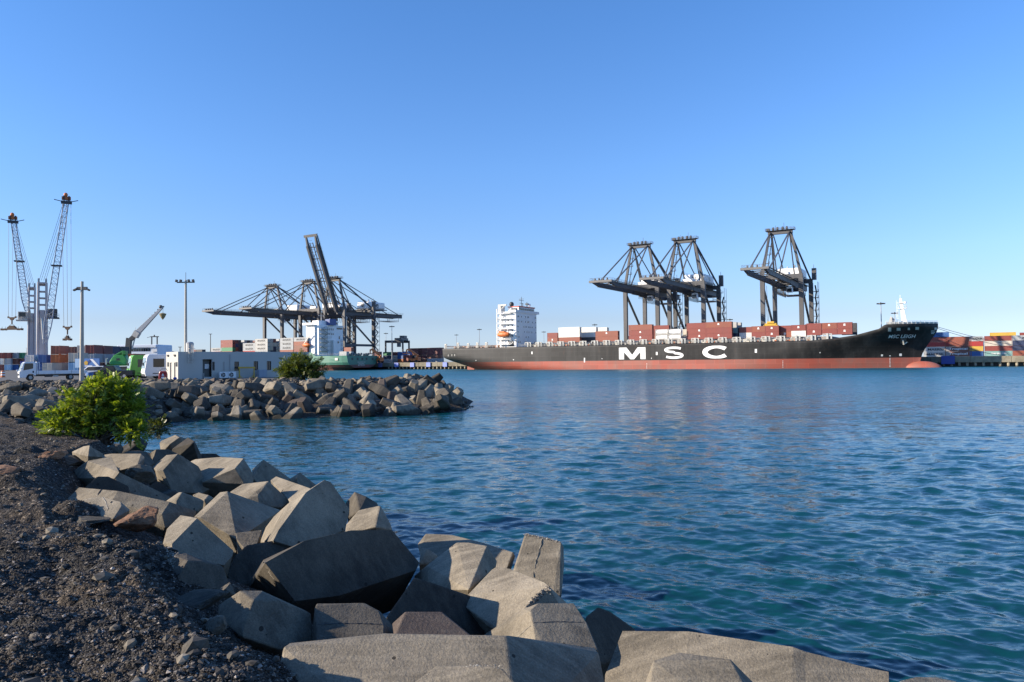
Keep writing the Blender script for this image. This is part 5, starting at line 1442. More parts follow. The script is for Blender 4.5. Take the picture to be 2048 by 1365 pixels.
lamp_post(371.5, 560, 90, 0.19, 'slender lamp post with four floodlights, rising behind the white building', 4, 0.2)
b = MB(); b.tube((0, 0, 0), (0, 0, 1), 0.26, 0.13, 8); mp_me = b.mesh('mast_pole', GALV)
b = MB(); b.tube((0, 0, -0.3), (0, 0, 0), 1.1, 1.3, 10); b.tube((0, 0, 0.0), (0, 0, 0.5), 0.2)
for k in range(8):
    a = k * PI / 4; b.box((1.5 * math.cos(a), 1.5 * math.sin(a), -0.25), (0.9, 0.7, 0.5), a)
mh_me = b.mesh('mast_head', DARKM)
for px, py, w in ((784, 653, 'in front of the yard crane'), (772, 667, 'left of the yard crane'), (913, 670, 'thinner one above the stern of the black ship'), (959, 659, 'taller one left of the white bridge'), (1088, 664, 'just right of the white bridge'), (1190, 649.5, 'right of the white containers'), (1461, 639, 'right of the middle gantry crane'), (1764, 606.6, 'tall one left of the bow mast'), (1791, 626, 'shorter one touching the bow mast')):
    D = 26.2 * F / (hz(px) - py)
    p = at(px, 700, D); p.z = 4.46
    h = zat(py, px, D) - 4.46
    root = thing('light_mast', 'distant high light mast, %s' % w, 'light mast', p, 0, 'high light masts of the container yard')
    o = link_mesh('mast_pole', mp_me, root); o.scale = (1.3, 1.3, h)
    o = link_mesh('mast_head', mh_me, root); o.location = (0, 0, h)
for px, py, D, w in ((52.5, 696.5, 300, 'thin pale pole beside the left blue containers'), (360, 694, 140, 'short grey post left of the roof tank'), (421, 668, 150, 'thin dark pole above the white building')):
    p = at(px, 720, D); p.z = 3.03; h = zat(py, px, D) - 3.03
    b = MB(); b.tube((0, 0, 0), (0, 0, h), 0.16 if D > 200 else 0.09, 0.07, 6); b.bb(-0.3, 0.3, -0.1, 0.1, h - 0.1, h)
    o = b.build('pole', OFFWHITE if D == 300 else DARKM); o.location = p; tag(o, w, 'pole')

# ---------------------------------------------------------------- yard machines beyond the water
p = at(795, 715, 560); p.z = 4.46
RTG = thing('yard_crane', 'dark rubber tyred yard crane behind the containers between the two ships', 'crane', p, -0.25)
hR = zat(684, 795, 560) - 4.46
for x in (-6.8, 6.8):
    for y in (-6, 6):
        b = MB(); b.beam((x, y, 1.2), (x, y, hR), 1.0, up=(0, 1, 0)); b.tube((x - 1, y, 0.7), (x + 1, y, 0.7), 0.7); b.build('leg', CRANE, RTG)
for y in (-6, 6):
    b = MB(); b.beam((-7.3, y, hR), (7.3, y, hR), 1.2, 1.8); b.build('girder', CRANE, RTG)
b = MB(); b.bb(0.5, 6, -6.5, 6.5, hR + 0.9, hR + 2.6); b.bb(3, 6.5, -3, 3, hR + 2.6, hR + 4.4); b.bb(2.4, 4.6, -6.6, -4, hR - 4, hR - 1); b.build('trolley', CRANE_L, RTG)
def reach_stacker(px, Y, rz, label):
    p = at(px, 720, Y); p.z = 4.46
    r_ = thing('reach_stacker', label, 'reach stacker', p, rz, 'orange reach stackers on the far yard')
    b = MB(); b.bb(-4, 4, -1.8, 1.8, 1.0, 2.6); b.bb(-4, -1.5, -1.8, 1.8, 2.6, 3.6); b.build('chassis', ORANGE, r_, bevel=0.1)
    b = MB(); b.beam((-3.2, 0, 4.4), (4.6, 0, 9.0), 1.1, 1.3); b.beam((4.6, 0, 9.0), (6.6, 0, 8.4), 0.9); b.beam((6.6, 0, 8.6), (6.6, 0, 6.4), 0.6); b.bb(6.2, 7.0, -4, 4, 5.8, 6.4); b.build('boom', ORANGE, r_, bevel=0.05)
    b = MB(); b.bb(-0.6, 1.2, -0.9, 0.9, 2.6, 4.4); b.build('cab', GLASS, r_, bevel=0.1)
    for x in (-2.9, 2.8):
        for y in (-1.6, 1.6):
            b = MB(); b.tube((x, y - 0.45, 0.9), (x, y + 0.45, 0.9), 0.9, n=14); b.build('wheel', BLACKP, r_)
reach_stacker(829, 505, PI - 0.5, 'orange reach stacker with raised boom nearer the black ship')
reach_stacker(755, 490, PI - 0.6, 'orange reach stacker partly behind the green stern')

# ---------------------------------------------------------------- the long low white building on the breakwater
BD = 84.6
bo = at(356, 745, BD); bo.z = 3.0
ba = math.atan2(0.74, 0.67)
BLD = thing('white_building', 'long low white flat roofed site building with dark windows on the breakwater', 'building', bo, ba)
BL, BWd, BH = 17.0, 3.1, 3.17
def lpx(px):   # distance along the long wall from the pixel column
    k = (px - 1024) / F
    ca, sa = math.cos(ba), math.sin(ba)
    return (k * bo.y - bo.x) / (ca - k * sa)
# local x along long wall, y inward; long wall is y = 0 and faces -y
holes = [(405, 424, 0.02, 2.30, 'recess'), (424.3, 429.2, 0.98, 2.0, 'w'), (468.4, 477.6, 0.9, 2.0, 'w'), (507, 516, 0.9, 2.02, 'w'), (533.5, 542.3, 0.9, 2.02, 'w')]
b = MB(); th = 0.22
xs = [0.0]; cuts = []
for p0, p1, za, zc, kd in holes:
    a, c = lpx(p0), lpx(p1); cuts.append((a, c, za, zc, kd))
prev = 0.0
for a, c, za, zc, kd in cuts:
    b.bb(prev, a, 0, th, 0, BH - 0.35)
    b.bb(a, c, 0, th, zc, BH - 0.35)
    if za > 0.1: b.bb(a, c, 0, th, 0, za)
    prev = c
b.bb(prev, BL, 0, th, 0, BH - 0.35)
b.bb(0, BL, 0.003, th, BH - 0.35, BH); b.bb(th, BL - th, BWd - th, BWd, 0, BH); b.bb(BL - th, BL, th, BWd, 0, BH)
b.bb(0.0, th, th, 0.45, 0, BH); b.bb(0, th, 0.45, 1.0, 1.95, BH); b.bb(0, th, 1.0, 1.55, 0, BH); b.bb(0, th, 1.55, 2.1, 1.95, BH); b.bb(0, th, 2.1, BWd, 0, BH)
b.build('wall', PLASTER, BLD)
b = MB(); b.bb(th, BL - th, th, BWd - th, BH - 0.5, BH - 0.32); b.build('roof', GREYP, BLD)
for a, c, za, zc, kd in cuts:
    if kd == 'w':
        b = MB(); b.bb(a, c, 0.12, 0.16, za, zc); w = b.build('window', GLASS, BLD)
        b = MB(); b.bb(a, a + 0.06, 0.06, 0.2, za, zc); b.bb(c - 0.06, c, 0.06, 0.2, za, zc); b.bb(a + 0.06, c - 0.06, 0.06, 0.2, zc - 0.06, zc); b.bb(a + 0.06, c - 0.06, 0.06, 0.2, za, za + 0.06); b.bb((a + c) / 2 - 0.02, (a + c) / 2 + 0.02, 0.08, 0.2, za + 0.06, zc - 0.06); b.build('window_frame', DARKM, w)
    else:
        b = MB(); b.bb(a + 0.05, c - 0.05, 0.6, 0.64, 0.05, 2.25); b.build('entrance_panel', paint('entrance_grey', (0.16, 0.16, 0.15), 0.8, 0.4, scale=1), BLD)
        b = MB(); b.bb(a + 0.5, a + 1.0, 0.52, 0.58, 1.2, 1.75); b.build('notice', WHITE, BLD)
        b = MB(); b.bb(a + 0.1, c - 0.1, -0.15, 0.5, 0.0, 0.25); b.bb(a + 0.15, c - 0.9, 0.1, 0.45, 0.25, 0.7); b.build('junk_crate', GREYP, BLD)
for y0, y1 in ((0.45, 1.0), (1.55, 2.1)):
    b = MB(); b.bb(0.1, 0.14, y0, y1, 0.0, 1.95); d = b.build('door', paint('door_grey', (0.34, 0.33, 0.31), 0.7, 0.2), BLD)
    b = MB(); b.bb(0.03, 0.1, y0 + 0.06, y0 + 0.12, 0.95, 1.1); b.build('handle', DARKM, d)
for y in (0.72, 2.5):
    b = MB(); b.bb(-0.14, -0.01, y - 0.14, y + 0.14, 2.72, 2.86); b.prism([(-0.01, y - 0.12, 2.6), (-0.14, y - 0.12, 2.72), (-0.01, y - 0.12, 2.72)], (0, 0.24, 0)); b.build('wall_lamp', DARKM, BLD)
for y in (0.14, 2.34):
    b = MB(); b.bb(-0.03, -0.01, y, y + 0.42, 1.5, 2.0); b.build('vent', GLASS, BLD)
for px in (447.5, 459.5):
    x = lpx(px); b = MB(); b.tube((x, -0.06, 0.2 if px < 455 else 0.1), (x, -0.06, 2.0 if px < 455 else 2.85), 0.035, n=6); b.build('drain_pipe', GALV, BLD)
b = MB()
for k in range(5): x = lpx(373); b.bb(x, x + 1.0, -0.02, -0.004, 0.9 + k * 0.32, 0.95 + k * 0.32)
b.build('wall_rib', PLASTER, BLD)
x = lpx(385); b = MB(); b.tube((x, 0.7, BH), (x, 0.7, BH + 1.0), 0.42, n=16); b.lathe([(0.44, BH + 0.98), (0.3, BH + 1.12), (0.02, BH + 1.16)], (x, 0.7, 0), 16); b.build('roof_tank', GALV, BLD, smooth=False)
x0_, x1_ = lpx(375.5), lpx(387)
b = MB()
for x in (x0_, x0_ + 0.42): b.bb(x - 0.025, x + 0.025, -0.2, -0.15, 1.9, BH + 0.9)
for k in range(8): b.bb(x0_, x0_ + 0.42, -0.19, -0.16, 2.0 + k * 0.28, 2.04 + k * 0.28)
for x in (x1_ - 0.1,): b.bb(x - 0.025, x + 0.025, -0.2, -0.15, 2.1, BH + 0.7)
for z in (2.4, 3.0, 3.5): b.bb(x0_, x1_, -0.42, -0.38, z, z + 0.04); b.bb(x1_ - 0.04, x1_, -0.4, -0.16, z, z + 0.04); b.bb(x0_ - 0.02, x0_ + 0.02, -0.4, -0.16, z, z + 0.04)
b.build('roof_ladder', OFFWHITE, BLD)
for px, w in ((434.8, 'left one'), (451, 'right one')):
    q = BLD.matrix_world if False else None
    x = lpx(px)
    ac = thing('air_conditioner', 'white air conditioner unit on the ground by the building wall, %s of the two' % w, 'air conditioner', bo + Vector((math.cos(ba) * (x + 0.35) + math.sin(ba) * 0.75, math.sin(ba) * (x + 0.35) - math.cos(ba) * 0.75, 0.03)), ba, 'air conditioner units by the white building')
    b = MB(); b.bb(-0.48, 0.48, -0.18, 0.18, 0.06, 0.78); b.build('casing', WHITE, ac, bevel=0.02)
    b = MB(); b.tube((-0.12, -0.19, 0.42), (-0.12, -0.20, 0.42), 0.27, n=18); f = b.build('fan_grille', DARKM, ac)
    b = MB()
    for k in range(3): a = k * 2.1; b.beam((-0.12, -0.21, 0.42), (-0.12 + 0.24 * math.cos(a), -0.21, 0.42 + 0.24 * math.sin(a)), 0.1, 0.01, up=(0, 1, 0))
    b.build('fan_blade', GREYP, f)
def by_wall(px, off, z=0.03):
    x = lpx(px); return bo + Vector((math.cos(ba) * x + math.sin(ba) * off, math.sin(ba) * x - math.cos(ba) * off, z))
fr = thing('lifting_frame', 'rusty yellow steel frame standing against the white building', 'steel frame', by_wall(469, 0.9), ba)
fl = lpx(502) - lpx(469)
b = MB(); b.beam((0, 0, 1.25), (fl, 0, 1.22), 0.14, 0.2); b.build('top_bar', YELLOW, fr)
for x in (0.12, fl - 0.12):
    b = MB(); b.beam((x, 0, 0), (x, 0, 1.15), 0.1); b.beam((x, -0.3, 0.05), (x, 0.3, 0.05), 0.1); b.beam((x, 0, 0.35), (x + (0.4 if x < 1 else -0.4), 0, 0.02), 0.06); b.build('leg', YELLOW, fr)
cab = thing('utility_cabinet', 'pale blue grey utility cabinet against the building wall left of the bush', 'cabinet', by_wall(510, 0.6), ba)
b = MB(); b.bb(0, 1.1, -0.25, 0.25, 0, 0.95); b.build('casing', paint('cabinet_blue_grey', (0.30, 0.35, 0.42), 0.6, 0.2), cab, bevel=0.02)
b = MB(); b.bb(0.08, 0.52, -0.27, -0.255, 0.1, 0.88); b.build('door', paint('cabinet_blue_grey', (0.3, 0.35, 0.42)), cab)
b = MB(); b.bb(0.58, 1.02, -0.27, -0.255, 0.1, 0.88); b.build('door', paint('cabinet_blue_grey', (0.3, 0.35, 0.42)), cab)
rx = at(326.5, 752, 83); rx.z = 3.03
rb = thing('red_locker', 'red fire point locker with white markings, left of the white building', 'locker', rx, 0.3)
b = MB(); b.bb(-0.42, 0.42, -0.25, 0.25, 0, 0.72); b.prism([(-0.42, -0.25, 0.72), (0.42, -0.25, 0.72), (0.3, -0.25, 0.98), (-0.3, -0.25, 0.98)], (0, 0.5, 0)); b.build('casing', REDP, rb, bevel=0.04)
b = MB(); b.bb(-0.16, 0.14, -0.275, -0.262, 0.12, 0.36); b.prism([(-0.14, -0.262, 0.46), (0.12, -0.262, 0.46), (0.02, -0.262, 0.72), (-0.04, -0.262, 0.72)], (0, -0.012, 0)); b.build('white_marking', LETTERW, rb)
b = MB(); b.path([(-0.35, 0, 1.0), (-0.2, 0, 1.22), (0.3, 0, 1.25), (0.42, 0, 1.0)], 0.03, 5); b.build('hoop', DARKM, rb)
bl = link_mesh('blue_bag', MB().ell((0, 0, 0.14), (0.22, 0.16, 0.16), 8, 6).mesh('blue_bag', BLUEP)); bl.location = at(350, 757, 84); bl.location.z = 3.03; tag(bl, 'small blue bag on the ground by the building door', 'bag')

# ---------------------------------------------------------------- vehicles
def wheel(b_parent, p, r, w, axis='y'):
    b = MB(); p = Vector(p)
    q = Vector((0, w / 2, 0))
    b.tube(p - q, p + q, r, n=20); o = b.build('wheel', BLACKP, b_parent, bevel=0.03)
    b = MB(); b.tube(p - q * 1.04, p - q * 0.98, r * 0.55, n=14); b.build('rim', GREYP, o)
TY = 86.5
tx = at(38, 750, TY); tx.z = 3.03
TR = thing('flatbed_truck', 'white flatbed truck with a flat low bed facing left', 'truck', (tx.x, tx.y, 3.03), 0.66)
TR.scale = (0.85, 1, 1)
# local x from the nose to the tail, y depth
prof = [(0.05, 0.35), (0.0, 1.05), (0.12, 1.12), (0.42, 2.08), (0.62, 2.2), (1.62, 2.2), (1.70, 2.05), (1.70, 0.62), (1.55, 0.58), (1.45, 0.35)]
arch = [(0.68, 0.35), (0.80, 0.62), (1.0, 0.78), (1.2, 0.8), (1.4, 0.72), (1.5, 0.58)]
side = [(0.05, 0.35), (0.0, 1.05), (0.10, 1.12), (0.42, 2.08), (0.62, 2.2), (1.62, 2.2), (1.70, 2.05), (1.70, 0.60), (1.5, 0.60), (1.36, 0.76), (1.15, 0.82), (0.93, 0.76), (0.78, 0.58), (0.70, 0.35)]
sc_ = 1.16
b = MB(); b.prism([(x * sc_, 0, z) for x, z in side], (0, 1.95, 0)); cabp = b.build('cab', TRUCKW, TR, bevel=0.03)
b = MB(); b.prism([(0.50, -0.012, 1.22), (0.62, -0.012, 1.95), (0.70, -0.012, 2.02), (1.62, -0.012, 2.02), (1.62, -0.012, 1.42), (1.05, -0.012, 1.30)], (0, 0.01, 0)); b.build('side_window', GLASS, cabp)
b = MB(); b.prism([(0.10, 0.12, 1.16), (0.10, 1.83, 1.16), (0.46, 1.75, 2.06), (0.46, 0.2, 2.06)], (-0.015, 0, 0.006)); b.build('windscreen', PANE_L, cabp)
b = MB(); b.bb(-0.03, 0.05, 0.1, 0.45, 0.62, 0.84); b.build('headlight', GLASS, cabp)
b = MB(); b.bb(-0.03, 0.05, 1.5, 1.85, 0.62, 0.84); b.build('headlight', GLASS, cabp)
b = MB(); b.bb(-0.03, 0.03, 0.5, 1.45, 0.66, 0.8); b.build('grille', DARKM, cabp)
b = MB(); b.bb(0.2, 0.32, -0.28, -0.1, 1.15, 1.5); b.tube((0.26, -0.1, 1.45), (0.36, 0, 1.5), 0.02); b.build('mirror', TRUCKW, cabp)
b = MB(); b.bb(-0.3, -0.12, -0.1, 0.1, 1.12, 1.3); b.tube((-0.15, 0, 1.2), (0.05, 0.1, 1.1), 0.02); b.build('mirror', TRUCKW, cabp)
b = MB(); b.bb(1.55, 1.72, -0.015, -0.005, 0.92, 1.14); b.build('door_plate', DARKM, cabp)
b = MB(); b.bb(2.02, 2.12, 0.0, 1.95, 0.75, 2.2); b.path([(2.05, 0.05, 2.0), (2.35, 0.05, 2.15), (2.35, 0.05, 1.3)], 0.04); b.build('headboard', TRUCKW, TR)
b = MB(); b.bb(2.2, 8.15, -0.02, 2.0, 0.74, 0.80); b.bb(2.2, 8.15, -0.03, 0.03, 0.80, 1.14); b.bb(2.2, 8.15, 1.94, 2.0, 0.80, 1.14); b.bb(8.1, 8.16, 0.03, 1.94, 0.80, 1.14); b.build('flat_bed', TRUCKW, TR, bevel=0.01)
b = MB()
for x in (2.25, 4.2, 6.2, 8.1): b.bb(x - 0.03, x + 0.03, -0.05, -0.035, 0.78, 1.2)
b.build('bed_stake', GREYP, TR)
b = MB(); b.bb(1.9, 7.9, 0.4, 0.55, 0.5, 0.72); b.bb(1.9, 7.9, 1.4, 1.55, 0.5, 0.72); b.bb(3.0, 3.9, 0.1, 0.5, 0.4, 0.7); b.build('chassis', DARKM, TR)
b = MB(); b.bb(4.0, 4.6, 0.02, 0.06, 0.42, 0.62); b.build('fuel_plate', GREYP, TR)
for x in (1.33, 6.1):
    for y in (0.16, 1.8): wheel(TR, (x, y, 0.37), 0.38, 0.24)
b = MB(); b.bb(2.3, 2.34, 0.05, 0.09, 1.14, 1.5); b.bb(2.3, 3.2, 0.06, 0.08, 1.44, 1.5); b.build('stake_rail', GREYP, TR)

def bus(px, Y, L, col, label, glass_c, dark_front):
    p = at(px, 750, Y); p.z = 3.03
    r_ = thing('bus', label, 'bus', p, 0.62, 'buses parked by the white building')
    H = 2.95
    b = MB(); b.prism([(0.12, 0, 0.32), (0.0, 0, 0.9), (0.1, 0, 1.5), (0.28, 0, 2.7), (0.5, 0, H), (L, 0, H), (L, 0, 0.32)], (0, 2.4, 0)); bd = b.build('body', col, r_, bevel=0.08, segs=2)
    b = MB(); b.prism([(0.06, 0.15, 1.25), (0.06, 2.25, 1.25), (0.28, 2.2, 2.55), (0.28, 0.2, 2.55)], (-0.03, 0, 0)); b.build('windscreen', glass_c, bd)
    n = 5
    for k in range(n):
        x0 = 0.95 + k * 1.42
        if x0 + 1.2 > L: break
        b = MB(); b.bb(x0, x0 + 1.22, -0.02, -0.005, 1.42, 2.42); b.build('side_window', GLASS, bd)
    b = MB(); b.bb(0.9, L - 0.4, -0.015, -0.004, 0.62, 0.72); b.build('rub_strip', DARKM, bd)
    for y in (0.15, 1.85):
        b = MB(); b.bb(-0.02, 0.1, y, y + 0.4, 0.72, 0.95); b.build('headlight', WHITE if dark_front else GLASS, bd)
    b = MB(); b.bb(0.02, 0.1, 0.3, 2.1, 0.36, 0.6); b.build('bumper', DARKM, bd)
    b = MB(); b.bb(-0.25, -0.1, -0.25, -0.1, 1.6, 1.95); b.tube((-0.17, -0.17, 1.9), (0.15, 0.1, 2.1), 0.025); b.build('mirror', DARKM, bd)
    b = MB(); b.bb(0.23, 0.27, 0.6, 1.8, 2.58, 2.80); b.build('destination_board', OFFWHITE, bd)
    for x in (1.7, L - 1.8):
        for y in (0.14, 2.25): wheel(r_, (x, y, 0.48), 0.48, 0.26)
bus(289, 89, 7.5, TRUCKW, 'white minibus parked nose left beside the white building', PANE_L, True)
bus(259, 95, 8.5, LIME, 'lime green bus parked behind the white minibus', PANE_L, False)
def car(px, Y, col, label, pick):
    p = at(px, 750, Y); p.z = 3.03
    r_ = thing('pickup_truck' if pick else 'parked_car', label, 'pickup truck' if pick else 'car', p, 0.1)
    L = 5.2 if pick else 4.6
    pr = [(0.0, 0.35), (0.0, 0.85), (1.1, 1.0), (1.75, 1.62), (2.9, 1.68), (3.25, 1.05), (L, 1.05), (L, 0.35)] if pick else [(0, 0.35), (0, 0.85), (1.0, 1.0), (1.7, 1.58), (3.6, 1.62), (4.4, 1.05), (L, 0.9), (L, 0.35)]
    b = MB(); b.prism([(x, 0, z) for x, z in pr], (0, 1.75, 0)); bd = b.build('body', col, r_, bevel=0.06, segs=2)
    b = MB(); b.prism([(1.3, -0.01, 1.05), (1.82, -0.01, 1.54), (2.85, -0.01, 1.58), (3.05, -0.01, 1.08)] if pick else [(1.25, -0.01, 1.05), (1.78, -0.01, 1.5), (3.5, -0.01, 1.54), (4.0, -0.01, 1.05)], (0, 0.008, 0)); b.build('side_window', GLASS, bd)
    b = MB(); q = [(1.15, 0.15, 1.05), (1.15, 1.6, 1.05), (1.72, 1.5, 1.56), (1.72, 0.25, 1.56)]; b.prism(q, (-0.02, 0, 0.015)); b.build('windscreen', PANE_L, bd)
    for y in (0.1, 1.35):
        b = MB(); b.bb(-0.02, 0.1, y, y + 0.3, 0.66, 0.82); b.build('headlight', GREYP, bd)
    for x in (0.95, L - 1.0):
        for y in (0.1, 1.65): wheel(r_, (x, y, 0.34), 0.35, 0.2)
car(147, 97, TRUCKW, 'white car behind the bed of the flatbed truck', False)
car(178, 94, paint('black_car_paint', (0.02, 0.02, 0.024), 0.25, 0.05), 'black pickup behind the lamp post and the blue drum', True)
car(203, 99, TRUCKW, 'white low car mostly hidden between the black pickup and the green machine', False)
# green wheeled loader / mobile machine seen from behind
p = at(217, 750, 108); p.z = 3.03
GM = thing('material_handler', 'bright green mobile loading machine with rounded engine cover, behind the bright green shrub', 'machine', p, 0.15)
b = MB(); b.hull([(0.2, 0, 2.2), (2.9, 0, 2.2), (0.0, 0.2, 2.7), (0.5, 0.3, 3.5), (1.0, 0.5, 3.95), (2.2, 0.5, 4.0), (2.9, 0.3, 3.2), (0.2, 2.6, 2.2), (2.9, 2.6, 2.2), (0.5, 2.4, 3.6), (2.3, 2.4, 4.0)]); b.build('engine_cover', GREENP, GM, bevel=0.08)
b = MB(); b.bb(2.1, 2.7, 0.4, 1.6, 3.9, 4.6); b.beam((0.6, 0.6, 3.6), (2.2, 0.6, 4.5), 0.3); b.build('boom_stub', GREENP, GM, bevel=0.05)
b = MB(); b.bb(0.1, 3.2, -0.1, 2.5, 1.2, 2.1); b.build('chassis', DARKM, GM)
b = MB(); b.bb(-0.2, 3.4, -0.3, 0.3, 1.75, 2.15); b.build('platform', GREENP, GM)
b = MB(); b.beam((1.2, -0.32, 1.3), (1.6, -0.32, 1.8), 0.12, 0.04, up=(0, 1, 0)); b.beam((1.6, -0.32, 1.8), (2.0, -0.32, 1.3), 0.12, 0.04, up=(0, 1, 0)); b.build('chevron', OFFWHITE, GM)
b = MB(); b.bb(1.3, 1.9, -0.03, 0.02, 2.9, 3.3); b.build('grille', DARKM, GM)
b = MB(); b.bb(-0.5, -0.3, -0.1, 0.1, 2.2, 3.3); b.bb(-0.5, -0.1, -0.1, 0.1, 3.2, 3.35); b.build('mirror', OFFWHITE, GM)
for x in (0.6, 2.6):
    for y in (0.2, 2.2): wheel(GM, (x, y, 0.62), 0.62, 0.4)
GM.scale = (0.8, 0.9, 0.82)
# blue signboard
p = at(150, 735, 150); p.z = 3.03
BB_ = thing('signboard', 'large blue signboard with a house roof shape and white band behind the lamp post', 'sign', p, -0.05)
bw_ = (200 - 150) / F * 150
zb0, zb1 = zat(735.5, 180, 150) - 3.03, zat(717.5, 180, 150) - 3.03
b = MB(); b.bb(0, bw_, 0, 0.2, zb0, zb1); bo_ = b.build('board', paint('sign_blue', (0.05, 0.16, 0.42), 0.5, 0.1), BB_)
def sgn(poly, mat, nm, off):
    b = MB(); b.prism([(x * bw_, -off, zb0 + z * (zb1 - zb0)) for x, z in poly], (0, 0.012, 0)); b.build(nm, mat, bo_)
sgn([(0.0, 0), (0.33, 0), (0.33, 0.98), (0, 0.98)], LBLUE, 'pale_panel', 0.015)
sgn([(0.42, 0.35), (0.62, 0.92), (0.72, 0.95), (0.98, 0.05), (0.90, 0.05), (0.68, 0.75), (0.5, 0.3)], paint('sign_navy', (0.02, 0.05, 0.2), 0.5, 0.0), 'roof_shape', 0.03)
sgn([(0.62, 0.93), (0.74, 0.93), (1.0, 0.15), (1.0, 0.0), (0.93, 0.0)], LETTERW, 'white_band', 0.045)
sgn([(0.40, 0.3), (0.52, 0.3), (0.54, 0.6), (0.46, 0.78), (0.38, 0.6)], YELLOW, 'yellow_emblem', 0.05)
sgn([(0.2, 0.0), (0.4, 0.2), (0.4, 0.12), (0.28, 0.0)], LETTERW, 'white_band', 0.05)
sgn([(0.42, 0.12), (0.72, 0.12), (0.72, 0.22), (0.42, 0.22)], LETTERW, 'text_band', 0.05)
for x in (0.15, 0.85):
    b = MB(); b.bb(x * bw_ - 0.1, x * bw_ + 0.1, 0.22, 0.4, 0, zb1); b.build('post', DARKM, BB_)
# traffic barrels and the blue drum
def barrel(px, Y, label):
    p = at(px, 748, Y); p.z = 3.03
    r_ = thing('traffic_barrel', label, 'traffic barrel', p, 0)
    b = MB(); b.lathe([(0.34, 0), (0.34, 0.1), (0.29, 0.12), (0.27, 0.5), (0.24, 1.0), (0.10, 1.06)], (0, 0, 0), 14); b.build('drum', ORANGE, r_)
    for z in (0.3, 0.68):
        b = MB(); b.lathe([(0.295, z), (0.275, z + 0.18)], (0, 0, 0), 14); b.build('stripe', LETTERW, r_)
barrel(5.8, 118, 'orange traffic barrel with white stripes on the grey asphalt at the far left')
p = at(180, 756, 88); p.z = 3.03
b = MB(); b.lathe([(0.36, 0), (0.36, 0.28), (0.38, 0.3), (0.36, 0.32), (0.36, 0.6), (0.38, 0.62), (0.36, 0.64), (0.36, 0.9), (0.02, 0.88)], (0, 0, 0), 16)
o = b.build('blue_drum', paint('drum_blue', (0.03, 0.13, 0.36), 0.5, 0.2)); o.location = p; tag(o, 'blue drum at the foot of the near lamp post', 'drum')
# ---------------------------------------------------------------- concrete armour blocks in the foreground
NRM = dict(L=(-0.70, -0.45, 0.55), LT=(-0.38, -0.35, 0.85), LF=(-0.55, -0.72, 0.42), D=(0.66, -0.66, 0.36), DT=(0.60, -0.42, 0.68), DF=(0.50, -0.84, 0.2), T=(0.18, -0.52, 0.83), TT=(0.0, -0.25, 0.97), F=(0.02, -0.86, 0.5), R=(0.9, -0.35, 0.25), LL=(-0.85, -0.50, 0.18))
DBG = []
def trace_hull(b, D0, faces, T=0.9, shrink=0.82, down=0.75):
    known = []; DBG.append(faces)
    def find(p):
        for q, w in known:
            if abs(q[0] - p[0]) < 3.2 and abs(q[1] - p[1]) < 3.2: return w
        return None
    for nk, pts in faces:
        n = Vector(NRM[nk] if isinstance(nk, str) else nk).normalized()
        kn = [find(p) for p in pts if find(p) is not None]
        a = at(pts[0][0], pts[0][1], D0) if not known else (sum(kn, Vector((0, 0, 0))) / len(kn) if kn else at(pts[0][0], pts[0][1], D0))
        for p in pts:
            if find(p) is None:
                d = ray(*p); k = d.dot(n)
                w = EYE + d * ((a - EYE).dot(n) / k) if abs(k) > 0.05 else at(p[0], p[1], a.y)
                lim = (a - EYE).length
                l = (w - EYE).length
                if l > lim + 2.2 or l < lim - 2.2 or (w - EYE).dot(d) < 0: w = EYE + d.normalized() * max(lim - 1.6, min(lim + 1.6, l))
                known.append((p, w))
    V = [w for _, w in known]
    c = sum(V, Vector((0, 0, 0))) / len(V)
    vd = (c - EYE); vd.z = 0; vd.normalize()
    off = (vd * 0.75 + Vector((0, 0, -down))) * T
    b.hull(V + [c + (v - c) * shrink + off for v in V])
    return c
def roughen(o, amp, cut):
    me = o.data; bm = bmesh.new(); bm.from_mesh(me)
    for v in bm.verts: pass
    bm.to_mesh(me); bm.free()
FG = 'big concrete armour blocks along the near shore'
def block(label, hulls, mat=None, bevel=0.028):
    b = MB()
    for h in hulls: trace_hull(b, *h)
    bmesh.ops.dissolve_limit(b.bm, angle_limit=0.10, verts=b.bm.verts[:], edges=b.bm.edges[:])
    bmesh.ops.recalc_face_normals(b.bm, faces=b.bm.faces[:])
    # chipped, slightly uneven arrises: cut the long edges and nudge the new points inwards
    cen = sum((v.co for v in b.bm.verts), Vector((0, 0, 0))) / len(b.bm.verts)
    es = [e for e in b.bm.edges if e.calc_length() > 0.25 and len(e.link_faces) == 2 and e.calc_face_angle(0) > 0.25]
    new = []
    for e in es:
        k = int(e.calc_length() / 0.11)
        r = bmesh.ops.subdivide_edges(b.bm, edges=[e], cuts=max(1, min(k, 14)))
        new += [g for g in r['geom_inner'] if isinstance(g, bmesh.types.BMVert)]
    for v in new:
        if v.is_valid:
            n = Vector((0, 0, 0))
            for f in v.link_faces: n += f.normal
            j = rnd.random()
            v.co -= n.normalized() * (rnd.uniform(0.02, 0.05) if j > 0.91 else 0.012 * rnd.random())
    bmesh.ops.triangulate(b.bm, faces=[f for f in b.bm.faces if len(f.verts) > 4])
    o = b.build('armour_block', mat or CONC)
    # soften the arrises
    md = o.modifiers.new('soft_edges', 'BEVEL'); md.width = bevel; md.segments = 2; md.limit_method = 'ANGLE'; md.angle_limit = 0.5
    ctr = sum((Vector(v.co) for v in o.data.vertices), Vector((0, 0, 0))) / len(o.data.vertices)
    o.data.transform(Matrix.Translation(-ctr)); o.location = ctr
    return tag(o, label, 'concrete block', FG)

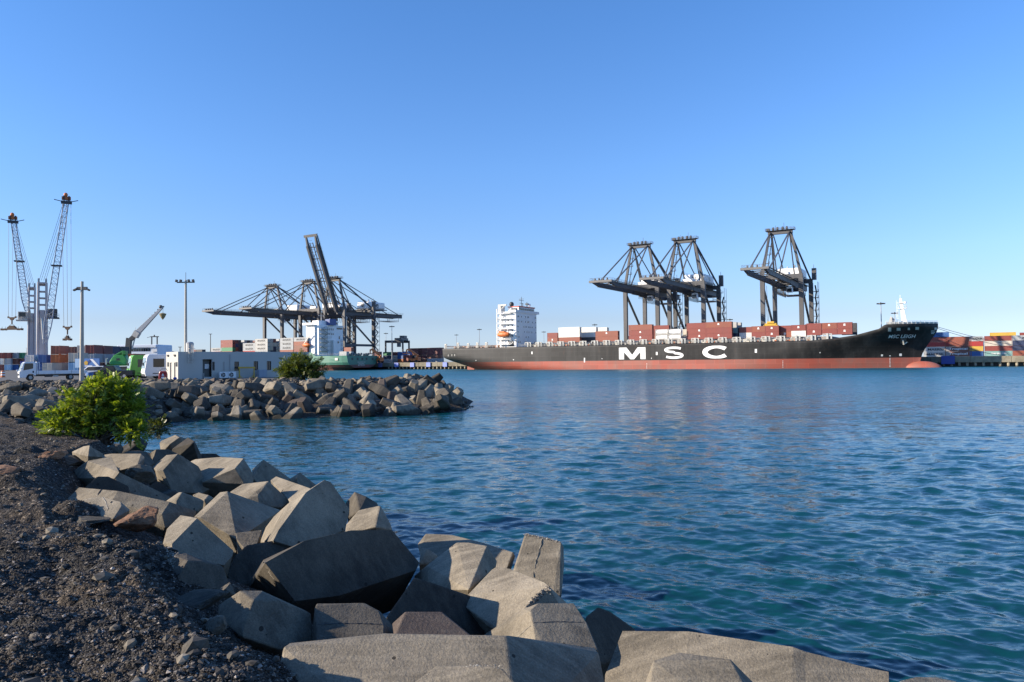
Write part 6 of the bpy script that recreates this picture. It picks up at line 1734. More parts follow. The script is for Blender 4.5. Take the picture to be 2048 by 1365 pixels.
block('huge concrete block with a broad dark slanting face and bright pointed left nose', [(7.7, [('D', [(530, 1126), (609, 1082), (702, 1061), (784, 1060), (839, 1126), (832, 1141), (678, 1192), (590, 1203)]), ('LL', [(530, 1126), (590, 1203), (497, 1180), (495, 1168), (527, 1120)]), ('LT', [(527, 1119), (609, 1080), (702, 1059.5)])], 0.9)], CONC_GREY)
block('tall tilted block with bright ridge and grey right face, joined to a peaked limb', [
    (10.2, [('D', [(649, 960), (662.5, 965), (699, 1018), (691, 1060), (607, 1095), (581, 1093), (546, 1082), (556, 1062), (612, 985)]), ('LL', [(649, 959), (612, 985), (556, 1062), (546, 1083), (508, 1086), (548, 1033), (563.5, 1018), (581, 1003)])], 0.8),
    (11.2, [('D', [(455, 983), (561.5, 1021), (524, 1062), (473, 1067), (432.6, 1010)]), ('LT', [(455, 983), (432.6, 1010), (400, 1036), (388.6, 1033.6), (440, 985)]), ('LF', [(400, 1036), (432.6, 1010), (473, 1067), (474, 1080), (440, 1072)])], 0.8),
    (9.9, [('T', [(471, 1066), (524, 1060), (515, 1087), (487, 1096), (474, 1080)])], 0.7)], CONC)
block('block with a sharp lit crest and flat dark face beside the gravel heap', [(8.5, [('D', [(394, 1037), (467, 1102), (465, 1112), (448, 1131), (408, 1124), (344, 1104), (344, 1088)]), ('LT', [(394, 1037), (344, 1088), (330, 1085), (334, 1058), (361, 1031), (388, 1035)]), ('LL', [(344, 1088), (344, 1104), (322, 1101), (330, 1085)])], 0.8)], CONC)
block('rounded block with a crumbled bright left corner half buried in gravel', [(7.1, [('D', [(375, 1122), (408, 1124), (446, 1133), (455, 1158), (454, 1178), (356, 1192), (356, 1155)]), ('LF', [(375, 1122), (356, 1155), (330, 1160), (309, 1135), (309.5, 1120), (329, 1103)]), ('TT', [(375, 1122), (329, 1103), (373, 1107), (408, 1124)])], 0.8)], CONC_GREY)
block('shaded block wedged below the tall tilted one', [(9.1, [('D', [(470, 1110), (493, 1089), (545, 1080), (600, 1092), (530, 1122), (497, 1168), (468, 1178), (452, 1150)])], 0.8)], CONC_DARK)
block('block with a broad sandy left face and dark right side behind the gravel heap', [(6.2, [('D', [(507, 1201), (558, 1201), (622, 1226), (625, 1284), (560, 1300), (485, 1275), (485, 1260)]), ('LF', [(507, 1201), (485, 1260), (436, 1240), (436, 1210), (479, 1181)]), ('TT', [(507, 1201), (479, 1181), (523, 1181), (558, 1201)])], 0.8)], CONC)
block('box shaped grey block with a fine joint line across its flat face', [(6.5, [('T', [(633, 1207), (730, 1206), (760, 1222), (769.5, 1249), (768.5, 1275), (634, 1290)]), ('LL', [(633, 1207), (634, 1290), (622, 1290), (630, 1213)]), ('R', [(760, 1222), (799, 1266), (800, 1280), (768, 1275)])], 0.8)], CONC_GREY)
block('dark brown trapezoid block peeping over the long front slab', [(6.4, [('T', [(811, 1223), (884, 1223), (942, 1270), (940, 1290), (790, 1290), (790, 1270)]), ('LL', [(811, 1223), (790, 1272), (784.5, 1247)])], 0.7)], CONC_BROWN)
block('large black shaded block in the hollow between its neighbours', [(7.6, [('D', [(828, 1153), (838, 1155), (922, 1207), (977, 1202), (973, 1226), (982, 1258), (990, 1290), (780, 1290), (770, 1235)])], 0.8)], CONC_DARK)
block('hexagonal block with a sandy pitted face and bright left tip', [(9.0, [((-0.28, -0.55, 0.78), [(914, 1085), (936, 1085), (974, 1092), (938, 1173), (934, 1190), (889, 1173), (853, 1132)]), ('LL', [(853, 1132), (838, 1155), (828, 1153)]), ('DF', [(853, 1133), (838, 1155), (860, 1180), (922, 1207), (934, 1190), (889, 1173)]), ('R', [(974, 1092), (994, 1122), (992, 1132), (938, 1180)])], 0.9)], CONC)
block('long low block at the water edge crossed by a shadow', [(11.2, [((-0.22, -0.5, 0.84), [(852, 1067), (904, 1069.5), (965, 1085), (1027, 1105), (1008, 1134), (985, 1160), (900, 1120), (835, 1089)]), ('R', [(1027, 1105), (1031, 1112), (1012, 1142), (1008, 1134)]), ('DF', [(835, 1089), (900, 1120), (900, 1150), (840, 1110)])], 0.9)], CONC)
block('small dark block with a lit upright end beside the long dark face', [(10.2, [('LF', [(842, 1095), (854, 1097), (854, 1110), (842, 1108)]), ('D', [(854, 1097), (875, 1110), (878, 1130), (838, 1128), (854, 1110)])], 0.6)], CONC)
block('standing block with a crumbled top edge and a crack down the middle, at the water', [(10.3, [((-0.10, -0.90, 0.42), [(1049, 1067.5), (1122, 1083), (1107, 1181), (1060, 1200), (1030, 1170), (1026, 1140)]), ('LL', [(1049, 1067.5), (1026, 1140), (1023.6, 1137)]), ('R', [(1122, 1083), (1127, 1091), (1128, 1132), (1123, 1192), (1107, 1181)])], 0.8)], CONC)
block('big bright block with a curved front edge and crumbled right corner', [(8.2, [((-0.45, -0.45, 0.77), [(1020, 1138), (1088, 1165), (1098, 1173), (1047, 1220), (1000, 1262), (981.5, 1257), (972, 1228), (977, 1202), (983.5, 1140), (993, 1134)]), ('DT', [(1098, 1173), (1133, 1206), (1130, 1230), (1047, 1220)]), ('DF', [(983, 1140), (936, 1190), (922, 1207), (977, 1203)])], 0.9)], CONC)
block('block with bright triangular left face and jointed grey top beside the curved one', [(6.3, [((0.22, -0.55, 0.8), [(1076, 1207), (1148, 1207), (1173, 1245), (1196, 1300), (1180, 1315), (1082, 1281), (1066, 1245), (1060, 1221)]), ('L', [(1076, 1207), (1060, 1221), (1066, 1245), (1082, 1281), (1075, 1310), (940, 1300), (967, 1271), (1044, 1219)]), ('R', [(1148, 1207), (1197, 1301), (1200, 1320), (1180, 1315)])], 0.9)], CONC)
block('long three faced slab with blow holes across the bottom of the view', [(4.75, [((-0.02, -0.50, 0.86), [(772, 1267), (1012, 1271), (1034, 1480), (768, 1480)]), ((-0.22, -0.52, 0.82), [(772, 1267), (768, 1480), (536, 1480), (577.8, 1287)]), ('LL', [(577.8, 1287), (568, 1294), (520, 1480), (536, 1480)]), ((0.66, -0.46, 0.6), [(1012, 1271), (1190, 1297), (1210, 1400), (1225, 1480), (1034, 1480)]), ('R', [(1190, 1297), (1197, 1306), (1232, 1480), (1225, 1480)])], 0.6)], CONC)
block('front block with a chipped straight top edge at the bottom of the view', [(3.85, [((-0.22, -0.34, 0.91), [(874, 1330), (983, 1330), (1008, 1337), (1062, 1400), (1062, 1480), (800, 1480), (812, 1400)]), ('LL', [(874, 1330), (800, 1480), (770, 1480), (826, 1366)])], 0.5)], CONC)
block('long bright slab lying along the water at the lower right', [(6.1, [((-0.18, -0.56, 0.8), [(1378, 1263), (1586, 1294), (1577, 1470), (1350, 1470)]), ((-0.30, -0.54, 0.78), [(1378, 1263), (1350, 1470), (1205, 1470), (1210, 1350), (1245, 1262)]), ((0.0, -0.58, 0.8), [(1586, 1294), (1778, 1344), (1781, 1470), (1577, 1470)])], 0.6)], CONC)
block('flat bright block resting before the long slab at the lower right', [(4.5, [((-0.20, -0.5, 0.84), [(1357, 1305), (1461, 1319), (1481, 1351), (1516, 1420), (1516, 1480), (1285, 1480), (1301, 1366), (1315, 1323)]), ('LL', [(1357, 1305), (1315, 1323), (1301, 1366), (1285, 1480), (1262, 1480), (1290, 1366), (1306, 1322)]), ('R', [(1461, 1319), (1508, 1366), (1540, 1420), (1516, 1420)])], 0.5)], CONC)
block('tip of a block just showing at the bottom edge right of the long slab', [(5.4, [('T', [(1795, 1360), (1832, 1351), (1872, 1352), (1920, 1362), (1930, 1450), (1790, 1450)])], 0.5)], CONC)
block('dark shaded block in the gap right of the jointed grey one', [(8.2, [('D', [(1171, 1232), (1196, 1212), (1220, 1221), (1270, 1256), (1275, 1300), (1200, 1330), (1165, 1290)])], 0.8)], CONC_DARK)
block('small dark wedge at the shoreline above the pale roofed one', [(20, [('D', [(600, 945), (632, 970), (620, 985), (600, 985), (593, 957)]), ('LF', [(600, 945), (593, 957), (582, 962), (579, 958)])], 0.9)], CONC)
block('roof shaped block with a pale sunlit top and dark gable', [(14.0, [('D', [(537, 962), (581, 1003), (562, 1016), (518, 1010), (516, 991)]), ('LT', [(537, 962), (516, 991), (495, 998), (460, 984), (485, 968)]), ('LF', [(516, 991), (518, 1010), (495, 998)])], 0.9)], CONC)
block('pale sunlit sloping block between the roof shaped and the tall tilted ones', [(15.2, [('LT', [(552, 953), (621, 977), (600, 1000), (581, 1004), (541, 961)]), ('D', [(621, 977), (640, 1000), (600, 1010)])], 0.9)], CONC)
block('upright grey block with a dirty top at the water edge', [(14.0, [('DT', [(733, 993), (757, 1008), (745, 1022), (719, 1022)]), ('LF', [(709, 983), (733, 993), (719, 1022), (697, 1036), (706, 1000)]), ('LL', [(709, 983), (706, 1000), (697, 1036), (691, 1005)])], 0.8)], CONC_GREY)
block('block with a flat pale top and curved grey side at the water edge', [(11.6, [((-0.36, -0.55, 0.75), [(761, 1010), (752, 1054), (696, 1046), (692, 1049), (717, 1020)]), ('D', [(761, 1010), (781, 1046), (786, 1062), (752, 1058)]), ('DF', [(692, 1049), (696, 1046), (752, 1054), (750, 1075), (690, 1070)])], 0.8)], CONC)
block('long pale chamfered block with a bluish right end, in the second row', [(17.0, [('LT', [(441, 914), (487, 917), (470, 937), (448, 946), (430, 945), (397, 934), (381, 923), (391, 918.6)]), ('D', [(487, 917), (501, 938), (509, 954), (503, 967), (490, 969), (476, 952), (470, 937)]), ('DF', [(397, 934), (430, 945), (448, 946), (470, 937), (476, 952), (440, 975), (405, 965)])], 1.0)], CONC)
block('block with a chipped pale top and big dark face, second row from the gravel', [(16.0, [('D', [(356, 908), (397, 933), (425, 975), (405, 987), (345, 985), (343, 965), (326, 941), (340, 932)]), ('LT', [(356, 908), (340, 932), (326, 941), (314, 942), (304, 935), (333, 910.5)]), ('LL', [(326, 941), (343, 965), (313, 953), (314, 942)])], 0.9)], CONC)
block('dark peaked block with a small lit triangle at the water', [(20.5, [('D', [(527, 918.6), (581, 957), (560, 972), (520, 975), (505, 955), (530, 943.5)]), ('LF', [(527, 918.6), (530, 943.5), (504, 939)])], 1.0)], CONC)
block('pale hexagonal faced block nearest the green shrub', [(22.0, [('LT', [(350, 870), (359, 875), (339, 889), (319, 886), (322, 882)]), ('D', [(359, 875), (391, 884), (385, 905), (350, 915), (325, 905), (319, 886), (339, 889)])], 1.1)], CONC)
block('big round shouldered dark block by the water behind the second row', [(21.0, [('D', [(366, 885), (391, 886), (402.5, 910), (400, 930), (382, 925), (345, 925), (344, 898)]), ('LT', [(376, 875), (388, 882), (387, 886), (366, 885)])], 1.1)], CONC_DARK)
block('low dark block awash beyond the round shouldered one', [(25.0, [('D', [(402, 907), (432, 907), (441, 913), (446, 922), (400, 925)])], 1.0)], CONC_DARK)
block('small shaded block with a bright left rim below the shrub', [(18.5, [('D', [(312, 899), (338, 899), (370, 915), (350, 932), (306, 930), (306, 919)]), ('LL', [(312, 899), (306, 919), (300, 906)])], 0.9)], CONC_GREY)
block('low block with a pale ridge in the middle of the pile', [(12.6, [('D', [(364, 984.5), (408, 1000.6), (406, 1013), (395, 1023), (352, 1012), (353, 1002)]), ('LT', [(364, 984.5), (353, 1002), (331, 1003), (358, 984.5)])], 0.9)], CONC)
block('small pale topped block right of the low ridged one', [(13.4, [('LT', [(397, 985), (417, 990), (408, 1001), (385, 990)]), ('D', [(417, 990), (427, 996), (412, 1010), (408, 1001)])], 0.8)], CONC)
block('small dark block with a thin lit edge in the hollow', [(14.5, [('D', [(312, 962.5), (318, 963), (350, 985), (345, 997), (300, 990), (292, 978)]), ('LL', [(312, 962.5), (292, 978), (296, 975)])], 0.9)], CONC_DARK)
block('low wedge with a bluish right face at the gravel edge', [(15.0, [('D', [(179, 891), (206, 908), (205, 915), (176, 913)]), ('LF', [(179, 891), (176, 913), (160, 910), (144, 904), (167, 893)])], 0.9)], CONC)
block('long pale beam like block below the low wedge', [(16.5, [((-0.30, -0.62, 0.72), [(223, 907.6), (282, 907.6), (274, 932), (240, 941), (160, 935), (132, 932), (180, 914)]), ('D', [(282, 907.6), (290, 915), (282, 935), (274, 932)])], 0.9)], CONC)
block('bluish shaded block behind the long pale beam', [(18.0, [('DT', [(255, 901), (293, 902.5), (310, 925), (296, 936), (276, 936), (245, 907)])], 0.9)], CONC_GREY)
block('tent shaped pale block with a broken white grey end, tapering into a long dark limb', [
    (14.6, [('LF', [(175.5, 922), (239, 945), (229, 957), (151, 957), (147, 944)]), ('LT', [(175.5, 922), (222, 913.5), (239, 945)]), ('L', [(175.5, 922), (147, 944), (151, 957), (129, 957), (119, 961)])], 0.9),
    (13.8, [('D', [(239, 945), (277, 968), (345, 996), (325, 1004), (262, 988), (229, 957)])], 0.8)], CONC)
block('dark limb with a thin lit left edge above the long pale slab', [(13.0, [('D', [(194, 952), (217, 952), (257, 971), (261, 986), (240, 992), (170, 980), (169, 974)]), ('L', [(194, 951), (169, 974), (166, 974)])], 0.8)], CONC_DARK)
block('long pale slab sloping down to the right from the gravel', [(11.6, [((-0.30, -0.6, 0.74), [(158, 975), (236, 982), (222, 1004), (140, 1006), (135, 998)]), ((0.05, -0.62, 0.78), [(236, 982), (340, 1004), (324, 1028), (222, 1004)]), ('D', [(340, 1004), (393, 1023), (388, 1040), (330, 1056), (324, 1028)])], 0.8)], CONC)
block('broad slab with a round lifting hole, half buried in gravel', [(10.2, [((-0.12, -0.62, 0.78), [(186, 995), (200, 993), (241, 1003.6), (243, 1012), (226, 1039), (203, 1034), (156, 1022), (167, 999)]), ('D', [(241, 1003.6), (260, 1020), (234, 1042), (226, 1039), (243, 1012)])], 0.6)], CONC)
ICO_V = None
def ico():
    bm = bmesh.new(); bmesh.ops.create_icosphere(bm, subdivisions=1, radius=1.0)
    V = np.array([v.co[:] for v in bm.verts]); Fq = np.array([[v.index for v in f.verts] for f in bm.faces]); bm.free(); return V, Fq
IV, IF = ico()
OV = np.array([[1, 0, 0], [-1, 0, 0], [0, 1, 0], [0, -1, 0], [0, 0, 1], [0, 0, -1]], float)
OF = np.array([[0, 2, 4], [2, 1, 4], [1, 3, 4], [3, 0, 4], [2, 0, 5], [1, 2, 5], [3, 1, 5], [0, 3, 5]])
def stones(P, S, base_v, base_f, jit=0.28, flat=0.7):
    n, k = len(P), len(base_v)
    rs = nrs
    V = base_v[None] * (1 + rs.uniform(-jit, jit, (n, k, 1)))
    V = V * np.stack([rs.uniform(0.7, 1.3, n), rs.uniform(0.7, 1.3, n), rs.uniform(0.5, 1.0, n) * flat], -1)[:, None, :]
    A = rs.uniform(0, 6.28, n); B = rs.uniform(-0.6, 0.6, n)
    ca, sa, cb, sb = np.cos(A), np.sin(A), np.cos(B), np.sin(B)
    x, y, z = V[..., 0], V[..., 1], V[..., 2]
    y, z = y * cb[:, None] - z * sb[:, None], y * sb[:, None] + z * cb[:, None]
    x, y = x * ca[:, None] - y * sa[:, None], x * sa[:, None] + y * ca[:, None]
    V = np.stack([x, y, z], -1) * S[:, None, None] + P[:, None, :]
    Fc = base_f[None] + (np.arange(n) * k)[:, None, None]
    return V.reshape(-1, 3), Fc.reshape(-1, 3)
AGG = stone_mat('broken_aggregate', [(0.0, (0.10, 0.09, 0.075)), (0.5, (0.24, 0.21, 0.17)), (1.0, (0.42, 0.38, 0.31))])
# ---- joints, cracks, a lifting hole and crumbled edges on those blocks
from mathutils.bvhtree import BVHTree
def fg_block(word):
    return [o for o in COL.objects if o.name.startswith('armour_block') and word in o['label']][0]
def on_block(o, pts, step=4.0):
    T = BVHTree.FromPolygons([v.co + o.location for v in o.data.vertices], [tuple(p.vertices) for p in o.data.polygons])
    out = []
    for (ax, ay), (bx, by) in zip(pts[:-1], pts[1:]):
        n = max(2, int(math.hypot(bx - ax, by - ay) / step))
        for i in range(n):
            f = i / n
            h = T.ray_cast(EYE, ray(ax + (bx - ax) * f, ay + (by - ay) * f).normalized())
            if h[0] is not None: out.append((h[0] - o.location, h[1]))
    return out
def crack(word, pts, r=0.006, wob=1.2):
    o = fg_block(word); L = on_block(o, pts, 5.0)
    if len(L) < 2: return
    P = [p + n * 0.001 + Vector((rnd.gauss(0, 1), rnd.gauss(0, 1), rnd.gauss(0, 1))) * 0.0022 * wob for p, n in L]
    b = MB(); b.path(P, r, 5); b.build('crack', DARKM, o)
crack('box shaped', [(637, 1249), (690, 1247), (740, 1248), (766, 1249)], 0.004, 0.8)
crack('standing block', [(1085, 1078), (1080, 1098), (1073, 1120), (1069, 1140), (1066, 1160)], 0.007, 1.6)
crack('jointed grey top', [(1068, 1246), (1110, 1244), (1150, 1245), (1172, 1246)], 0.003, 0.6)
crack('jointed grey top', [(1036, 1275), (1050, 1262), (1066, 1248)], 0.0025, 0.6)
crack('lifting hole', [(206, 995), (213, 1006), (216, 1018), (212, 1030)], 0.007, 2.0)
crack('sloping down to the right', [(203, 980), (196, 990), (190, 996)], 0.008, 2.0)
crack('round lifting hole', [(224, 1003), (219, 1010)], 0.007, 1.5)
o = fg_block('round lifting hole'); L = on_block(o, [(193, 1025), (194, 1025)])
if L:
    p, n = L[0]; b = MB(); b.tube(p - n * 0.03, p + n * 0.004, 0.055, n=16); b.build('lifting_hole', DARKM, o)
def crumble(word, pts, n, spread, r0, r1):
    o = fg_block(word); L = on_block(o, pts, 2.0)
    if not L: return
    P = []; S = []
    for _ in range(n):
        p, nn = rnd.choice(L); q = p + Vector((rnd.gauss(0, spread), rnd.gauss(0, spread), rnd.gauss(0, spread) * 0.5))
        q -= nn * (q - p).dot(nn); P.append(tuple(q - nn * 0.004)); S.append(rnd.uniform(r0, r1))
    V, Fc = stones(np.array(P), np.array(S), IV, IF, 0.2, 0.8)
    c = link_mesh('crumbled_edge', soup_mesh('crumbled_edge', V, Fc, AGG), o); c['kind'] = 'stuff'
crumble('standing block', [(1051, 1069), (1085, 1076), (1121, 1086)], 170, 0.016, 0.005, 0.012)
crumble('crumbled right corner', [(1096, 1174), (1075, 1196), (1052, 1219)], 300, 0.022, 0.005, 0.014)
crumble('chipped straight top', [(935, 1332), (960, 1332), (1000, 1336)], 90, 0.008, 0.003, 0.007)
crumble('rounded block', [(325, 1110), (345, 1120), (335, 1135)], 140, 0.04, 0.006, 0.015)
crumble('huge concrete', [(530, 1128), (536, 1140), (548, 1160)], 90, 0.016, 0.004, 0.010)
# ---- natural rocks among the blocks
def rock(label, px, py, Y, size, mat, cat='rock', seed=0, flat=0.7, rz=0.0, sink=0.15):
    r_ = random.Random(seed)
    bm = bmesh.new(); bmesh.ops.create_icosphere(bm, subdivisions=4, radius=1.0)
    cuts = [(Vector((r_.gauss(0, 1), r_.gauss(0, 1), r_.gauss(0, 0.8))).normalized(), r_.uniform(0.55, 0.85)) for _ in range(14)]
    for v in bm.verts:
        for n, d in cuts:
            e = v.co.dot(n) - d
            if e > 0: v.co -= n * e
    from mathutils import noise as mn
    for v in bm.verts:
        q = v.co * 2.3 + Vector((seed * 3.1, 0, 0))
        v.co *= 1 + 0.10 * mn.noise(q) + 0.06 * mn.noise(q * 2.7) + 0.035 * mn.noise(q * 6.5)
        v.co = Vector((v.co.x * size[0], v.co.y * size[1], v.co.z * size[2]))
    me = bpy.data.meshes.new('rock'); bm.to_mesh(me); bm.free(); me.materials.append(mat)
    o = link_mesh('rock', me); o.location = at(px, py, Y); o.rotation_euler = (r_.uniform(-0.2, 0.2), r_.uniform(-0.2, 0.2), rz)
    return tag(o, label, cat)
rock('rust orange rough boulder at the end of the long pale slab', 277, 1041, 9.7, (0.30, 0.26, 0.18), ROCK_RED, seed=4)
rock('flat rust brown rock lying on the dark gravel left of the blocks', 110, 909, 14.6, (0.27, 0.3, 0.11), ROCK_RED, seed=9)
rock('pale flat rock ledge at the gravel edge under the tent shaped block', 140, 925, 15.2, (0.36, 0.5, 0.14), ROCK, seed=12)
rock('twisted grey brown rock slab sticking out of the gravel near the big block', 402, 1200, 6.5, (0.30, 0.2, 0.07), ROCK, seed=5, rz=0.4)
rock('small knobbly grey rock behind the twisted slab', 452, 1183, 6.7, (0.10, 0.12, 0.07), ROCK, seed=6)
rock('small brown rock resting against the sandy faced block', 432, 1252, 5.5, (0.10, 0.1, 0.075), ROCK, seed=7)
rock('tan rough rock with a crumbly face behind the long pale beam', 227, 902, 17.5, (0.22, 0.2, 0.20), ROCK, seed=21)
rock('thin pale rock slab lying flat below the slab with the lifting hole', 182, 1040, 9.7, (0.27, 0.2, 0.045), ROCK, seed=8)
rock('crumbling dark rock in the hollow right of the tent shaped block', 285, 948, 15.0, (0.36, 0.3, 0.20), ROCK, seed=15)
rock('brown earthy boulder sunk in the gravel at the left', 12, 945, 12.6, (0.35, 0.3, 0.12), ROCK_RED, seed=17)

# ---------------------------------------------------------------- the same kind of block, whole, in the far breakwater
def octo(c, ax, a1, a2, half, w0, w1, ch):
    pts = []
    for s, w in ((-1, w1), (-0.12, w0), (0.12, w0), (1, w1)):
        k = w * ch
        for i, j in ((w, k), (k, w), (-k, w), (-w, k), (-w, -k), (-k, -w), (k, -w), (w, -k)):
            pts.append(Vector(c) + ax * (s * half) + a1 * i + a2 * j)
    return pts
X_, Y_, Z_ = Vector((1, 0, 0)), Vector((0, 1, 0)), Vector((0, 0, 1))
def dolos_mesh(seed):
    b = MB(); r_ = random.Random(seed); H = 1.12
    b.hull(octo((0, 0, 0.66), X_, Y_, Z_, H, 0.47, 0.27, 0.74)); b.hull(octo((0, 0, -0.66), Y_, X_, Z_, H, 0.47, 0.27, 0.74)); b.hull(octo((0, 0, 0), Z_, X_, Y_, 0.75, 0.37, 0.41, 0.7))
    bmesh.ops.dissolve_limit(b.bm, angle_limit=0.05, verts=b.bm.verts[:], edges=b.bm.edges[:])
    return b.mesh('armour_block', CONC, bevel=0.025)
DM = [dolos_mesh(0)]
for m_ in (CONC_GREY, CONC_DARK, CONC_BROWN):
    q = DM[0].copy(); q.materials[0] = m_; DM.append(q)
BG = 'concrete armour blocks heaped along the far breakwater'
DV = np.array([v.co[:] for v in DM[0].vertices])
AUTO = []
def place_dolos(x, y, top, zone, group, s=1.0, mi=None):
    mi = mi if mi is not None else rnd.choices([0, 1, 2, 3], [6, 4, 2, 1])[0]
    o = link_mesh('armour_block', DM[mi])
    e = (rnd.uniform(0, 6.28), rnd.uniform(-1.2, 1.2), rnd.uniform(0, 6.28))
    from mathutils import Euler
    M = np.array(Euler(e).to_matrix())
    zz = (DV @ M.T)[:, 2] * s
    o.location = (x, y, top - zz.max()); o.scale = (s, s, s); o.rotation_euler = e
    tr = M[:, 2]; l1 = M[:, 0]
    pose = 'upright' if abs(l1[2]) > 0.8 or abs(M[2, 1]) > 0.85 else 'flat' if abs(tr[2]) > 0.8 else 'sideways' if abs(tr[2]) < 0.3 else 'left leaning' if tr[0] * tr[2] < 0 else 'right leaning'
    tone = ['sandy', 'grey', 'dark', 'brownish'][mi]
    AUTO.append((o, tone, pose, zone, to_px(o.location)[0], group))
    return tag(o, None, 'concrete block', group)
def land(px):
    for lim, w in ((300, 'below the vehicles'), (345, 'below the red locker'), (400, 'below the building end'), (450, 'below the doorway'), (505, 'below the yellow frame'), (550, 'left of the bush'), (650, 'below the bush'), (700, 'right of the bush'), (760, 'below the green stern'), (830, 'between bush and tip'), (1200, 'near the tip')):
        if px < lim: return w
def label_auto():
    by = {}
    for o, tone, pose, zone, px, group in AUTO:
        w = land(px) if 'breakwater' in zone else ''
        by.setdefault((tone, pose, zone, w), []).append((px, o))
    for (tone, pose, zone, w), L in by.items():
        L.sort(key=lambda q: q[0])
        for i, (px, o) in enumerate(L):
            one = '%s %s concrete block %s' % (tone, pose, zone)
            many = '%s from left of %d %s %s blocks %s' % (ORD[i] if i < len(ORD) else 'another', len(L), tone, pose, zone)
            o['label'] = (one if len(L) == 1 else many) + ((' ' + w) if w else '')
pts = []
def crest_pt(s):
    P = CREST[1:]; L = 0
    for (ax, ay), (bx, by) in zip(P[:-1], P[1:]):
        l = math.hypot(bx - ax, by - ay)
        if s <= L + l:
            f = (s - L) / l; dx, dy = (bx - ax) / l, (by - ay) / l
            return ax + dx * l * f, ay + dy * l * f, dy, -dx
        L += l
    return None
tot = sum(math.hypot(b_[0] - a_[0], b_[1] - a_[1]) for a_, b_ in zip(CREST[1:-1], CREST[2:]))
tries = 0
while len(pts) < 212 and tries < 30000:
    tries += 1
    s = rnd.uniform(0, tot); d = rnd.uniform(-0.4, 11.0)
    x, y, nx, ny = crest_pt(s); x += nx * d; y += ny * d
    if x / y < -0.52 or x > -0.085 * y: continue
    z = ter1(x, y)
    if z < -0.9: continue
    if all((x - a) ** 2 + (y - c) ** 2 > 1.38 ** 2 for a, c, _, _ in pts): pts.append((x, y, z, d))
for px, py in ((878, 785), (884, 790), (862, 778), (892, 799), (845, 772), (872, 802), (860, 800), (835, 790)):
    q = onz(px, py, 1.1); pts.append((q.x, q.y, 0.6, 9))
for x, y, z, d in pts:
    zone = 'on breakwater crest' if d < 2.2 else 'on breakwater slope' if z > 0.55 else 'at breakwater waterline'
    lift = rnd.uniform(0.3, 0.75) if d < 2.2 else rnd.uniform(0.85, 1.55)
    place_dolos(x, y, max(z, -0.3) + lift, zone, BG, rnd.uniform(1.08, 1.28))
for px, py in ((921, 803), (927, 808)):
    q = onz(px, py, 0.25); o = link_mesh('rock', bpy.data.objects['rock'].data); o.location = q; o.scale = (1.4, 1.0, 1.6)
    tag(o, 'low black wet rock awash off the tip of the breakwater, %s' % ('nearer the blocks' if px < 925 else 'furthest out'), 'rock')
hol = []
tries = 0
while len(hol) < 44 and tries < 8000:
    tries += 1
    y = rnd.uniform(33, 76); x = rnd.uniform(-0.72, -0.5) * y
    if x > -22: continue
    z = ter1(x, y)
    if all((x - a) ** 2 + (y - c) ** 2 > 1.9 ** 2 for a, c, _ in hol): hol.append((x, y, z))
for x, y, z in hol:
    near = y < 52
    place_dolos(x, y, z + rnd.uniform(0.5, 0.95), 'in the hollow left of the shrub' if near else 'below the parking ground', 'blocks in the hollow behind the gravel', rnd.uniform(0.9, 1.1), rnd.choice([0, 0, 1]))
# whole blocks underneath the traced foreground ones, filling the gaps
fill = []
for px, py, Y, z in ((560, 1040, 12.2, 1.3), (620, 1110, 10.5, 1.2), (740, 1160, 9.3, 1.0), (800, 1200, 8.3, 1.1), (700, 1090, 11.5, 0.9), (900, 1150, 9.6, 0.7), (1000, 1200, 8.6, 0.9), (1080, 1230, 8.0, 0.8), (1180, 1290, 7.0, 0.8), (450, 1030, 12.6, 1.5), (420, 1110, 9.4, 1.8), (480, 970, 16.5, 1.3), (520, 1000, 15.5, 1.1), (640, 1010, 14.0, 0.8), (400, 960, 17.5, 1.5), (300, 960, 15.8, 1.9), (340, 920, 19.5, 1.6), (440, 935, 20, 0.9), (560, 965, 19, 0.6), (650, 1000, 16.5, 0.4), (1120, 1200, 9.2, 0.3), (1300, 1290, 7.2, 0.9), (1500, 1330, 6.6, 0.9), (1000, 1110, 11.2, 0.2), (880, 1090, 12.2, 0.1), (580, 1250, 6.6, 1.6), (700, 1240, 7.2, 1.3), (860, 1250, 7.0, 1.2), (960, 1270, 6.8, 1.1), (280, 985, 14, 2.0), (370, 1005, 13, 1.8), (760, 1050, 12.6, 0.5), (240, 960, 15.5, 2.0), (275, 915, 19.5, 1.8), (285, 890, 22, 1.6), (330, 880, 26, 1.0), (260, 870, 26, 1.4), (300, 868, 33, 0.6), (250, 850, 36, 0.9)):
    q = at(px, py, Y)
    place_dolos(q.x, Y, z + 0.30, 'in the near gaps', 'blocks in the gaps of the near pile', 0.95, rnd.choice([1, 2, 2]))
label_auto()

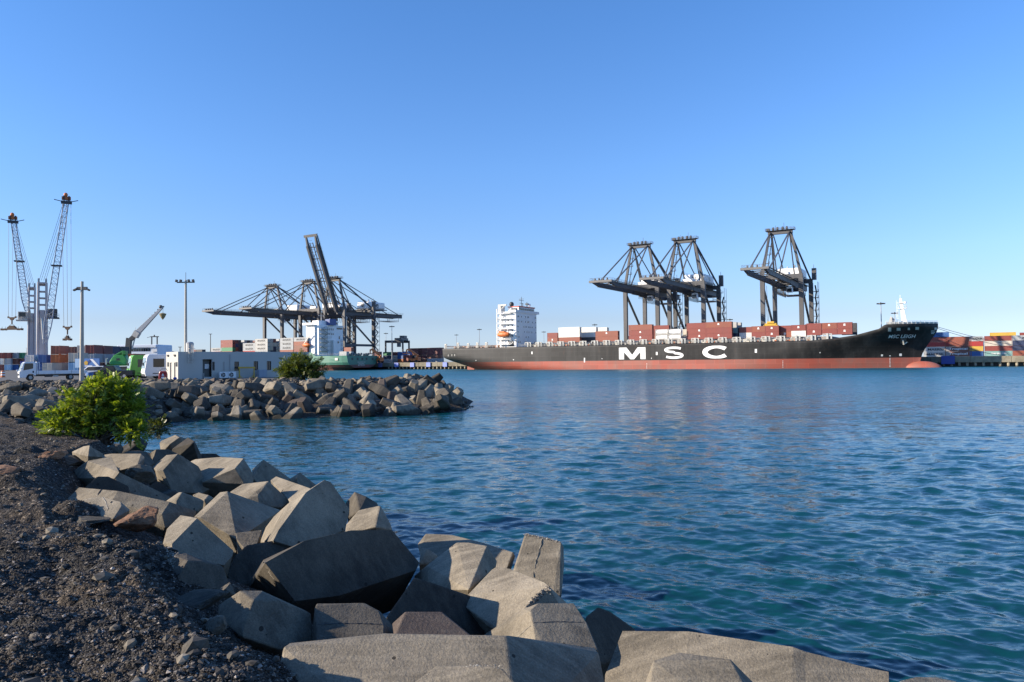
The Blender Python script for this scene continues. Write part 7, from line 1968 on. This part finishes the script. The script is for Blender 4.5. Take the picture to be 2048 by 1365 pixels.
# ---------------------------------------------------------------- loose stones
def on_ground(X, Y, lift):
    return np.stack([X, Y, terrain(X, Y) + lift], -1)
def gravel():
    n = 150000
    yi = nrs.uniform(70, 420, n) ; r = 1.7 * 750 / yi; r = np.where(nrs.rand(n) < 0.15, nrs.uniform(3, 26, n), r)
    th = np.radians(nrs.uniform(-42, 4, n))
    X, Y = r * np.sin(th), r * np.cos(th)
    dA, sA = seg_dist(X, Y, EDGE)
    clump = fbm(X, Y + 3, 0.8, 3)
    keep = (np.where(sA > 0, dA, -dA) > -0.7) & (clump > nrs.uniform(-0.45, 0.5, n)) & (r < 24)
    heap = (np.where(sA > 0, dA, -dA) < 1.1) & (r < 9) & (np.where(sA > 0, dA, -dA) > -0.7)
    keep |= heap
    X, Y, r, heap = X[keep], Y[keep], r[keep], heap[keep]
    S = np.exp(nrs.normal(-5.0, 0.45, len(X))) * np.clip(r / 7, 0.85, 2.6) * np.where(heap, nrs.choice([0.9, 1.2, 1.6], len(X)), 1.0)
    S = np.clip(S, 0.003, 0.026)
    V, Fc = stones(on_ground(X, Y, S * 0.25), S, OV, OF)
    o = link_mesh('gravel', soup_mesh('gravel', V, Fc, GRAVEL)); tag(o, 'loose dark angular gravel scattered over the shore', kind='stuff')
gravel()
def rubble():
    n = 6500
    s = nrs.uniform(0, tot, n); d = np.where(nrs.rand(n) < 0.7, nrs.uniform(-2.0, 1.5, n), nrs.uniform(1, 11, n))
    C = np.array([crest_pt(q) for q in s]); X = C[:, 0] + C[:, 2] * d; Y = C[:, 1] + C[:, 3] * d
    k = (X / Y > -0.72)
    X2 = nrs.uniform(-0.72, -0.45, 2500); Y2 = nrs.uniform(28, 80, 2500); X2 = X2 * Y2; k2 = X2 < -16
    X = np.concatenate([X[k], X2[k2]]); Y = np.concatenate([Y[k], Y2[k2]])
    # a few larger stones along the edge of the near gravel and between the near blocks
    ex = np.array(EDGE[1:-4]); ii = nrs.randint(0, len(ex) - 1, 420); ff = nrs.rand(420)[:, None]
    EP = ex[ii] * (1 - ff) + ex[ii + 1] * ff + nrs.normal(0, 0.45, (420, 2))
    X = np.concatenate([X, EP[:, 0]]); Y = np.concatenate([Y, EP[:, 1]]); NEAR = 420
    z = terrain(X, Y); kk = z > -0.4; kk[-NEAR:] = True; X, Y = X[kk], Y[kk]
    S = np.clip(np.exp(nrs.normal(-1.75, 0.45, len(X))), 0.07, 0.5); S[-NEAR:] = np.clip(np.exp(nrs.normal(-3.7, 0.5, NEAR)), 0.012, 0.07)
    V, Fc = stones(on_ground(X, Y, S * 0.35), S, IV, IF, 0.18, 0.8)
    o = link_mesh('rubble', soup_mesh('rubble', V, Fc, RUBBLE)); tag(o, 'small broken rubble between the blocks of the breakwater', kind='stuff')
rubble()
# ---------------------------------------------------------------- shrubs
def leaves(name, blobs, per, size, mat, parent, seed, leaflets=8, droop=0.0):
    r_ = np.random.RandomState(seed); Vs = []
    for (cx, cy, cz, rx, ry, rz), n in zip(blobs, per):
        u = r_.normal(size=(n, 3)); u /= np.linalg.norm(u, axis=1)[:, None]
        lump = 0.76 + 0.38 * np.sin(u[:, 0] * 5 + cx * 7) * np.sin(u[:, 2] * 6 + cy * 3) + 0.12 * np.sin(u[:, 0] * 13 + u[:, 1] * 11)
        rad = (r_.rand(n) ** 0.33) * lump
        rad = np.where(r_.rand(n) < 0.06, rad * 1.18, rad)
        P = u * rad[:, None] * np.array([rx, ry, rz]) + np.array([cx, cy, cz])
        D = u * 0.8 + r_.normal(size=(n, 3)) * 0.45 + np.array([0, 0, 0.35 - droop]); D /= np.linalg.norm(D, axis=1)[:, None]
        up = np.array([0, 0, 1.0]) + r_.normal(size=(n, 3)) * 0.45
        A = np.cross(D, up); A /= np.linalg.norm(A, axis=1)[:, None]; Nn = np.cross(A, D)
        s = size * r_.uniform(0.7, 1.35, n)
        for k in range(leaflets):
            f = (k // 2 + 0.5) / (leaflets / 2); sd = 1 if k % 2 else -1
            base = P + D * (s * f * 2.6)[:, None] - Nn * (s * 0.35 * f * f)[:, None]
            dirn = A * sd * 0.85 + D * 0.55 - Nn * (0.15 + 0.25 * r_.rand(n))[:, None]
            dirn /= np.linalg.norm(dirn, axis=1)[:, None]
            wd = np.cross(dirn, Nn); wd /= np.linalg.norm(wd, axis=1)[:, None]
            l = s * 1.25; w = s * 0.36
            q = np.stack([base, base + dirn * (l * 0.5)[:, None] + wd * w[:, None], base + dirn * l[:, None], base + dirn * (l * 0.5)[:, None] - wd * w[:, None]], 1)
            Vs.append(q)
    V = np.concatenate(Vs).reshape(-1, 3); Fq = np.arange(len(V)).reshape(-1, 4)
    o = link_mesh(name, soup_mesh(name, V, Fq, mat), parent); o['kind'] = 'stuff'
    return o
def stems(parent, base, blobs, seed, r0=0.04):
    r_ = random.Random(seed); b = MB()
    for cx, cy, cz, rx, ry, rz in blobs:
        for k in range(5):
            e = Vector((cx + r_.uniform(-rx, rx) * 0.7, cy + r_.uniform(-ry, ry) * 0.6, cz + r_.uniform(-0.2, 0.7) * rz)); s = Vector(base) + Vector((r_.uniform(-0.25, 0.25), r_.uniform(-0.2, 0.2), 0))
            m = s.lerp(e, 0.5) + Vector((r_.uniform(-0.15, 0.15), r_.uniform(-0.15, 0.15), 0.12)); b.tube(s, m, r0, r0 * 0.6, 6); b.tube(m, e, r0 * 0.6, r0 * 0.2, 5)
            for _ in range(3):
                q = m.lerp(e, r_.uniform(0.2, 0.9)); b.tube(q, q + Vector((r_.uniform(-0.3, 0.3), r_.uniform(-0.3, 0.3), r_.uniform(0.05, 0.35))), r0 * 0.25, r0 * 0.1, 4)
    return b.build('stem', BARK, parent)
def pxblob(px0, py0, px1, py1, Y, depth):
    c = at((px0 + px1) / 2, (py0 + py1) / 2, Y); s = Y / F
    return (c.x, c.y, c.z, (px1 - px0) / 2 * s, depth, (py1 - py0) / 2 * s)
SY = 19.5
base = at(205, 880, SY)
SH = thing('shrub', 'bright green leafy shrub growing on the gravel above the concrete blocks', 'shrub', (0, 0, 0))
bl1 = [pxblob(150, 772, 246, 850, SY, 0.55), pxblob(196, 752, 278, 822, SY + 0.2, 0.55), pxblob(118, 775, 196, 842, SY - 0.1, 0.5), pxblob(80, 815, 165, 880, SY - 0.3, 0.5), pxblob(150, 820, 222, 872, SY - 0.25, 0.45), pxblob(214, 790, 297, 860, SY + 0.1, 0.5), pxblob(236, 836, 300, 884, SY - 0.2, 0.35), pxblob(172, 756, 214, 790, SY, 0.3)]
leaves('foliage', bl1, [430, 400, 330, 330, 290, 370, 210, 90], 0.062, LEAF_BRIGHT, SH, 5)
stems(SH, (base.x, base.y, base.z - 0.15), bl1, 3, 0.03)
WD = thing('weed', 'small dark green weed on the rocks by the water right of the bright shrub', 'plant', (0, 0, 0))
bl3 = [pxblob(294, 838, 338, 872, 31, 0.4)]
leaves('foliage', bl3, [220], 0.06, LEAF_DARK, WD, 8); stems(WD, (bl3[0][0], 31, bl3[0][2] - bl3[0][5] - 0.1), bl3, 9, 0.02)
BY = 77.0
BS = thing('bush', 'olive green feathery bush at the end of the white building', 'bush', (0, 0, 0))
bl2 = [pxblob(552, 710, 648, 760, BY, 1.6), pxblob(574, 704, 620, 740, BY, 1.3), pxblob(548, 726, 600, 760, BY - 0.3, 1.2), pxblob(606, 722, 656, 760, BY + 0.2, 1.2)]
leaves('foliage', bl2, [1000, 420, 420, 420], 0.125, LEAF_OLIVE, BS, 12, 6, droop=0.25)
stems(BS, (at(598, 762, BY).x, BY, 2.9), bl2, 4, 0.07)
